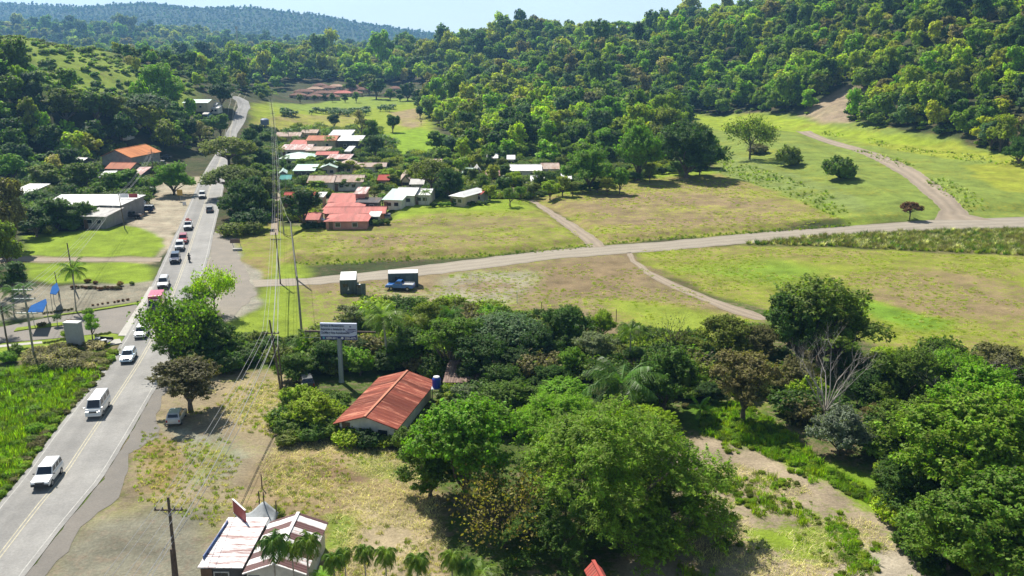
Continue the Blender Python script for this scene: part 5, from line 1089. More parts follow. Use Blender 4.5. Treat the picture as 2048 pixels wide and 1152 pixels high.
def make_bare(key, seed, R0, H, n, mat, twig=4, twl=1.6, fork=.25, leafn=0, leaf=.2, lean=(0, 0)):
    g = random.Random(seed); tips = []
    for i in range(n):
        a = i * 2.399 + g.uniform(-.5, .5); q = g.uniform(.35, 1); tips.append((math.cos(a) * R0 * q + lean[0] * 2, math.sin(a) * R0 * q + lean[1] * 2, H * (1.05 - .35 * q) * g.uniform(.75, 1)))
    tm = limb_mesh('trunk', seed, H, .05 * H * .40, tips, mat, fork, twig, twl, lean); cm = None
    if leafn:
        gg = np.random.default_rng(seed); k = gg.integers(0, n, leafn); tp = np.array(tips)
        P = tp[k] + gg.normal(size=(leafn, 3)) * twl * .55 + (gg.random((leafn, 1)) ** 2) * (-tp[k] * .25)
        V, Q, lv = leaves(gg, P, _rdir(gg, leafn), leaf * (.6 + gg.random(leafn))); cm = mesh_np('crown', V, Q, [M_LEAF], False, {'lv': lv})
    PROTO[key] = (cm, tm, R0 * 2, H * .62, H)
# far set (low cost), mid set, near set
for i in range(5): make_round('far%d' % i, 10 + i, 5, [9, 10.5, 12.5, 7.5, 14][i], 11, .5, 1900, [.8, .7, .9, .65, 1][i], .08, lr=.36, jitter=.3)
for i in range(2): make_round('farloose%d' % i, 20 + i, 4.5, 11, 8, .42, 900, .7, .25, core=.35, spread=.35, jitter=.35)
for i in range(5): make_round('mid%d' % i, 30 + i, 5, [9.5, 8.5, 10.5, 9, 12][i], 14, .27, 6500, [.75, .65, .85, .8, .95][i], .12, lr=.33, jitter=.3)
for i in range(3): make_round('loose%d' % i, 40 + i, 5, [10, 9, 11][i], 15, .21, 6500, .6, .25, core=0, spread=.4, lr=.28, twig=2, jitter=.35, mat=M_BARK)
make_round('near0', 51, 6, 9.5, 28, .155, 42000, .75, .04, lr=.27, jitter=.35, core=.5, spread=.5)
make_round('near1', 52, 6, 10, 28, .15, 40000, .85, .05, lr=.26, jitter=.38, core=.45, spread=.55)
make_round('near2', 53, 5.5, 7.5, 20, .16, 26000, .75, .05, lr=.3, jitter=.3, spread=.45, core=.5)
make_round('nearloose', 54, 5.5, 10, 22, .15, 22000, .6, .15, core=.3, spread=.42, lr=.25, twig=2, jitter=.4)
make_round('dome', 55, 5, 7.6, 20, .15, 26000, .85, .06, lr=.34, jitter=.14, core=.6)
make_round('feather', 56, 7.5, 8.6, 46, .15, 70000, .62, .0, core=.35, spread=.75, lr=.19, asp=.3, jitter=.5, droop=.035, low=-.2)
make_umbrella('umbrella0', 61, 9, 9, 44, .24, 20000); make_umbrella('umbrella1', 62, 8, 9, 30, .24, 12000, core=.35, thick=.13)
make_umbrella('parasol', 63, 3, 4.5, 22, .16, 4200, core=.6, thick=.22, mat=M_BARKD)
make_bare('bare_pale', 71, 5.5, 9, 12, M_BARKP, 5, 1.9, .22, lean=(.4, 0)); make_bare('bare_grey', 72, 4.5, 8, 12, M_BARK, 4, 1.4, .3, leafn=260, leaf=.14)
make_bare('sparse_orange', 73, 6, 8, 22, M_BARKD, 4, 1.7, .16, leafn=2000, leaf=.15); make_bare('sparse_green', 74, 5, 10, 14, M_BARK, 4, 1.4, .35, leafn=3800, leaf=.2)
make_round('talltree', 57, 6, 10.5, 34, .17, 19000, .62, .10, core=0, spread=.4, lr=.25, twig=2, jitter=.4)
def make_bush(key, seed, R0, H, nl, leaf, n, core=.75, flat=.85):
    g = random.Random(seed); lb = [(0, 0, H * .45, R0 * .6, H * .5)]
    for i in range(nl):
        a = i * 2.399; q = R0 * .6 * g.uniform(.7, 1.1); r = R0 * .42 * g.uniform(.8, 1.2); lb.append((math.cos(a) * q, math.sin(a) * q, H * g.uniform(.3, .62), r, r * flat))
    PROTO[key] = (crown_mesh('crown', seed, lb, n, leaf, core), None, R0 * 2, H * .5, H)
make_bush('bush0', 81, 2.2, 2.6, 7, .12, 6000); make_bush('bush1', 82, 2.6, 2.2, 8, .15, 3000); make_bush('bushfar', 83, 2.5, 2.8, 6, .4, 500)
make_bush('scrub', 84, 3, 2.6, 9, .2, 2600, core=.4)

# ---- palms
def palm_mesh(seed, nf, fl, H, wid, leafl, nseg=9, up=.9, droop=1.5, side=2, pairs=16, lw=.07):
    """one crown of pinnate fronds: each a curved rib with leaflets on both sides"""
    g = np.random.default_rng(seed); V, Q, lvs = [], [], []
    def quad(a, b, c, d, v):
        k = len(V); V.extend([a, b, c, d]); Q.append((k, k + 1, k + 2, k + 3)); lvs.extend([v] * 4)
    for i in range(nf):
        az_ = i * 2.399 + g.uniform(-.2, .2); e = up * (1 - i / nf) ** .8 * 1.35 - .25 + g.uniform(-.1, .1); L0 = fl * g.uniform(.85, 1.1); v = g.random()
        pts = []; p = np.array([0, 0, 0.]); el = e
        for s in range(nseg + 1):
            pts.append(p.copy()); dirv = np.array([math.cos(az_) * math.cos(el), math.sin(az_) * math.cos(el), math.sin(el)]); p = p + dirv * L0 / nseg; el -= droop / nseg * (0.5 + s / nseg)
        pts = np.array(pts); sidev = np.array([-math.sin(az_), math.cos(az_), 0])
        for s in range(nseg):
            w = .05 * (1 - s / nseg) + .015; quad(pts[s] - sidev * w, pts[s] + sidev * w, pts[s + 1] + sidev * w * .8, pts[s + 1] - sidev * w * .8, .9)
        for j in range(pairs):
            t = .12 + .88 * j / pairs; s = t * nseg; k = min(int(s), nseg - 1); q = pts[k] + (pts[k + 1] - pts[k]) * (s - k); fw = (pts[k + 1] - pts[k]); fw /= np.linalg.norm(fw)
            ll = leafl * math.sin(math.pi * min(1, .15 + t * .85)) ** .6 * g.uniform(.85, 1.1)
            for sg in (-1, 1):
                tip = q + (sidev * sg * .85 + fw * .5 + np.array([0, 0, -.35 - .5 * g.random()])) * ll
                quad(q - fw * lw, q + fw * lw, tip + fw * lw * .3, tip - fw * lw * .3, v * .6 + .4 * g.random())
    return mesh_np('crown', np.array(V), np.array(Q), [M_FROND], False, {'lv': np.array(lvs)})
def palm_trunk(seed, H, r, lean):
    mb = MB(); mb.tube([(0, 0, -.4), (lean * .1, 0, H * .3), (lean * .5, 0, H * .7), (lean, 0, H)], [r * 1.5, r * 1.1, r, r * .9], 8); return mb.mesh('trunk', M_BARKP, smooth=True)
def make_palm(key, seed, H, fl, nf, leafl, lean=.6, r=.15, **k):
    cm = palm_mesh(seed, nf, fl, H, 0, leafl, **k); cm.transform(Matrix.Translation((lean, 0, H))); PROTO[key] = (cm, palm_trunk(seed, H, r, lean), fl * 1.75, H * .97, H + fl * .5)
make_palm('palm0', 91, 8, 4.2, 20, 1.0, pairs=22); make_palm('palm1', 92, 6, 4.0, 17, 1.0, lean=-.5, pairs=20)
make_palm('palmfar', 93, 8, 4.2, 15, 1.3, pairs=7, lw=.17, nseg=5); make_palm('palmbig', 94, 5.5, 4.3, 22, 1.15, lean=.3, pairs=30, lw=.05, droop=1.3)
make_palm('palmsmall', 95, 3.4, 2.1, 18, .75, lean=.1, r=.1, pairs=18, lw=.06, droop=2.3, up=1.0); make_palm('palmrow', 97, 2.4, 2.4, 16, 1.0, lean=.1, r=.14, pairs=8, lw=.16, nseg=5, droop=1.9); make_palm('palmtall', 98, 5.2, 1.75, 20, .62, lean=.15, r=.09, pairs=18, lw=.055, droop=2.4, up=1.0); make_palm('banana', 96, 1.6, 2.6, 9, .62, lean=.1, r=.12, pairs=18, lw=.11, droop=1.3, up=1.15)

# ------------------------------------------------------------------ planting
rp_ = random.Random(77); NT = [0]
OCC = []            # (x, y, r) of planted crowns, to keep the loose fill out
GREENS = {
    'dark': (.050, .105, .016), 'deep': (.075, .145, .015), 'mid': (.125, .20, .016), 'bright': (.17, .30, .012), 'lime': (.28, .37, .015),
    'yellow': (.29, .32, .02), 'olive': (.165, .205, .022), 'grey': (.19, .22, .11), 'brown': (.18, .165, .06), 'rust': (.20, .10, .04), 'blue': (.095, .165, .065), 'tan': (.27, .25, .12),
    'orange': (.27, .19, .04), 'silver': (.22, .24, .18), 'grass': (.22, .36, .012), 'straw': (.50, .43, .24)}
WORD = {'dark': 'dark green', 'deep': 'deep green', 'mid': 'green', 'bright': 'bright green', 'lime': 'light green', 'yellow': 'yellow green', 'olive': 'olive green', 'grey': 'grey green',
        'brown': 'brownish', 'rust': 'rusty brown', 'blue': 'bluish green', 'tan': 'dry tan', 'orange': 'orange leaved', 'silver': 'silvery grey'}
def plant(kind, cx, cy, wpx, tint, label=None, group=None, hz=1.0, name='tree', cat=None, rz=None, var=.12):
    """plant a tree so that its crown, wpx photo pixels wide, stands where the photo has it"""
    cm, tm, w0, c0, H0 = PROTO[kind]; a, b, c = ray(cx, cy); X, Y = a / b * _ts, _ts; dep = (a * 0 + CP * (Y) - SP * (c / b * Y))
    S = wpx * dep / F / w0; k = max(1, int(np.argmax(CAMH + c / b * _ts <= HF(X, Y) + c0 * S * hz))); x, y, s = X[k], Y[k], S[k]
    return plant_at(kind, float(x), float(y), float(s), tint, label, group, hz, name, cat, rz, var)
def plant_at(kind, x, y, s, tint, label, group=None, hz=1.0, name='tree', cat=None, rz=None, var=.12, occ=True):
    cm, tm, w0, c0, H0 = PROTO[kind]; gz = H1(x, y); NT[0] += 1
    t = thing(name, label, cat or name.split('_')[-1], (x, y, gz), rp_.uniform(0, 6.28) if rz is None else rz, group, (s, s, s * hz))
    if tm: link('trunk', tm, t)
    if cm:
        c = link('crown' if 'palm' not in kind else 'fronds', cm, t); k = 1 + rp_.uniform(-var, var); b = GREENS[tint] if isinstance(tint, str) else tint
        c['tint'] = (b[0] * k * (1 + rp_.uniform(-var, var) * .6), b[1] * k, b[2] * k)
    if occ: OCC.append((x, y, w0 * s * .5))
    return t
WF = [1.12]
ORD = 'first second third fourth fifth sixth seventh eighth ninth tenth eleventh twelfth thirteenth fourteenth fifteenth sixteenth seventeenth eighteenth nineteenth twentieth'.split()
def ordn(k, n=99):
    if k < 20: return ORD[k] if k else 'first'
    t = {2: 'twenty', 3: 'thirty', 4: 'forty', 5: 'fifty'}[(k + 1) // 10]; r = (k + 1) % 10
    return t + '-' + ORD[r - 1] if r else t[:-1] + 'ieth'
# ---- trees along the highway
plant('near1', 392, 672, 120, 'deep', 'dense dark green tree at the road edge under the grey-branched tree')
plant('near1', 345, 700, 75, 'mid', 'green tree overhanging the asphalt above the shady brownish tree')
plant('sparse_green', 362, 640, 140, 'mid', 'leafy grey-branched tree leaning over the highway beside the van and cars', hz=1.15)
plant('loose1', 392, 600, 70, 'bright', 'small bright green tree behind the grey-branched roadside tree')
plant('sparse_green', 425, 570, 80, 'lime', 'thin light green tree standing between highway and gravel apron', hz=1.35)
plant('nearloose', 376, 768, 152, (.12, .115, .045), 'wide dark brownish tree shading the silver car by the highway', hz=.75)
plant('bush0', 452, 725, 75, 'deep', 'dark bush just right of the shady roadside tree', name='bush')
plant('bush0', 420, 690, 60, 'mid', 'green bush under the grey-branched roadside tree', name='bush')
plant('umbrella0', 462, 350, 118, 'olive', 'wide umbrella-crowned rain tree overhanging the right side of the highway', hz=1.0)
plant('near2', 485, 405, 95, 'deep', 'dark lower tree below the big rain tree by the highway')
plant('umbrella1', 455, 292, 120, 'olive', 'flat-topped rain tree behind the nearer rain tree by the highway')
plant('mid1', 520, 350, 50, 'mid', 'green tree between the rain tree and the village poles')
plant('near2', 346, 362, 80, 'bright', 'round bright green tree on the gravel lot with a yellow signboard under it')
plant('bush0', 500, 440, 70, 'dark', 'dark bush at the foot of the rain trees', name='bush')
# ---- shops' surroundings, left
for a in [('mid1', 20, 430, 85, 'brown', 'tall tree with reddish brown leaves at the left edge of the photo', 1.8),
          ('mid2', 12, 500, 70, 'olive', 'olive tree below the reddish tree at the left edge', 1.5),
          ('near2', 112, 432, 100, 'deep', 'dense dark tree in front of the white-roofed shop', .8),
          ('near2', 166, 430, 66, 'mid', 'leafy tree touching the white shop roof corner', .9),
          ('mid1', 70, 445, 70, 'dark', 'dark tree left of the hedge of trees before the shop', .9),
          ('mid2', 215, 372, 60, 'mid', 'green tree behind the long white shop roof', .8),
          ('mid3', 255, 365, 62, 'bright', 'bright green tree behind the shop signboard', .8),
          ('mid0', 165, 355, 80, 'mid', 'green tree between the grey roof and the white shop', .8),
          ('mid4', 25, 340, 60, 'bright', 'bright green tree at the left edge above the small white roof', .8),
          ('mid0', 90, 355, 70, 'olive', 'olive tree above the small white roof', .8),
          ('umbrella1', 285, 205, 125, 'blue', 'bluish flat-topped tree on the lower left hill', .9),
          ('near2', 320, 185, 100, 'bright', 'big bright green tree behind the bluish flat-topped tree', 1.2),
          ('mid0', 442, 190, 52, 'dark', 'round dark tree at the bend of the highway', .9),
          ('mid1', 355, 235, 45, 'deep', 'deep green tree right of the bluish flat-topped tree', 1.5),
          ('mid2', 235, 225, 60, 'olive', 'olive green tree left of the bluish flat-topped tree', 1),
          ('mid3', 300, 245, 70, 'yellow', 'tree with yellowish top below the bluish flat-topped tree', .9),
          ('mid1', 130, 215, 80, 'olive', 'broad olive tree in the middle of the left wood', 1),
          ('mid0', 190, 215, 70, 'mid', 'broad green tree in the left wood', 1),
          ('mid3', 40, 165, 40, 'lime', 'light green pointed tree on the left hillside', 1.6),
          ('mid4', 70, 180, 55, 'blue', 'bluish tree beside the light green pointed tree', 1),
          ('loose0', 400, 265, 50, 'tan', 'thin tan tree beside the highway bend', 1),
          ('mid0', 440, 250, 46, 'mid', 'green tree between the thin tan tree and the highway', 1),
          ('near2', 340, 245, 60, 'deep', 'deep green tree above the orange roof', 1),
          ('mid2', 20, 280, 70, 'dark', 'dark tree at the left edge below the hillside', 1.1),
          ('mid1', 100, 285, 70, 'deep', 'deep green tree behind the grey roof on the left', 1.1)]:
    plant(*a[:6], hz=a[6])
for k, (x, y, w, t) in enumerate([(-10, 545, 70, 'dark'), (22, 585, 60, 'deep'), (5, 625, 60, 'dark'), (48, 575, 45, 'blue')]):
    plant('palm1', x, y, w, t, ['topmost dark', 'tallest dark', 'lowest dark', 'bluish rightmost'][k] + ' palm in the clump behind the pylon with crossarms', 'palms in the dark clump at the left edge', name='palm_tree')
plant('palm0', 143, 545, 56, 'mid', 'tall palm standing before the lawn beside a wooden pole', name='palm_tree', hz=1.4)
plant('mid2', 30, 555, 60, 'dark', 'dark broad tree behind the palm clump at the left edge')
plant('loose1', 178, 632, 30, 'bright', 'small bright green tree on the lawn verge behind the grey monument', hz=1.2)
plant('loose0', 182, 652, 36, 'bright', 'slender bright tree beside the grey entrance monument', hz=1.5)
plant('palmsmall', 113, 635, 22, 'deep', 'small dark palm on the planted median', name='palm_tree')
for x, y, w, t, l in [(82, 650, 18, 'brown', 'reddish shrub on the planted median'), (138, 645, 18, 'rust', 'rusty shrub at the tip of the median'), (135, 668, 28, 'lime', 'clipped light green shrub left of the monument'),
                      (176, 562, 14, 'orange', 'orange-yellow shrub in the flower bed'), (191, 565, 11, 'rust', 'dark red shrub in the flower bed'), (240, 568, 16, 'orange', 'orange shrub at the end of the flower bed'), (264, 566, 12, 'olive', 'olive shrub at the road end of the flower bed'),
                      (30, 700, 34, 'mid', 'clipped green hedge bush at the left edge'), (15, 715, 40, 'bright', 'bright green bush at the left edge below the hedge')]:
    plant('bush0', x, y, w, t, l, name='shrub')
for k, x in enumerate([186, 196, 205, 216, 229, 237, 246, 255]):
    plant('bush0', x, 611 - k * 1.6, 6 + (k > 4) * 1.5, 'rust', 'small clipped shrub along the entrance lane, %s from the left' % ordn(k), 'clipped shrubs along the entrance lane', name='shrub')
for k in range(9): plant('bush0', 88 + k * 7, 627 - k * 1.0, 7, 'brown', 'small reddish shrub before the gravel lot, %s from the left' % ordn(k), 'reddish shrubs before the gravel lot', name='shrub')
for k in range(12): plant('bush0', 148 + k * 8.5, 574 + k * .3 + rp_.uniform(-2, 2), rp_.uniform(8, 13), ['rust', 'brown', (.16, .10, .04)][k % 3], 'dark reddish bed plant along the gravel lot, %s from the left' % ordn(k), 'dark reddish plants of the flower bed', name='shrub')
for k in range(9): plant('bush0', 90 + k * 6.5, 687 - k * 1.2, 8, 'olive', 'hedge plant in front of the grey monument, %s from the left' % ordn(k), 'hedge plants in front of the monument', name='shrub')
for k in range(6): plant('bush0', 192 + k * 5.5, 670 - k * .6, 8, 'olive', 'hedge plant right of the slender tree, %s from the left' % ordn(k), 'hedge plants beside the ditch', name='shrub')
for k in range(7): plant('bush0', 22 + k * 7.5, 702 - k * .9, 9, 'mid', 'hedge plant between the two poles, %s from the left' % ordn(k), 'hedge plants between the poles', name='shrub')
# ---- village trees
V = [('umbrella1', 862, 338, 105, 'olive', 'tall umbrella-shaped tree with pale trunk at the edge of the field', 1.25), ('near2', 900, 372, 62, 'dark', 'dark tree right of the tall umbrella-shaped tree', 1.2),
     ('mid0', 605, 415, 78, 'dark', 'dark round tree beside the red roofs', 1.0), ('near2', 1180, 345, 105, 'bright', 'big bright green tree at the field edge', 1.0),
     ('dome', 1278, 312, 98, 'bright', 'tall dome-shaped bright green tree at the field edge', 1.25), ('near1', 1375, 305, 130, 'deep', 'very wide dark tree mass at the corner of the field', .9),
     ('mid2', 1335, 262, 70, 'olive', 'olive tree behind the very wide dark tree', 1.1), ('umbrella0', 1350, 285, 110, 'blue', 'flat bluish crown above the very wide dark tree', .7),
     ('sparse_green', 1503, 262, 92, 'olive', 'airy tree standing alone on the terrace', 1.0), ('bush0', 1580, 312, 62, 'olive', 'round bush on the terrace slope right of the airy tree', 1.1),
     ('bush0', 1680, 336, 78, 'mid', 'big round bush beside the dirt track on the terrace', 1.0), ('bush0', 1515, 298, 50, 'brown', 'low brownish bush under the airy tree', .7),
     ('parasol', 1822, 414, 46, 'rust', 'small umbrella-shaped tree with reddish brown crown beside the track', 1.0),
     ('near2', 2040, 305, 65, 'deep', 'dark tree at the right edge of the photo above the terraces', 1.0), ('mid0', 785, 246, 32, 'deep', 'round dark green tree alone in the valley meadow', 1.1),
     ('mid1', 875, 285, 50, 'mid', 'green tree at the edge of the valley meadow', 1.0), ('mid0', 905, 292, 46, 'blue', 'bluish tree at the edge of the valley meadow', .9),
     ('loose2', 722, 243, 38, 'tan', 'dry tan tree behind the white roofs', 1.3), ('mid2', 742, 265, 36, 'mid', 'green tree right of the dry tan tree', 1.3), ('mid0', 748, 295, 48, 'blue', 'bluish green tree right of the white roofs', 1.1),
     ('mid3', 668, 243, 28, 'dark', 'small dark tree behind the white roofs', 1.0), ('mid3', 840, 225, 24, 'dark', 'small dark tree at the far edge of the meadow', 1.0),
     ('bare_grey', 842, 238, 22, 'grey', 'small bare tree in the valley meadow', 1.0), ('loose0', 1345, 215, 62, 'mid', 'tall leafy tree at the foot of the right hill', 1.3),
     ('mid1', 480, 330, 40, 'olive', 'olive tree behind the rain trees', 1), ('loose2', 700, 640, 70, 'grey', 'thin grey tree behind the billboard', 1.0),
     ('umbrella0', 765, 172, 0, '', '', 0)]
for a in V:
    if a[2]:
        plant(*a[:6], hz=a[6], name='bush' if a[0].startswith('bush') else 'tree') if a[3] else None
def _cl(lst, lab, grp, kinds, tints, name='tree', hz=(.85, 1.15)):
    lst = sorted(lst)
    for k, (x, y, w) in enumerate(lst):
        t = rp_.choice(tints); plant(rp_.choice(kinds), x, y, w * WF[0], t, '%s %s, %s from the left' % (WORD[t], lab, ordn(k, len(lst))), grp, rp_.uniform(*hz), name)
MID = ['mid0', 'mid1', 'mid2', 'mid3', 'mid4']
_cl([(575, 322, 30), (600, 326, 28), (622, 324, 28), (640, 322, 26)], 'small tree in the front village row', 'light trees between the white-green roof and the lane', MID, ['lime', 'mid'], hz=(.6, .7))
_cl([(632, 345, 24), (660, 332, 28), (680, 336, 30), (700, 334, 30), (722, 338, 26), (738, 334, 28), (760, 340, 30), (775, 350, 34), (800, 352, 28), (782, 330, 28)],
    'tree between the rows of village roofs', 'leafy trees between the village roof rows', MID, ['lime', 'mid', 'olive', 'yellow'], hz=(.65, .8))
_cl([(625, 372, 22), (640, 372, 24), (656, 370, 24), (672, 372, 24), (688, 370, 24), (704, 371, 24), (720, 368, 24), (734, 370, 22)], 'tree in the row behind the red roofs', 'row of light trees behind the red roofs', MID, ['lime', 'mid'], hz=(.6, .7))
_cl([(748, 385, 28), (765, 400, 24), (760, 378, 26), (830, 330, 40), (812, 340, 24), (790, 362, 30)], 'garden tree beside the green roof', 'garden trees around the green roof', MID, ['mid', 'olive', 'bright'], hz=(.7, .9))
_cl([(950, 325, 34), (975, 322, 36), (1000, 330, 30), (925, 335, 34), (945, 355, 30), (965, 365, 36), (985, 350, 30), (1010, 345, 30), (1030, 362, 34), (1005, 375, 36), (1045, 370, 30), (1065, 380, 30),
     (1080, 362, 34), (1100, 355, 30), (1100, 380, 34), (1125, 372, 34), (1130, 350, 28), (980, 385, 30), (960, 388, 26), (1020, 392, 30), (1040, 385, 26), (930, 350, 26), (1145, 380, 26), (1215, 372, 34), (1240, 362, 36), (1300, 345, 30)],
    'garden tree behind the upper field', 'garden trees behind the upper field', MID + ['loose0', 'loose1'], ['mid', 'olive', 'bright', 'yellow', 'deep', 'lime'], hz=(.8, 1.05))
_cl([(960, 302, 34), (990, 298, 36), (1015, 305, 34), (1040, 305, 36), (1065, 303, 36), (1090, 310, 34), (1110, 300, 34), (1135, 310, 34), (1160, 300, 34), (1180, 290, 34), (1205, 300, 36), (1225, 285, 34), (1250, 290, 34), (930, 300, 30), (1075, 318, 26), (1120, 325, 24)],
    'flat-topped orchard tree behind the village', 'orchard trees at the back of the village', ['umbrella1', 'mid1', 'mid3'], ['olive', 'mid', 'yellow', 'lime'], hz=(.7, .9))
_cl([(1195, 375, 30), (1165, 378, 30), (1325, 330, 30), (1255, 340, 36), (1270, 355, 26), (1400, 335, 40), (1360, 335, 40), (1420, 318, 34)], 'low tree below the two bright trees', 'undergrowth trees at the field edge', MID, ['dark', 'deep', 'mid'], hz=(.5, .65))
_cl([(510, 300, 40), (525, 320, 40), (532, 345, 36), (508, 385, 44), (535, 378, 38), (520, 410, 46), (540, 415, 30), (500, 280, 34), (535, 280, 34), (510, 262, 30), (480, 300, 40)],
    'tree between the highway and the pole line', 'trees between the highway and the pole line', MID, ['mid', 'deep', 'olive', 'dark'])
_cl([(565, 300, 0)], '', '', MID, ['mid']) if 0 else None
for k, (x, y, w) in enumerate(sorted([(577, 262, 24), (612, 258, 22), (640, 250, 26), (650, 262, 24), (660, 278, 26), (590, 275, 16), (545, 345, 30), (525, 365, 34), (560, 300, 24), (786, 286, 34), (772, 275, 20), (545, 310, 26), (730, 285, 24), (570, 365, 24), (1010, 360, 28), (945, 368, 26), (1055, 372, 26), (850, 385, 26), (1075, 345, 20), (630, 415, 30), (690, 275, 18)])):
    plant('palmfar', x, y, w, rp_.choice(['mid', 'deep', 'olive']), 'coconut palm among the village roofs, %s from the left' % ordn(k), 'coconut palms in the village', name='palm_tree')
PR = []
for x0, x1, yy, n in [(562, 592, 224, 6), (622, 740, 220, 22), (716, 740, 217, 3), (758, 792, 214, 6), (660, 700, 224, 7), (565, 585, 220, 4)]:
    for k in range(n): PR.append((x0 + (x1 - x0) * (k + rp_.uniform(.1, .9)) / n, yy + rp_.uniform(-3, 3), rp_.uniform(12, 15)))
for k, (x, y, w) in enumerate(sorted(PR)): plant('palmrow', x, y, w, 'deep', 'small dark palm of the valley meadow rows, %s from the left' % ordn(k), 'palm rows in the valley meadow', name='palm_tree')
_cl([(700, 172, 24), (738, 170, 34), (752, 178, 38), (780, 190, 22), (815, 185, 34), (835, 195, 22), (850, 196, 26), (600, 197, 12), (628, 196, 12), (648, 195, 12), (690, 197, 12), (712, 194, 14), (664, 195, 12), (875, 196, 30), (862, 207, 24), (840, 207, 24), (900, 190, 30), (800, 196, 16)],
    'garden tree among the far brown-roofed houses', 'garden trees of the far estate', ['far0', 'far1', 'far2', 'far3'], ['deep', 'mid', 'dark', 'olive'], hz=(.8, 1.1))
for k in range(15): plant('bush0', 612 + k * 11.5, 452 - k * .6, 20, rp_.choice(['deep', 'mid', 'dark']), 'hedge bush in front of the red roofs, %s from the left' % ordn(k), 'hedge in front of the red roofs', name='bush')
for k in range(9): plant('bush0', 868 + k * 13, 410 - k * .6, 15, rp_.choice(['deep', 'mid', 'bright']), 'bush along the upper field edge, %s from the left' % ordn(k), 'bushes along the upper field edge', name='bush')
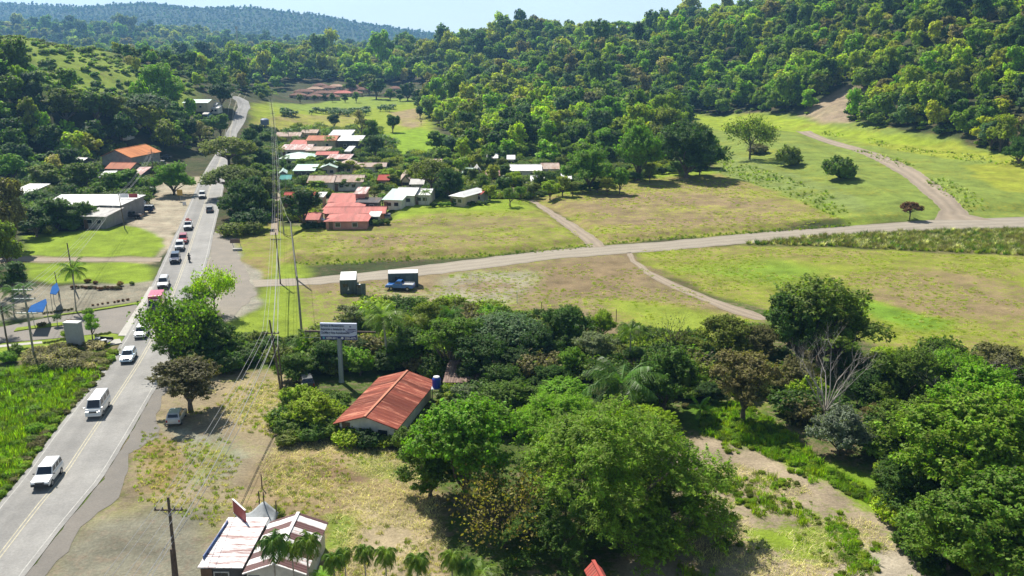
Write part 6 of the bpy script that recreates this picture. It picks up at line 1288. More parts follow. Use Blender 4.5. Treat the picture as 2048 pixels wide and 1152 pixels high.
# ---- dense tree belt across the middle
BELT = [('palm0', 772, 640, 100, 'mid', 'coconut palm leaning over the rusty red roof', 1.0), ('palm1', 765, 622, 60, 'lime', 'light green palm behind the leaning coconut palm', 1.3), ('palm1', 745, 650, 50, 'mid', 'small palm just right of the billboard', 1),
        ('palm0', 828, 645, 56, 'olive', 'palm between the leaning coconut palm and the dark trees', 1.2), ('palm0', 905, 632, 56, 'deep', 'dark palm rising behind the belt of trees left of the dome tree', 1.4), ('palm1', 1262, 665, 66, 'mid', 'palm right of the light green tree top', 1.4),
        ('palmbig', 1248, 770, 165, 'deep', 'large coconut palm in front of the round dark mango tree', 1.1), ('banana', 620, 690, 70, 'mid', 'banana clump left of the billboard pole', 1.2), ('banana', 600, 705, 50, 'bright', 'small banana clump beside the two poles', 1),
        ('umbrella0', 1010, 655, 175, 'blue', 'wide dome of bluish green foliage in the middle of the tree belt', .85), ('nearloose', 865, 645, 95, 'olive', 'airy grey-green tree left of the wide dome tree', 1.1),
        ('nearloose', 900, 690, 130, 'mid', 'dark tree behind the blue water tank', 1.0), ('nearloose', 960, 720, 120, 'dark', 'dark tree under the wide dome tree', .9), ('near2', 1075, 700, 100, 'dark', 'dark tree in the belt right of the wide dome', 1.0),
        ('near1', 1130, 665, 100, 'deep', 'dark tree left of the light green tree top', 1.0), ('near2', 1205, 652, 56, 'lime', 'light green tree top rising from the belt', 1.2), ('nearloose', 1190, 700, 90, 'grey', 'grey-leaved tree below the light green tree top', .9),
        ('dome', 1142, 735, 68, 'bright', 'round bright tree among dark trees', 1.1), ('dome', 1330, 770, 135, 'deep', 'round dark mango tree in front of the belt', 1.1), ('bare_grey', 1345, 665, 95, 'grey', 'leafless grey tree standing against the field', 1.2),
        ('nearloose', 1450, 680, 120, 'olive', 'olive tree at the field edge right of the leafless grey tree', .9), ('nearloose', 1520, 690, 90, 'brown', 'brownish tree left of the tall leafy tree', 1.0),
        ('talltree', 1645, 648, 215, (.16, .215, .025), 'tall wide leafy tree standing against the lower right field', .88), ('nearloose', 1600, 660, 150, 'deep', 'green tree at the left side of the tall leafy tree', 1.1), ('nearloose', 1680, 670, 130, 'mid', 'lower tree right beneath the tall leafy tree', 1.0),
        ('nearloose', 1490, 770, 150, 'brown', 'dark brownish tree right of the round mango tree', 1.0), ('bare_pale', 1655, 750, 190, 'grey', 'dead tree with pale bare branches above the silvery bush', 1.25), ('near2', 1680, 870, 120, 'silver', 'silvery grey bush tree below the dead pale tree', 1.0),
        ('near1', 1820, 770, 150, 'mid', 'green tree right of the dead pale tree', .9), ('near1', 1900, 760, 130, 'bright', 'bright green tree below the bare branches at right', .9), ('bare_pale', 1930, 765, 190, 'grey', 'leaning bare branches over the green trees at right', .9),
        ('nearloose', 2000, 735, 120, 'brown', 'brown-leaved tree at the right edge', .8), ('near2', 1750, 780, 110, 'dark', 'dark tree between the dead tree and the green trees', .9), ('bare_pale', 1870, 740, 110, 'grey', 'small pale bare tree among the green trees at right', 1.0),
        ('near0', 935, 915, 240, (.16, .30, .014), 'big bright green tree right of the dry yard', 1.0), ('feather', 1235, 950, 390, (.17, .25, .02), 'huge feathery green tree in the bottom centre', 1.0), ('feather', 1120, 850, 210, 'bright', 'feathery bright tree behind the huge feathery tree', .9),
        ('sparse_orange', 1010, 1010, 240, (.22, .17, .045), 'sparse tree with orange-yellow leaves and tangled twigs', 1.0), ('bare_grey', 1070, 940, 150, 'grey', 'tangle of bare twigs behind the orange-leaved tree', .9),
        ('near0', 1930, 930, 290, (.19, .28, .018), 'broad bushy tree on the right with yellow green shoots', .9), ('near1', 2040, 900, 230, 'bright', 'bright green tree at the right edge', 1.0), ('near0', 2000, 1090, 300, (.11, .19, .016), 'big dark green tree in the bottom right corner', .9), ('near1', 1830, 980, 170, 'deep', 'low green tree left of the broad bushy tree', .7),
        ('near1', 1780, 1010, 0, '', '', 1), ('near0', 1830, 870, 170, 'mid', 'leafy tree between the silvery bush and the broad bushy tree', .8), ('near1', 1900, 1080, 200, 'mid', 'low leafy tree left of the bottom right corner', .8), ('near0', 1960, 830, 200, 'bright', 'yellow-green tree behind the broad bushy tree', .9),
        ('near0', 860, 950, 140, 'mid', 'left lower half of the bright trees beside the yard', .9), ('feather', 1330, 1000, 230, 'mid', 'feathery tree drooping over the clearing', .8), ('feather', 1130, 1050, 230, 'deep', 'dark feathery tree behind the orange-leaved tree', .8), ('near0', 1130, 800, 130, 'bright', 'bright shrubby tree left of the large coconut palm', .6),
        ('near2', 1780, 860, 90, 'dark', 'dark shrubby tree behind the silvery bush', .9), ('near0', 1300, 850, 120, 'lime', 'yellow-green shrubby tree under the large coconut palm', .5), ('near0', 1010, 810, 130, 'mid', 'green shrubby tree behind the big bright tree', .7),
        ('near2', 1000, 770, 110, 'deep', 'deep green tree beside the dark shed', .8), ('near2', 930, 800, 90, 'grey', 'grey-green bush tree right of the blue tank', .7), ('banana', 1060, 740, 60, 'mid', 'banana plants among the dark trees', 1), ('banana', 900, 800, 60, 'mid', 'banana plants right of the rusty roof', 1), ('banana', 1400, 820, 60, 'bright', 'banana plants in the bright weeds', 1),
        ('near2', 625, 825, 110, 'lime', 'bright yellow-green tree left of the rusty roof', .8), ('bush0', 590, 790, 60, 'lime', 'yellow-green bush below the two poles', 1), ('bush0', 660, 860, 60, 'mid', 'green bush before the gable of the rusty roof', 1), ('bush0', 575, 880, 60, 'olive', 'olive hedge bush at the yard edge', .7),
        ('bush0', 770, 860, 50, 'deep', 'deep green bush in front of the rusty roof', 1), ('bush0', 812, 880, 46, 'yellow', 'yellow-green bush right of the rusty roof gable', 1), ('bush0', 735, 882, 60, 'dark', 'dark bush at the edge of the yard', 1), ('bush0', 845, 870, 60, 'lime', 'light green bush left of the big bright tree', 1),
        ('near2', 655, 720, 90, 'deep', 'dark bushy tree around the billboard pole', .9), ('near2', 590, 740, 80, 'mid', 'green bushy tree behind the parked dark car', .9), ('near2', 720, 735, 50, 'mid', 'green bush right of the billboard pole', 1.0), ('near2', 820, 705, 110, 'deep', 'dark tree behind the ridge of the rusty roof', .9), ('scrub', 650, 665, 70, 'olive', 'low scrub behind the billboard', 1),
        ('near2', 1410, 710, 70, 'olive', 'olive scrub tree right of the leafless grey tree', .8), ('near2', 1300, 690, 60, 'mid', 'low green tree right of the thin palm', .9), ('nearloose', 1560, 640, 60, 'mid', 'leafy side branch tree before the lower right field', 1.0), ('bare_grey', 500, 1060, 0, '', '', 1),
        ('bush0', 550, 1030, 50, 'olive', 'olive bush behind the striped roof', 1), ('near2', 480, 730, 0, '', '', 1), ('near2', 1590, 760, 110, 'brown', 'brown shaded tree left of the dead pale tree', .8),
        ('bush0', 480, 700, 70, 'mid', 'row of green undergrowth by the culvert', .8), ('bush0', 530, 690, 60, 'deep', 'deep green undergrowth left of the poles', .8), ('bush0', 560, 700, 50, 'mid', 'green bush right behind the twin poles', .9)]
for a in BELT:
    if a[3] and a[4]:
        nm = 'palm_tree' if a[0].startswith('palm') else 'banana_plant' if a[0] == 'banana' else 'bush' if a[0] in ('bush0', 'scrub') else 'tree'
        plant(*a[:6], hz=a[6], name=nm, cat={'palm_tree': 'palm', 'banana_plant': 'banana plant'}.get(nm, nm))
for k, (x, y, w, t) in enumerate(sorted([(1040, 720, 70, 'dark'), (1000, 700, 90, 'dark'), (1100, 760, 70, 'deep'), (860, 720, 80, 'dark'), (790, 700, 70, 'deep'), (1180, 740, 80, 'dark'), (1440, 730, 70, 'dark'), (1500, 720, 70, 'dark'),
                   (1560, 720, 80, 'deep'), (1700, 730, 80, 'deep'), (1780, 730, 70, 'mid'), (940, 760, 70, 'dark'), (1270, 720, 60, 'deep'), (1380, 700, 60, 'olive'), (1060, 800, 80, 'mid'), (1420, 790, 60, 'dark'), (720, 700, 60, 'dark'), (1960, 800, 90, 'deep'), (1860, 830, 90, 'mid'), (1750, 830, 60, 'brown')])):
    plant(rp_.choice(['near2', 'nearloose', 'near1']), x, y, w, t, '%s shaded tree inside the middle belt, %s from the left' % (WORD[t], ordn(k)), 'filling trees of the middle belt', hz=rp_.uniform(.6, .85))
for k, (x, y, w) in enumerate(sorted([(545, 1098, 66), (612, 1096, 60), (667, 1124, 52), (730, 1108, 46), (690, 1112, 38), (772, 1116, 50), (835, 1130, 54), (905, 1124, 50), (585, 1104, 46), (930, 1138, 44)])):
    plant('palmtall', x, y, w * 1.05, rp_.choice(['mid', 'deep', 'mid']), 'small arching palm at the bottom edge, %s from the left' % ordn(k), hz=1.45, group='small arching palms at the bottom edge', name='palm_tree')
plant('palm1', 968, 1150, 80, 'mid', 'larger young palm at the bottom edge below the orange-leaved tree', name='palm_tree', hz=.6)
plant('palm1', 650, 1150, 60, 'bright', 'young bright palm at the bottom edge right of the striped roof', name='palm_tree', hz=.6)

# ---- woods on the hills: random planting, largest ones as things, the rest as one mass each
def zonefree(x, y, soft=2.0):
    ok = np.ones(x.shape, bool)
    for P in CLEAR: ok &= poly_sd(P, x, y) < -soft
    return ok
CLEAR = [np.array(PXT(p)) for p in [
    [(498, 270), (500, 208), (545, 203), (560, 190), (860, 190), (842, 215), (850, 240), (900, 270), (905, 300), (860, 330), (1250, 330), (1435, 345), (1436, 300), (1385, 300), (1380, 226), (1600, 228), (1660, 250), (1760, 262), (1900, 285), (2060, 322), (2700, 330), (2700, 1400), (-900, 1400), (-900, 700), (0, 480), (60, 470), (190, 330), (300, 290), (330, 330), (400, 300), (450, 262), (462, 190), (482, 190), (500, 210)],
    [(580, 200), (570, 176), (640, 164), (880, 166), (880, 196), (760, 200)], [(366, 236), (362, 190), (505, 188), (520, 264), (438, 272), (430, 240)],
    [(440, 330), (450, 262), (562, 262), (560, 450), (440, 450)], [(1586, 246), (1650, 258), (1700, 236), (1740, 200), (1690, 180), (1650, 200)]]]
gW = np.random.default_rng(9)
def scatter(x0, x1, y0, y1, sp, dens=1.0):
    nx, ny = int((x1 - x0) / sp), int((y1 - y0) / sp); X, Y = np.meshgrid(np.arange(nx), np.arange(ny)); X = X.ravel().astype(float); Y = Y.ravel().astype(float)
    x = x0 + (X + .5 + gW.uniform(-.45, .45, X.size)) * sp; y = y0 + (Y + .5 + gW.uniform(-.45, .45, X.size)) * sp
    k = gW.random(x.size) < dens; return x[k], y[k]
tree_pts = []
def in_view(x, y, z, m=60):
    u, v = vis(x, y, z); return (u > -m - 3000 / np.maximum(y, 1) * 6) & (u < 2048 + m + 3000 / np.maximum(y, 1) * 6) & (v > -160) & (v < 1250)
for x0, x1, y0, y1, sp, s0, s1 in [(-330, 520, 280, 760, 6.9, .52, 1.05), (-520, 620, 760, 1200, 9.5, .8, 1.35), (-800, 700, 1200, 1500, 12, .85, 1.4), (-1100, 600, 1500, 2150, 15, 1.0, 1.7)]:
    x, y = scatter(x0, x1, y0, y1, sp); z = HF(x, y); k = in_view(x, y, z); x, y, z = x[k], y[k], z[k]
    k = zonefree(x, y); x, y, z = x[k], y[k], z[k]
    # the grassy crest of the left hill carries almost no trees
    rx_, ry_ = [p[0] for p in RIDGES[3]], [p[1] for p in RIDGES[3]]; ry0 = np.interp(x, rx_, ry_)
    bare = (x < -95) & (y > ry0 - 16) & (y < ry0 + 170) & (gW.random(x.size) < .985); x, y, z = x[~bare], y[~bare], z[~bare]
    # open slopes: sparse
    k = np.ones(x.size, bool)
    for P in HILLP: k &= ~((poly_sd(P, x, y) > 0) & (gW.random(x.size) < .95))
    for ox, oy, orr in OCC:
        if oy > y0 - 20 and oy < y1: k &= np.hypot(x - ox, y - oy) > orr * .75 + 1
    x, y, z = x[k], y[k], z[k]
    lowl = np.where((x < -95) & (y > 395) & (y < 620), .62, 1.0)
    s = lowl * gW.uniform(s0, s1, x.size) * np.where(gW.random(x.size) < .12, 1.4, 1.0) * (.8 + .5 * vnoise(x / 40, y / 40, 5)); tree_pts.append(np.stack([x, y, z, s], 1))
TP = np.concatenate(tree_pts)
# hidden ones out: keep trees whose top the camera can see over the terrain and the wood in front
def shown(p):
    tt = np.linspace(.55, .985, 26)[None, :]; top = p[:, 2] + 9 * p[:, 3]
    X, Y, Z = p[:, :1] * tt, p[:, 1:2] * tt, CAMH + (top[:, None] - CAMH) * tt
    return (HF(X.ravel(), Y.ravel()).reshape(X.shape) - .5 < Z).all(1)
TP = TP[shown(TP)]
pal = [GREENS[k] for k in ('dark', 'deep', 'mid', 'olive', 'bright', 'blue', 'lime', 'yellow', 'brown', 'grey', 'tan')]; palk = ['dark', 'deep', 'mid', 'olive', 'bright', 'blue', 'lime', 'yellow', 'brown', 'grey', 'tan']
def tint_idx(p):
    n = fbm(p[:, 0], p[:, 1], 60, 3, 31); r = gW.random(len(p)); lite_patch = sstep(.45, .62, n)  # noise patches whose trees draw more often from the paler tints
    base = np.array([.14, .20, .24, .12, .09, .06, .04, .03, .04, .03, .01]); lite = np.array([.02, .06, .18, .18, .16, .02, .17, .13, .03, .02, .03])
    cb, cl_ = np.cumsum(base / base.sum()), np.cumsum(lite / lite.sum())
    return np.where(lite_patch > r * .8 + .1, np.searchsorted(cl_, gW.random(len(p))), np.searchsorted(cb, gW.random(len(p)))).clip(0, 10)
TI = tint_idx(TP)
u, v = vis(TP[:, 0], TP[:, 1], TP[:, 2] + 5)
inside = (u > -20) & (u < 2068) & (v > -20)
size = np.where(inside, TP[:, 3] / TP[:, 1], 0); order = np.argsort(-size); NIND = 45
cnt = {}
for i in sorted(order[:NIND], key=lambda i: u[i]):
    x, y, z, s = TP[i]; tk = palk[TI[i]]; side = 'right' if x > 20 else 'left'; w = WORD[tk]; cnt[side, tk] = cnt.get((side, tk), -1) + 1
    kind = 'farloose%d' % rp_.randint(0, 1) if tk in ('tan', 'grey') else ['mid0', 'mid1', 'mid2', 'mid3', 'mid4'][rp_.randint(0, 4)]
    plant_at(kind, x, y, s, tk, '%s tree at the foot of the %s hill, %s such from the left' % (w, side, ordn(cnt[side, tk])), '%s trees of the %s hill wood' % (w, side), rp_.uniform(.85, 1.25), occ=False)
rest = order[NIND:]
PC = bpy.data.collections.new('wood_sources')
src = ['far0', 'far1', 'far2', 'far3', 'far4', 'farloose0', 'farloose1', 'bushfar']
for n_, k in enumerate(src):
    o_ = bpy.data.objects.new('%d_' % n_ + k, PROTO[k][0]); PC.objects.link(o_)
def gn_scatter(name, P, S, rot, idx_, tint, coll, hz=None):
    me = mesh_np(name, P, [], (), False, None)
    n = len(P)
    for nm, typ, arr in (('sc', 'FLOAT_VECTOR', S), ('rot', 'FLOAT_VECTOR', rot), ('tint', 'FLOAT_VECTOR', tint)):
        a = me.attributes.new(nm, typ, 'POINT'); a.data.foreach_set('vector', np.asarray(arr, np.float32).ravel())
    a = me.attributes.new('idx', 'INT', 'POINT'); a.data.foreach_set('value', np.asarray(idx_, np.int32))
    ng = bpy.data.node_groups.new(name + '_spread', 'GeometryNodeTree'); ng.interface.new_socket('Geometry', in_out='INPUT', socket_type='NodeSocketGeometry'); ng.interface.new_socket('Geometry', in_out='OUTPUT', socket_type='NodeSocketGeometry')
    gi, go = ng.nodes.new('NodeGroupInput'), ng.nodes.new('NodeGroupOutput'); ip = ng.nodes.new('GeometryNodeInstanceOnPoints'); ci = ng.nodes.new('GeometryNodeCollectionInfo')
    mp_ = ng.nodes.new('GeometryNodeMeshToPoints')
    ci.inputs['Collection'].default_value = coll; ci.inputs['Separate Children'].default_value = True; ci.inputs['Reset Children'].default_value = True
    def na(nm, t): k = ng.nodes.new('GeometryNodeInputNamedAttribute'); k.data_type = t; k.inputs['Name'].default_value = nm; return k
    L = ng.links.new; L(gi.outputs[0], mp_.inputs['Mesh']); L(mp_.outputs[0], ip.inputs['Points']); L(ci.outputs[0], ip.inputs['Instance']); ip.inputs['Pick Instance'].default_value = True
    L(na('idx', 'INT').outputs['Attribute'], ip.inputs['Instance Index']); L(na('sc', 'FLOAT_VECTOR').outputs['Attribute'], ip.inputs['Scale'])
    L(na('rot', 'FLOAT_VECTOR').outputs['Attribute'], ip.inputs['Rotation']); L(ip.outputs[0], go.inputs[0])
    o = link(name, me); md = o.modifiers.new('spread', 'NODES'); md.node_group = ng; return o
def wood(name, sel, label):
    p = TP[sel]; n = len(p)
    if not n: return
    ti = np.array((1.28, 1.2, 1.0)) * np.array(pal)[TI[sel]] * (1 + gW.uniform(-.18, .18, (n, 1))); lo = np.isin(TI[sel], (9, 10))
    ix = np.where(lo, 5 + gW.integers(0, 2, n), gW.integers(0, 5, n)); S = p[:, 3:4] * np.stack([np.ones(n), np.ones(n), gW.uniform(.65, 1.4, n)], 1)
    rot = np.stack([np.zeros(n), np.zeros(n), gW.uniform(0, 6.28, n)], 1); P = p[:, :3].copy(); P[:, 2] -= 1.2 * p[:, 3]
    tag(gn_scatter(name, P, S, rot, ix, ti, PC), label, 'woodland', kind='stuff')
rx, ry = TP[rest, 0], TP[rest, 1]
wood('hillside_wood', rest[(rx > -60) & (ry < 1300)], 'dense green wood covering the right hill')
wood('hillside_wood', rest[(rx <= -60) & (ry < 760)], 'dense mixed wood on the left hill')
wood('distant_wood', rest[(rx <= -60) & (ry >= 760) & (ry < 1300)], 'dense wood on the low hills closing the valley')
wood('distant_wood', rest[ry >= 1300], 'hazy distant wood on the back hills')
# mountain wood
x, y = scatter(-3000, 900, 2900, 4200, 19); z = HF(x, y); k = (z > 12); x, y, z = x[k], y[k], z[k]
TP = np.stack([x, y, z, gW.uniform(.6, 1.1, x.size)], 1); k = in_view(x, y, z); TP = TP[k]; TP = TP[shown(TP)]; TI = gW.integers(0, 6, len(TP))
wood('mountain_wood', np.arange(len(TP)), 'blue hazy wood on the far mountains')
# undergrowth on the hill slopes
x, y = scatter(-330, 520, 280, 760, 5.2); z = HF(x, y); k = in_view(x, y, z) & zonefree(x, y, 1); x, y, z = x[k], y[k], z[k]
k = np.zeros(x.size, bool)
for P in HILLP: k |= (poly_sd(P, x, y) > -5) & (gW.random(x.size) < .6)
k |= gW.random(x.size) < .35
x, y, z = x[k], y[k], z[k]; n = x.size
tn = np.array([GREENS[c] for c in ('mid', 'olive', 'lime', 'lime', 'bright')])[gW.integers(0, 5, n)]
tag(gn_scatter('scrub', np.stack([x, y, z], 1), gW.uniform(.35, 1.1, (n, 1)) * np.array([[1, 1, .75]]), np.stack([x * 0, x * 0, gW.uniform(0, 6, n)], 1), np.full(n, 7), tn, PC), 'low scrub and undergrowth on the hill slopes', 'scrub', kind='stuff')
print('TREES', NT[0], 'rest', len(rest), 'mountain', len(TP), 'scrub', n)
# ------------------------------------------------------------------ low growth: grass, weeds, straw, undergrowth
def blades(name, seed, n, h, r, w, curl=.5, lvlo=0, lvhi=1):
    g = np.random.default_rng(seed); V, Q, lv = [], [], []
    for i in range(n):
        a = g.uniform(0, 6.28); q = r * math.sqrt(g.random()) * .5; hh = h * g.uniform(.5, 1.1); o_ = g.uniform(0, 6.28); cx, cy = math.cos(o_), math.sin(o_); ln = curl * hh * g.uniform(.3, 1.2)
        bx_, by_ = math.cos(a) * q, math.sin(a) * q; px_, py_ = -cy * w, cx * w; k = len(V)
        V += [(bx_ - px_, by_ - py_, -.05), (bx_ + px_, by_ + py_, -.05), (bx_ + cx * ln * .4 + px_ * .8, by_ + cy * ln * .4 + py_ * .8, hh * .6), (bx_ + cx * ln * .4 - px_ * .8, by_ + cy * ln * .4 - py_ * .8, hh * .6),
              (bx_ + cx * ln + px_ * .15, by_ + cy * ln + py_ * .15, hh), (bx_ + cx * ln - px_ * .15, by_ + cy * ln - py_ * .15, hh)]
        Q += [(k, k + 1, k + 2, k + 3), (k + 3, k + 2, k + 4, k + 5)]; lv += [g.uniform(lvlo, lvhi)] * 6
    return mesh_np(name, np.array(V), np.array(Q), [M_GRASS], False, {'lv': np.array(lv)})
weed = PROTO['bush1'][0].copy(); weed.transform(Matrix.Scale(.24, 4))
TC = bpy.data.collections.new('tuft_sources')
for k_, me_ in (('a_tall', blades('tall_grass', 1, 46, 1.0, 1.3, .035, .6)), ('b_short', blades('short_grass', 2, 34, .38, .9, .03, .8)), ('c_straw', blades('straw', 3, 14, .25, 1.2, .022, 2.5, .5, 1)), ('d_tussock', blades('tussock', 4, 60, .95, .7, .03, 1.0)),
                ('e_weed', weed), ('f_scrub', PROTO['scrub'][0]), ('g_bush', PROTO['bush0'][0])):
    TC.objects.link(bpy.data.objects.new(k_, me_))
gT = np.random.default_rng(12)
def spread(name, label, cat, polys, spacing, kinds, s, tints, thin=0, nsc=8, keep=None, margin=0, hz=(.8, 1.2), jit=.2, sub=None):
    XS, YS = [], []
    for p in polys:
        P = np.array(PXT(p) if min(q[1] for q in p) < 480 else PXW(p)); x0, y0, x1, y1 = P[:, 0].min(), P[:, 1].min(), P[:, 0].max(), P[:, 1].max()
        nx, ny = max(1, int((x1 - x0) / spacing)), max(1, int((y1 - y0) / spacing)); X, Y = np.meshgrid(np.arange(nx), np.arange(ny)); X = X.ravel() + .5 + gT.uniform(-.5, .5, X.size); Y = Y.ravel() + .5 + gT.uniform(-.5, .5, Y.size)
        x, y = x0 + X * (x1 - x0) / nx, y0 + Y * (y1 - y0) / ny; k = poly_sd(P, x, y) > -margin * gT.random(x.size); XS.append(x[k]); YS.append(y[k])
    x, y = np.concatenate(XS), np.concatenate(YS)
    if thin: k = fbm(x, y, nsc, 3, 88) > thin + gT.uniform(-.06, .06, x.size); x, y = x[k], y[k]
    for cx, cy, a, b, rz in HFP:
        near = np.hypot(x - cx, y - cy) < a + b
        if near.any():
            dx, dy = x - cx, y - cy; lx, ly = dx * math.cos(rz) + dy * math.sin(rz), -dx * math.sin(rz) + dy * math.cos(rz); k = (np.abs(lx) > a + .3) | (ly > b + .3) | (ly < -b - (.3 if cy < 130 else 4.5)); x, y = x[k], y[k]
    if sub is not None: k = sub(x, y); x, y = x[k], y[k]
    z = HF(x, y); k = in_view(x, y, z, 20); x, y, z = x[k], y[k], z[k]; n = x.size
    t = np.array([GREENS[c] if isinstance(c, str) else c for c in tints])[gT.integers(0, len(tints), n)] * (1 + gT.uniform(-jit, jit, (n, 1)))
    S = gT.uniform(s[0], s[1], (n, 1)) * np.stack([np.ones(n), np.ones(n), gT.uniform(hz[0], hz[1], n)], 1)
    tag(gn_scatter(name, np.stack([x, y, z], 1), S, np.stack([x * 0, x * 0, gT.uniform(0, 6.28, n)], 1), np.array(kinds)[gT.integers(0, len(kinds), n)], t, TC), label, cat, kind='stuff'); print(name, n)
spread('tall_grass', 'tall bright green grass on the left verge of the highway', 'grass', [[(-60, 760), (60, 738), (160, 745), (203, 752), (168, 786), (116, 838), (36, 938), (-30, 1020), (-200, 1150)]], .6, [0, 0, 1, 4, 1], (.45, 1.25), ['grass', 'lime', 'mid', 'grass', 'bright', 'olive', (.24, .36, .03)], .22, 7)
spread('weed_clumps', 'leafy weed clumps among the tall grass by the highway', 'weeds', [[(-60, 760), (60, 738), (160, 745), (168, 786), (116, 838), (36, 938), (-30, 1020)]], 2.6, [5, 4], (.15, .4), ['mid', 'bright', 'lime'], .52, 6)
spread('verge_grass', 'short grass along the highway edge', 'grass', [[(203, 752), (170, 790), (120, 842), (45, 945), (-10, 1010), (-15, 1000), (28, 938), (108, 836), (160, 784), (195, 750)], [(60, 740), (215, 742), (236, 700), (150, 700), (50, 715)]], .5, [1, 1, 4], (.6, 1.2), ['lime', 'olive', 'tan', 'grass', 'brown'], 0)
spread('brush_litter', 'dry brown brush litter at the ditch', 'brush', [[(50, 705), (150, 692), (215, 700), (205, 738), (130, 745), (60, 735)]], .75, [5, 2, 1], (.25, .6), ['tan', 'brown', 'straw', 'tan'], .35, 5)
spread('weeds', 'green weeds growing over the lower right clearing', 'weeds', [[(1300, 900), (1480, 860), (1600, 900), (1700, 960), (1830, 1040), (1880, 1152), (1900, 1220), (1330, 1220), (1380, 1000)]], .55, [1, 1, 4, 0], (.3, .8), ['lime', 'grass', 'lime', 'olive'], .62, 3.5)
spread('weeds', 'lush weeds between the clearing and the silvery bush', 'weeds', [[(1400, 815), (1480, 800), (1560, 850), (1650, 930), (1780, 1000), (1740, 1010), (1600, 940), (1480, 890), (1400, 870)], [(1640, 1040), (1700, 1060), (1760, 1150), (1700, 1150)]], .5, [0, 4, 1], (.35, .9), ['grass', 'bright', 'lime', 'mid'], .3, 4)
spread('straw', 'pale dry straw lying on the dry yard', 'straw', [[(600, 860), (800, 905), (870, 990), (900, 1160), (700, 1200), (660, 1020), (545, 990), (520, 930), (560, 880)], [(420, 780), (560, 760), (570, 850), (480, 860)], [(1330, 950), (1480, 930), (1700, 1000), (1850, 1150), (1400, 1180)]], .55, [2], (.6, 1.3), ['straw', 'straw', 'tan', (.5, .42, .28)], .42, 6)
spread('yard_grass', 'patchy short grass on the dry yards', 'grass', [[(545, 860), (800, 905), (870, 990), (900, 1160), (440, 1200), (470, 1060), (530, 960)], [(310, 780), (560, 760), (590, 860), (500, 960), (430, 1060), (270, 1000), (270, 900)]], .7, [1], (.35, .8), ['yellow', 'straw', 'lime', 'straw', 'olive'], .52, 7)
spread('tussock_grass', 'spiky tussock grass in the band below the gravel track', 'grass', [[(1484, 489), (1640, 472), (1800, 464), (2048, 458), (2120, 456), (2120, 520), (2048, 511), (1800, 500), (1640, 492)]], .95, [3], (.55, 1.1), ['brown', 'olive', 'olive', 'brown', 'tan', 'deep', (.50, .47, .32)], 0, jit=.35)
spread('tussock_grass', 'taller grass tufts along the foot of the terrace slopes', 'grass', [[(1432, 300), (1470, 325), (1560, 350), (1640, 378), (1700, 425), (1660, 432), (1560, 385), (1440, 345)], [(1700, 300), (1800, 335), (1880, 385), (1930, 425), (1980, 420), (1910, 365), (1800, 318)], [(1640, 268), (1790, 300), (1950, 325), (2060, 335), (2060, 320), (1800, 292), (1650, 262)]], 1.5, [3, 1, 1], (.4, .95), ['olive', 'olive', 'mid', 'lime', (.45, .46, .28)], .42, 10)
spread('field_grass', 'short uneven grass on the worn fields', 'grass', [[(600, 580), (760, 560), (1000, 540), (1250, 520), (1500, 640), (1400, 690), (900, 620)], [(1275, 502), (1480, 492), (2048, 515), (2060, 715), (1830, 705), (1600, 640), (1400, 580)]], 1.15, [1], (.5, 1.1), ['lime', 'yellow', 'lime', 'straw', (.42, .46, .08)], .47, 9, hz=(.35, .6))
spread('field_grass', 'short uneven grass on the upper fields', 'grass', [[(600, 462), (780, 446), (1060, 402), (1190, 490), (1000, 510), (620, 526)], [(1075, 400), (1340, 350), (1440, 350), (1700, 440), (1500, 466), (1210, 486)]], 1.7, [1], (.7, 1.3), ['lime', 'yellow', (.42, .46, .08), 'straw'], .5, 9, hz=(.35, .6))
spread('bank_grass', 'dark grass on the low bank above the gravel track', 'grass', [[(590, 524), (700, 522), (1000, 506), (1185, 488), (1190, 496), (1000, 512), (700, 530), (590, 531)], [(1215, 484), (1500, 462), (1700, 448), (1700, 453), (1500, 468), (1215, 490)]], .9, [0, 1], (.3, .55), ['olive', 'mid', 'lime', 'deep'], .2)
tr_sub = lambda x, y: gT.random(x.size) < .9
spread('undergrowth', 'dense shady undergrowth in the middle belt of trees', 'undergrowth', [[(575, 690), (700, 690), (740, 620), (900, 620), (1100, 650), (1400, 690), (1500, 660), (1620, 680), (1800, 720), (1900, 720), (2060, 740), (2060, 860), (1760, 900), (1700, 860), (1600, 850), (1500, 800), (1400, 800), (1300, 860), (1100, 900), (900, 830), (880, 760), (740, 740), (600, 760)]],
       2.3, [5, 6, 4, 6], (.5, 1.25), ['deep', 'deep', 'mid', 'olive', 'bright', 'brown', 'mid', 'lime'], .36, 14)
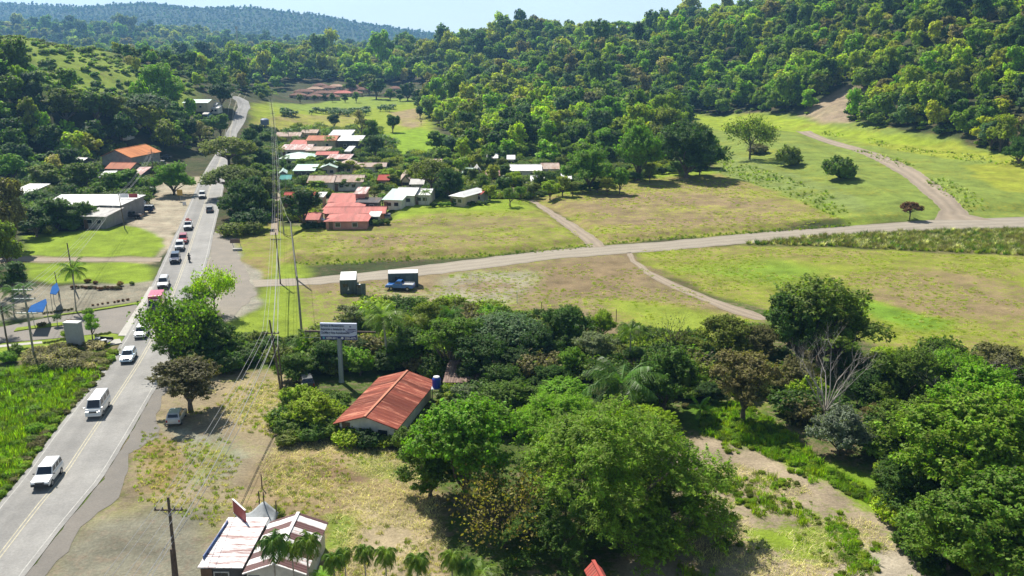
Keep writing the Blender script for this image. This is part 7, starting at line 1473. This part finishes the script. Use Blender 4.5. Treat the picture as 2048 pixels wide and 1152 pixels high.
spread('undergrowth', 'green undergrowth between highway verge and billboard', 'undergrowth', [[(400, 690), (480, 680), (600, 690), (575, 745), (480, 735), (410, 760)]], 1.8, [5, 6, 0], (.4, .9), ['mid', 'deep', 'bright', 'olive'], .36, 8)
spread('undergrowth', 'hedge shrubs around the near yards', 'undergrowth', [[(560, 790), (670, 800), (700, 860), (830, 880), (860, 900), (780, 905), (640, 885), (545, 885)], [(1740, 860), (2060, 800), (2060, 1160), (1850, 1160), (1760, 1000)]], 1.6, [5, 6, 4], (.4, .9), ['deep', 'mid', 'lime', 'dark'], .3, 8)
spread('garden_shrubs', 'shrubs and small garden trees filling the gaps between the village houses', 'garden shrubs', [[(562, 262), (600, 255), (760, 262), (800, 320), (900, 300), (1250, 290), (1420, 310), (1400, 345), (1330, 350), (1060, 400), (960, 400), (780, 405), (770, 385), (660, 385), (600, 455), (566, 445)]],
       3.6, [5, 6, 6, 5], (.5, 1.15), ['mid', 'olive', 'lime', 'deep', 'yellow', 'mid'], .36, 20)
spread('garden_shrubs', 'shrubs along the highway and the pole lane', 'garden shrubs', [[(462, 480), (450, 440), (470, 330), (500, 262), (552, 262), (552, 445), (530, 460)], [(40, 470), (0, 430), (40, 330), (180, 290), (320, 300), (300, 400), (235, 450), (120, 470)]], 3.8, [5, 6], (.7, 1.4), ['deep', 'mid', 'olive', 'dark'], .33, 20,
       sub=lambda x, y: np.array([min((x_ - c.x) ** 2 + (y_ - c.y) ** 2 for c in ROADC[40:]) > 64 for x_, y_ in zip(x, y)], bool) if x.size else np.zeros(0, bool))

# ------------------------------------------------------------------ the air: one closed box of thin even haze
m, nt, o = new_mat('haze_air'); pv = N(nt, 'VolumePrincipled'); pv.inputs['Color'].default_value = (.24, .50, .88, 1); pv.inputs['Density'].default_value = HAZE; pv.inputs['Anisotropy'].default_value = .25
nt.links.new(pv.outputs[0], o.inputs['Volume'])
mb = MB(); mb.box((0, 0, 115), (9700, 9700, 240))
tag(mb.build('haze', m), 'thin blue haze filling the valley air', 'haze', kind='stuff')
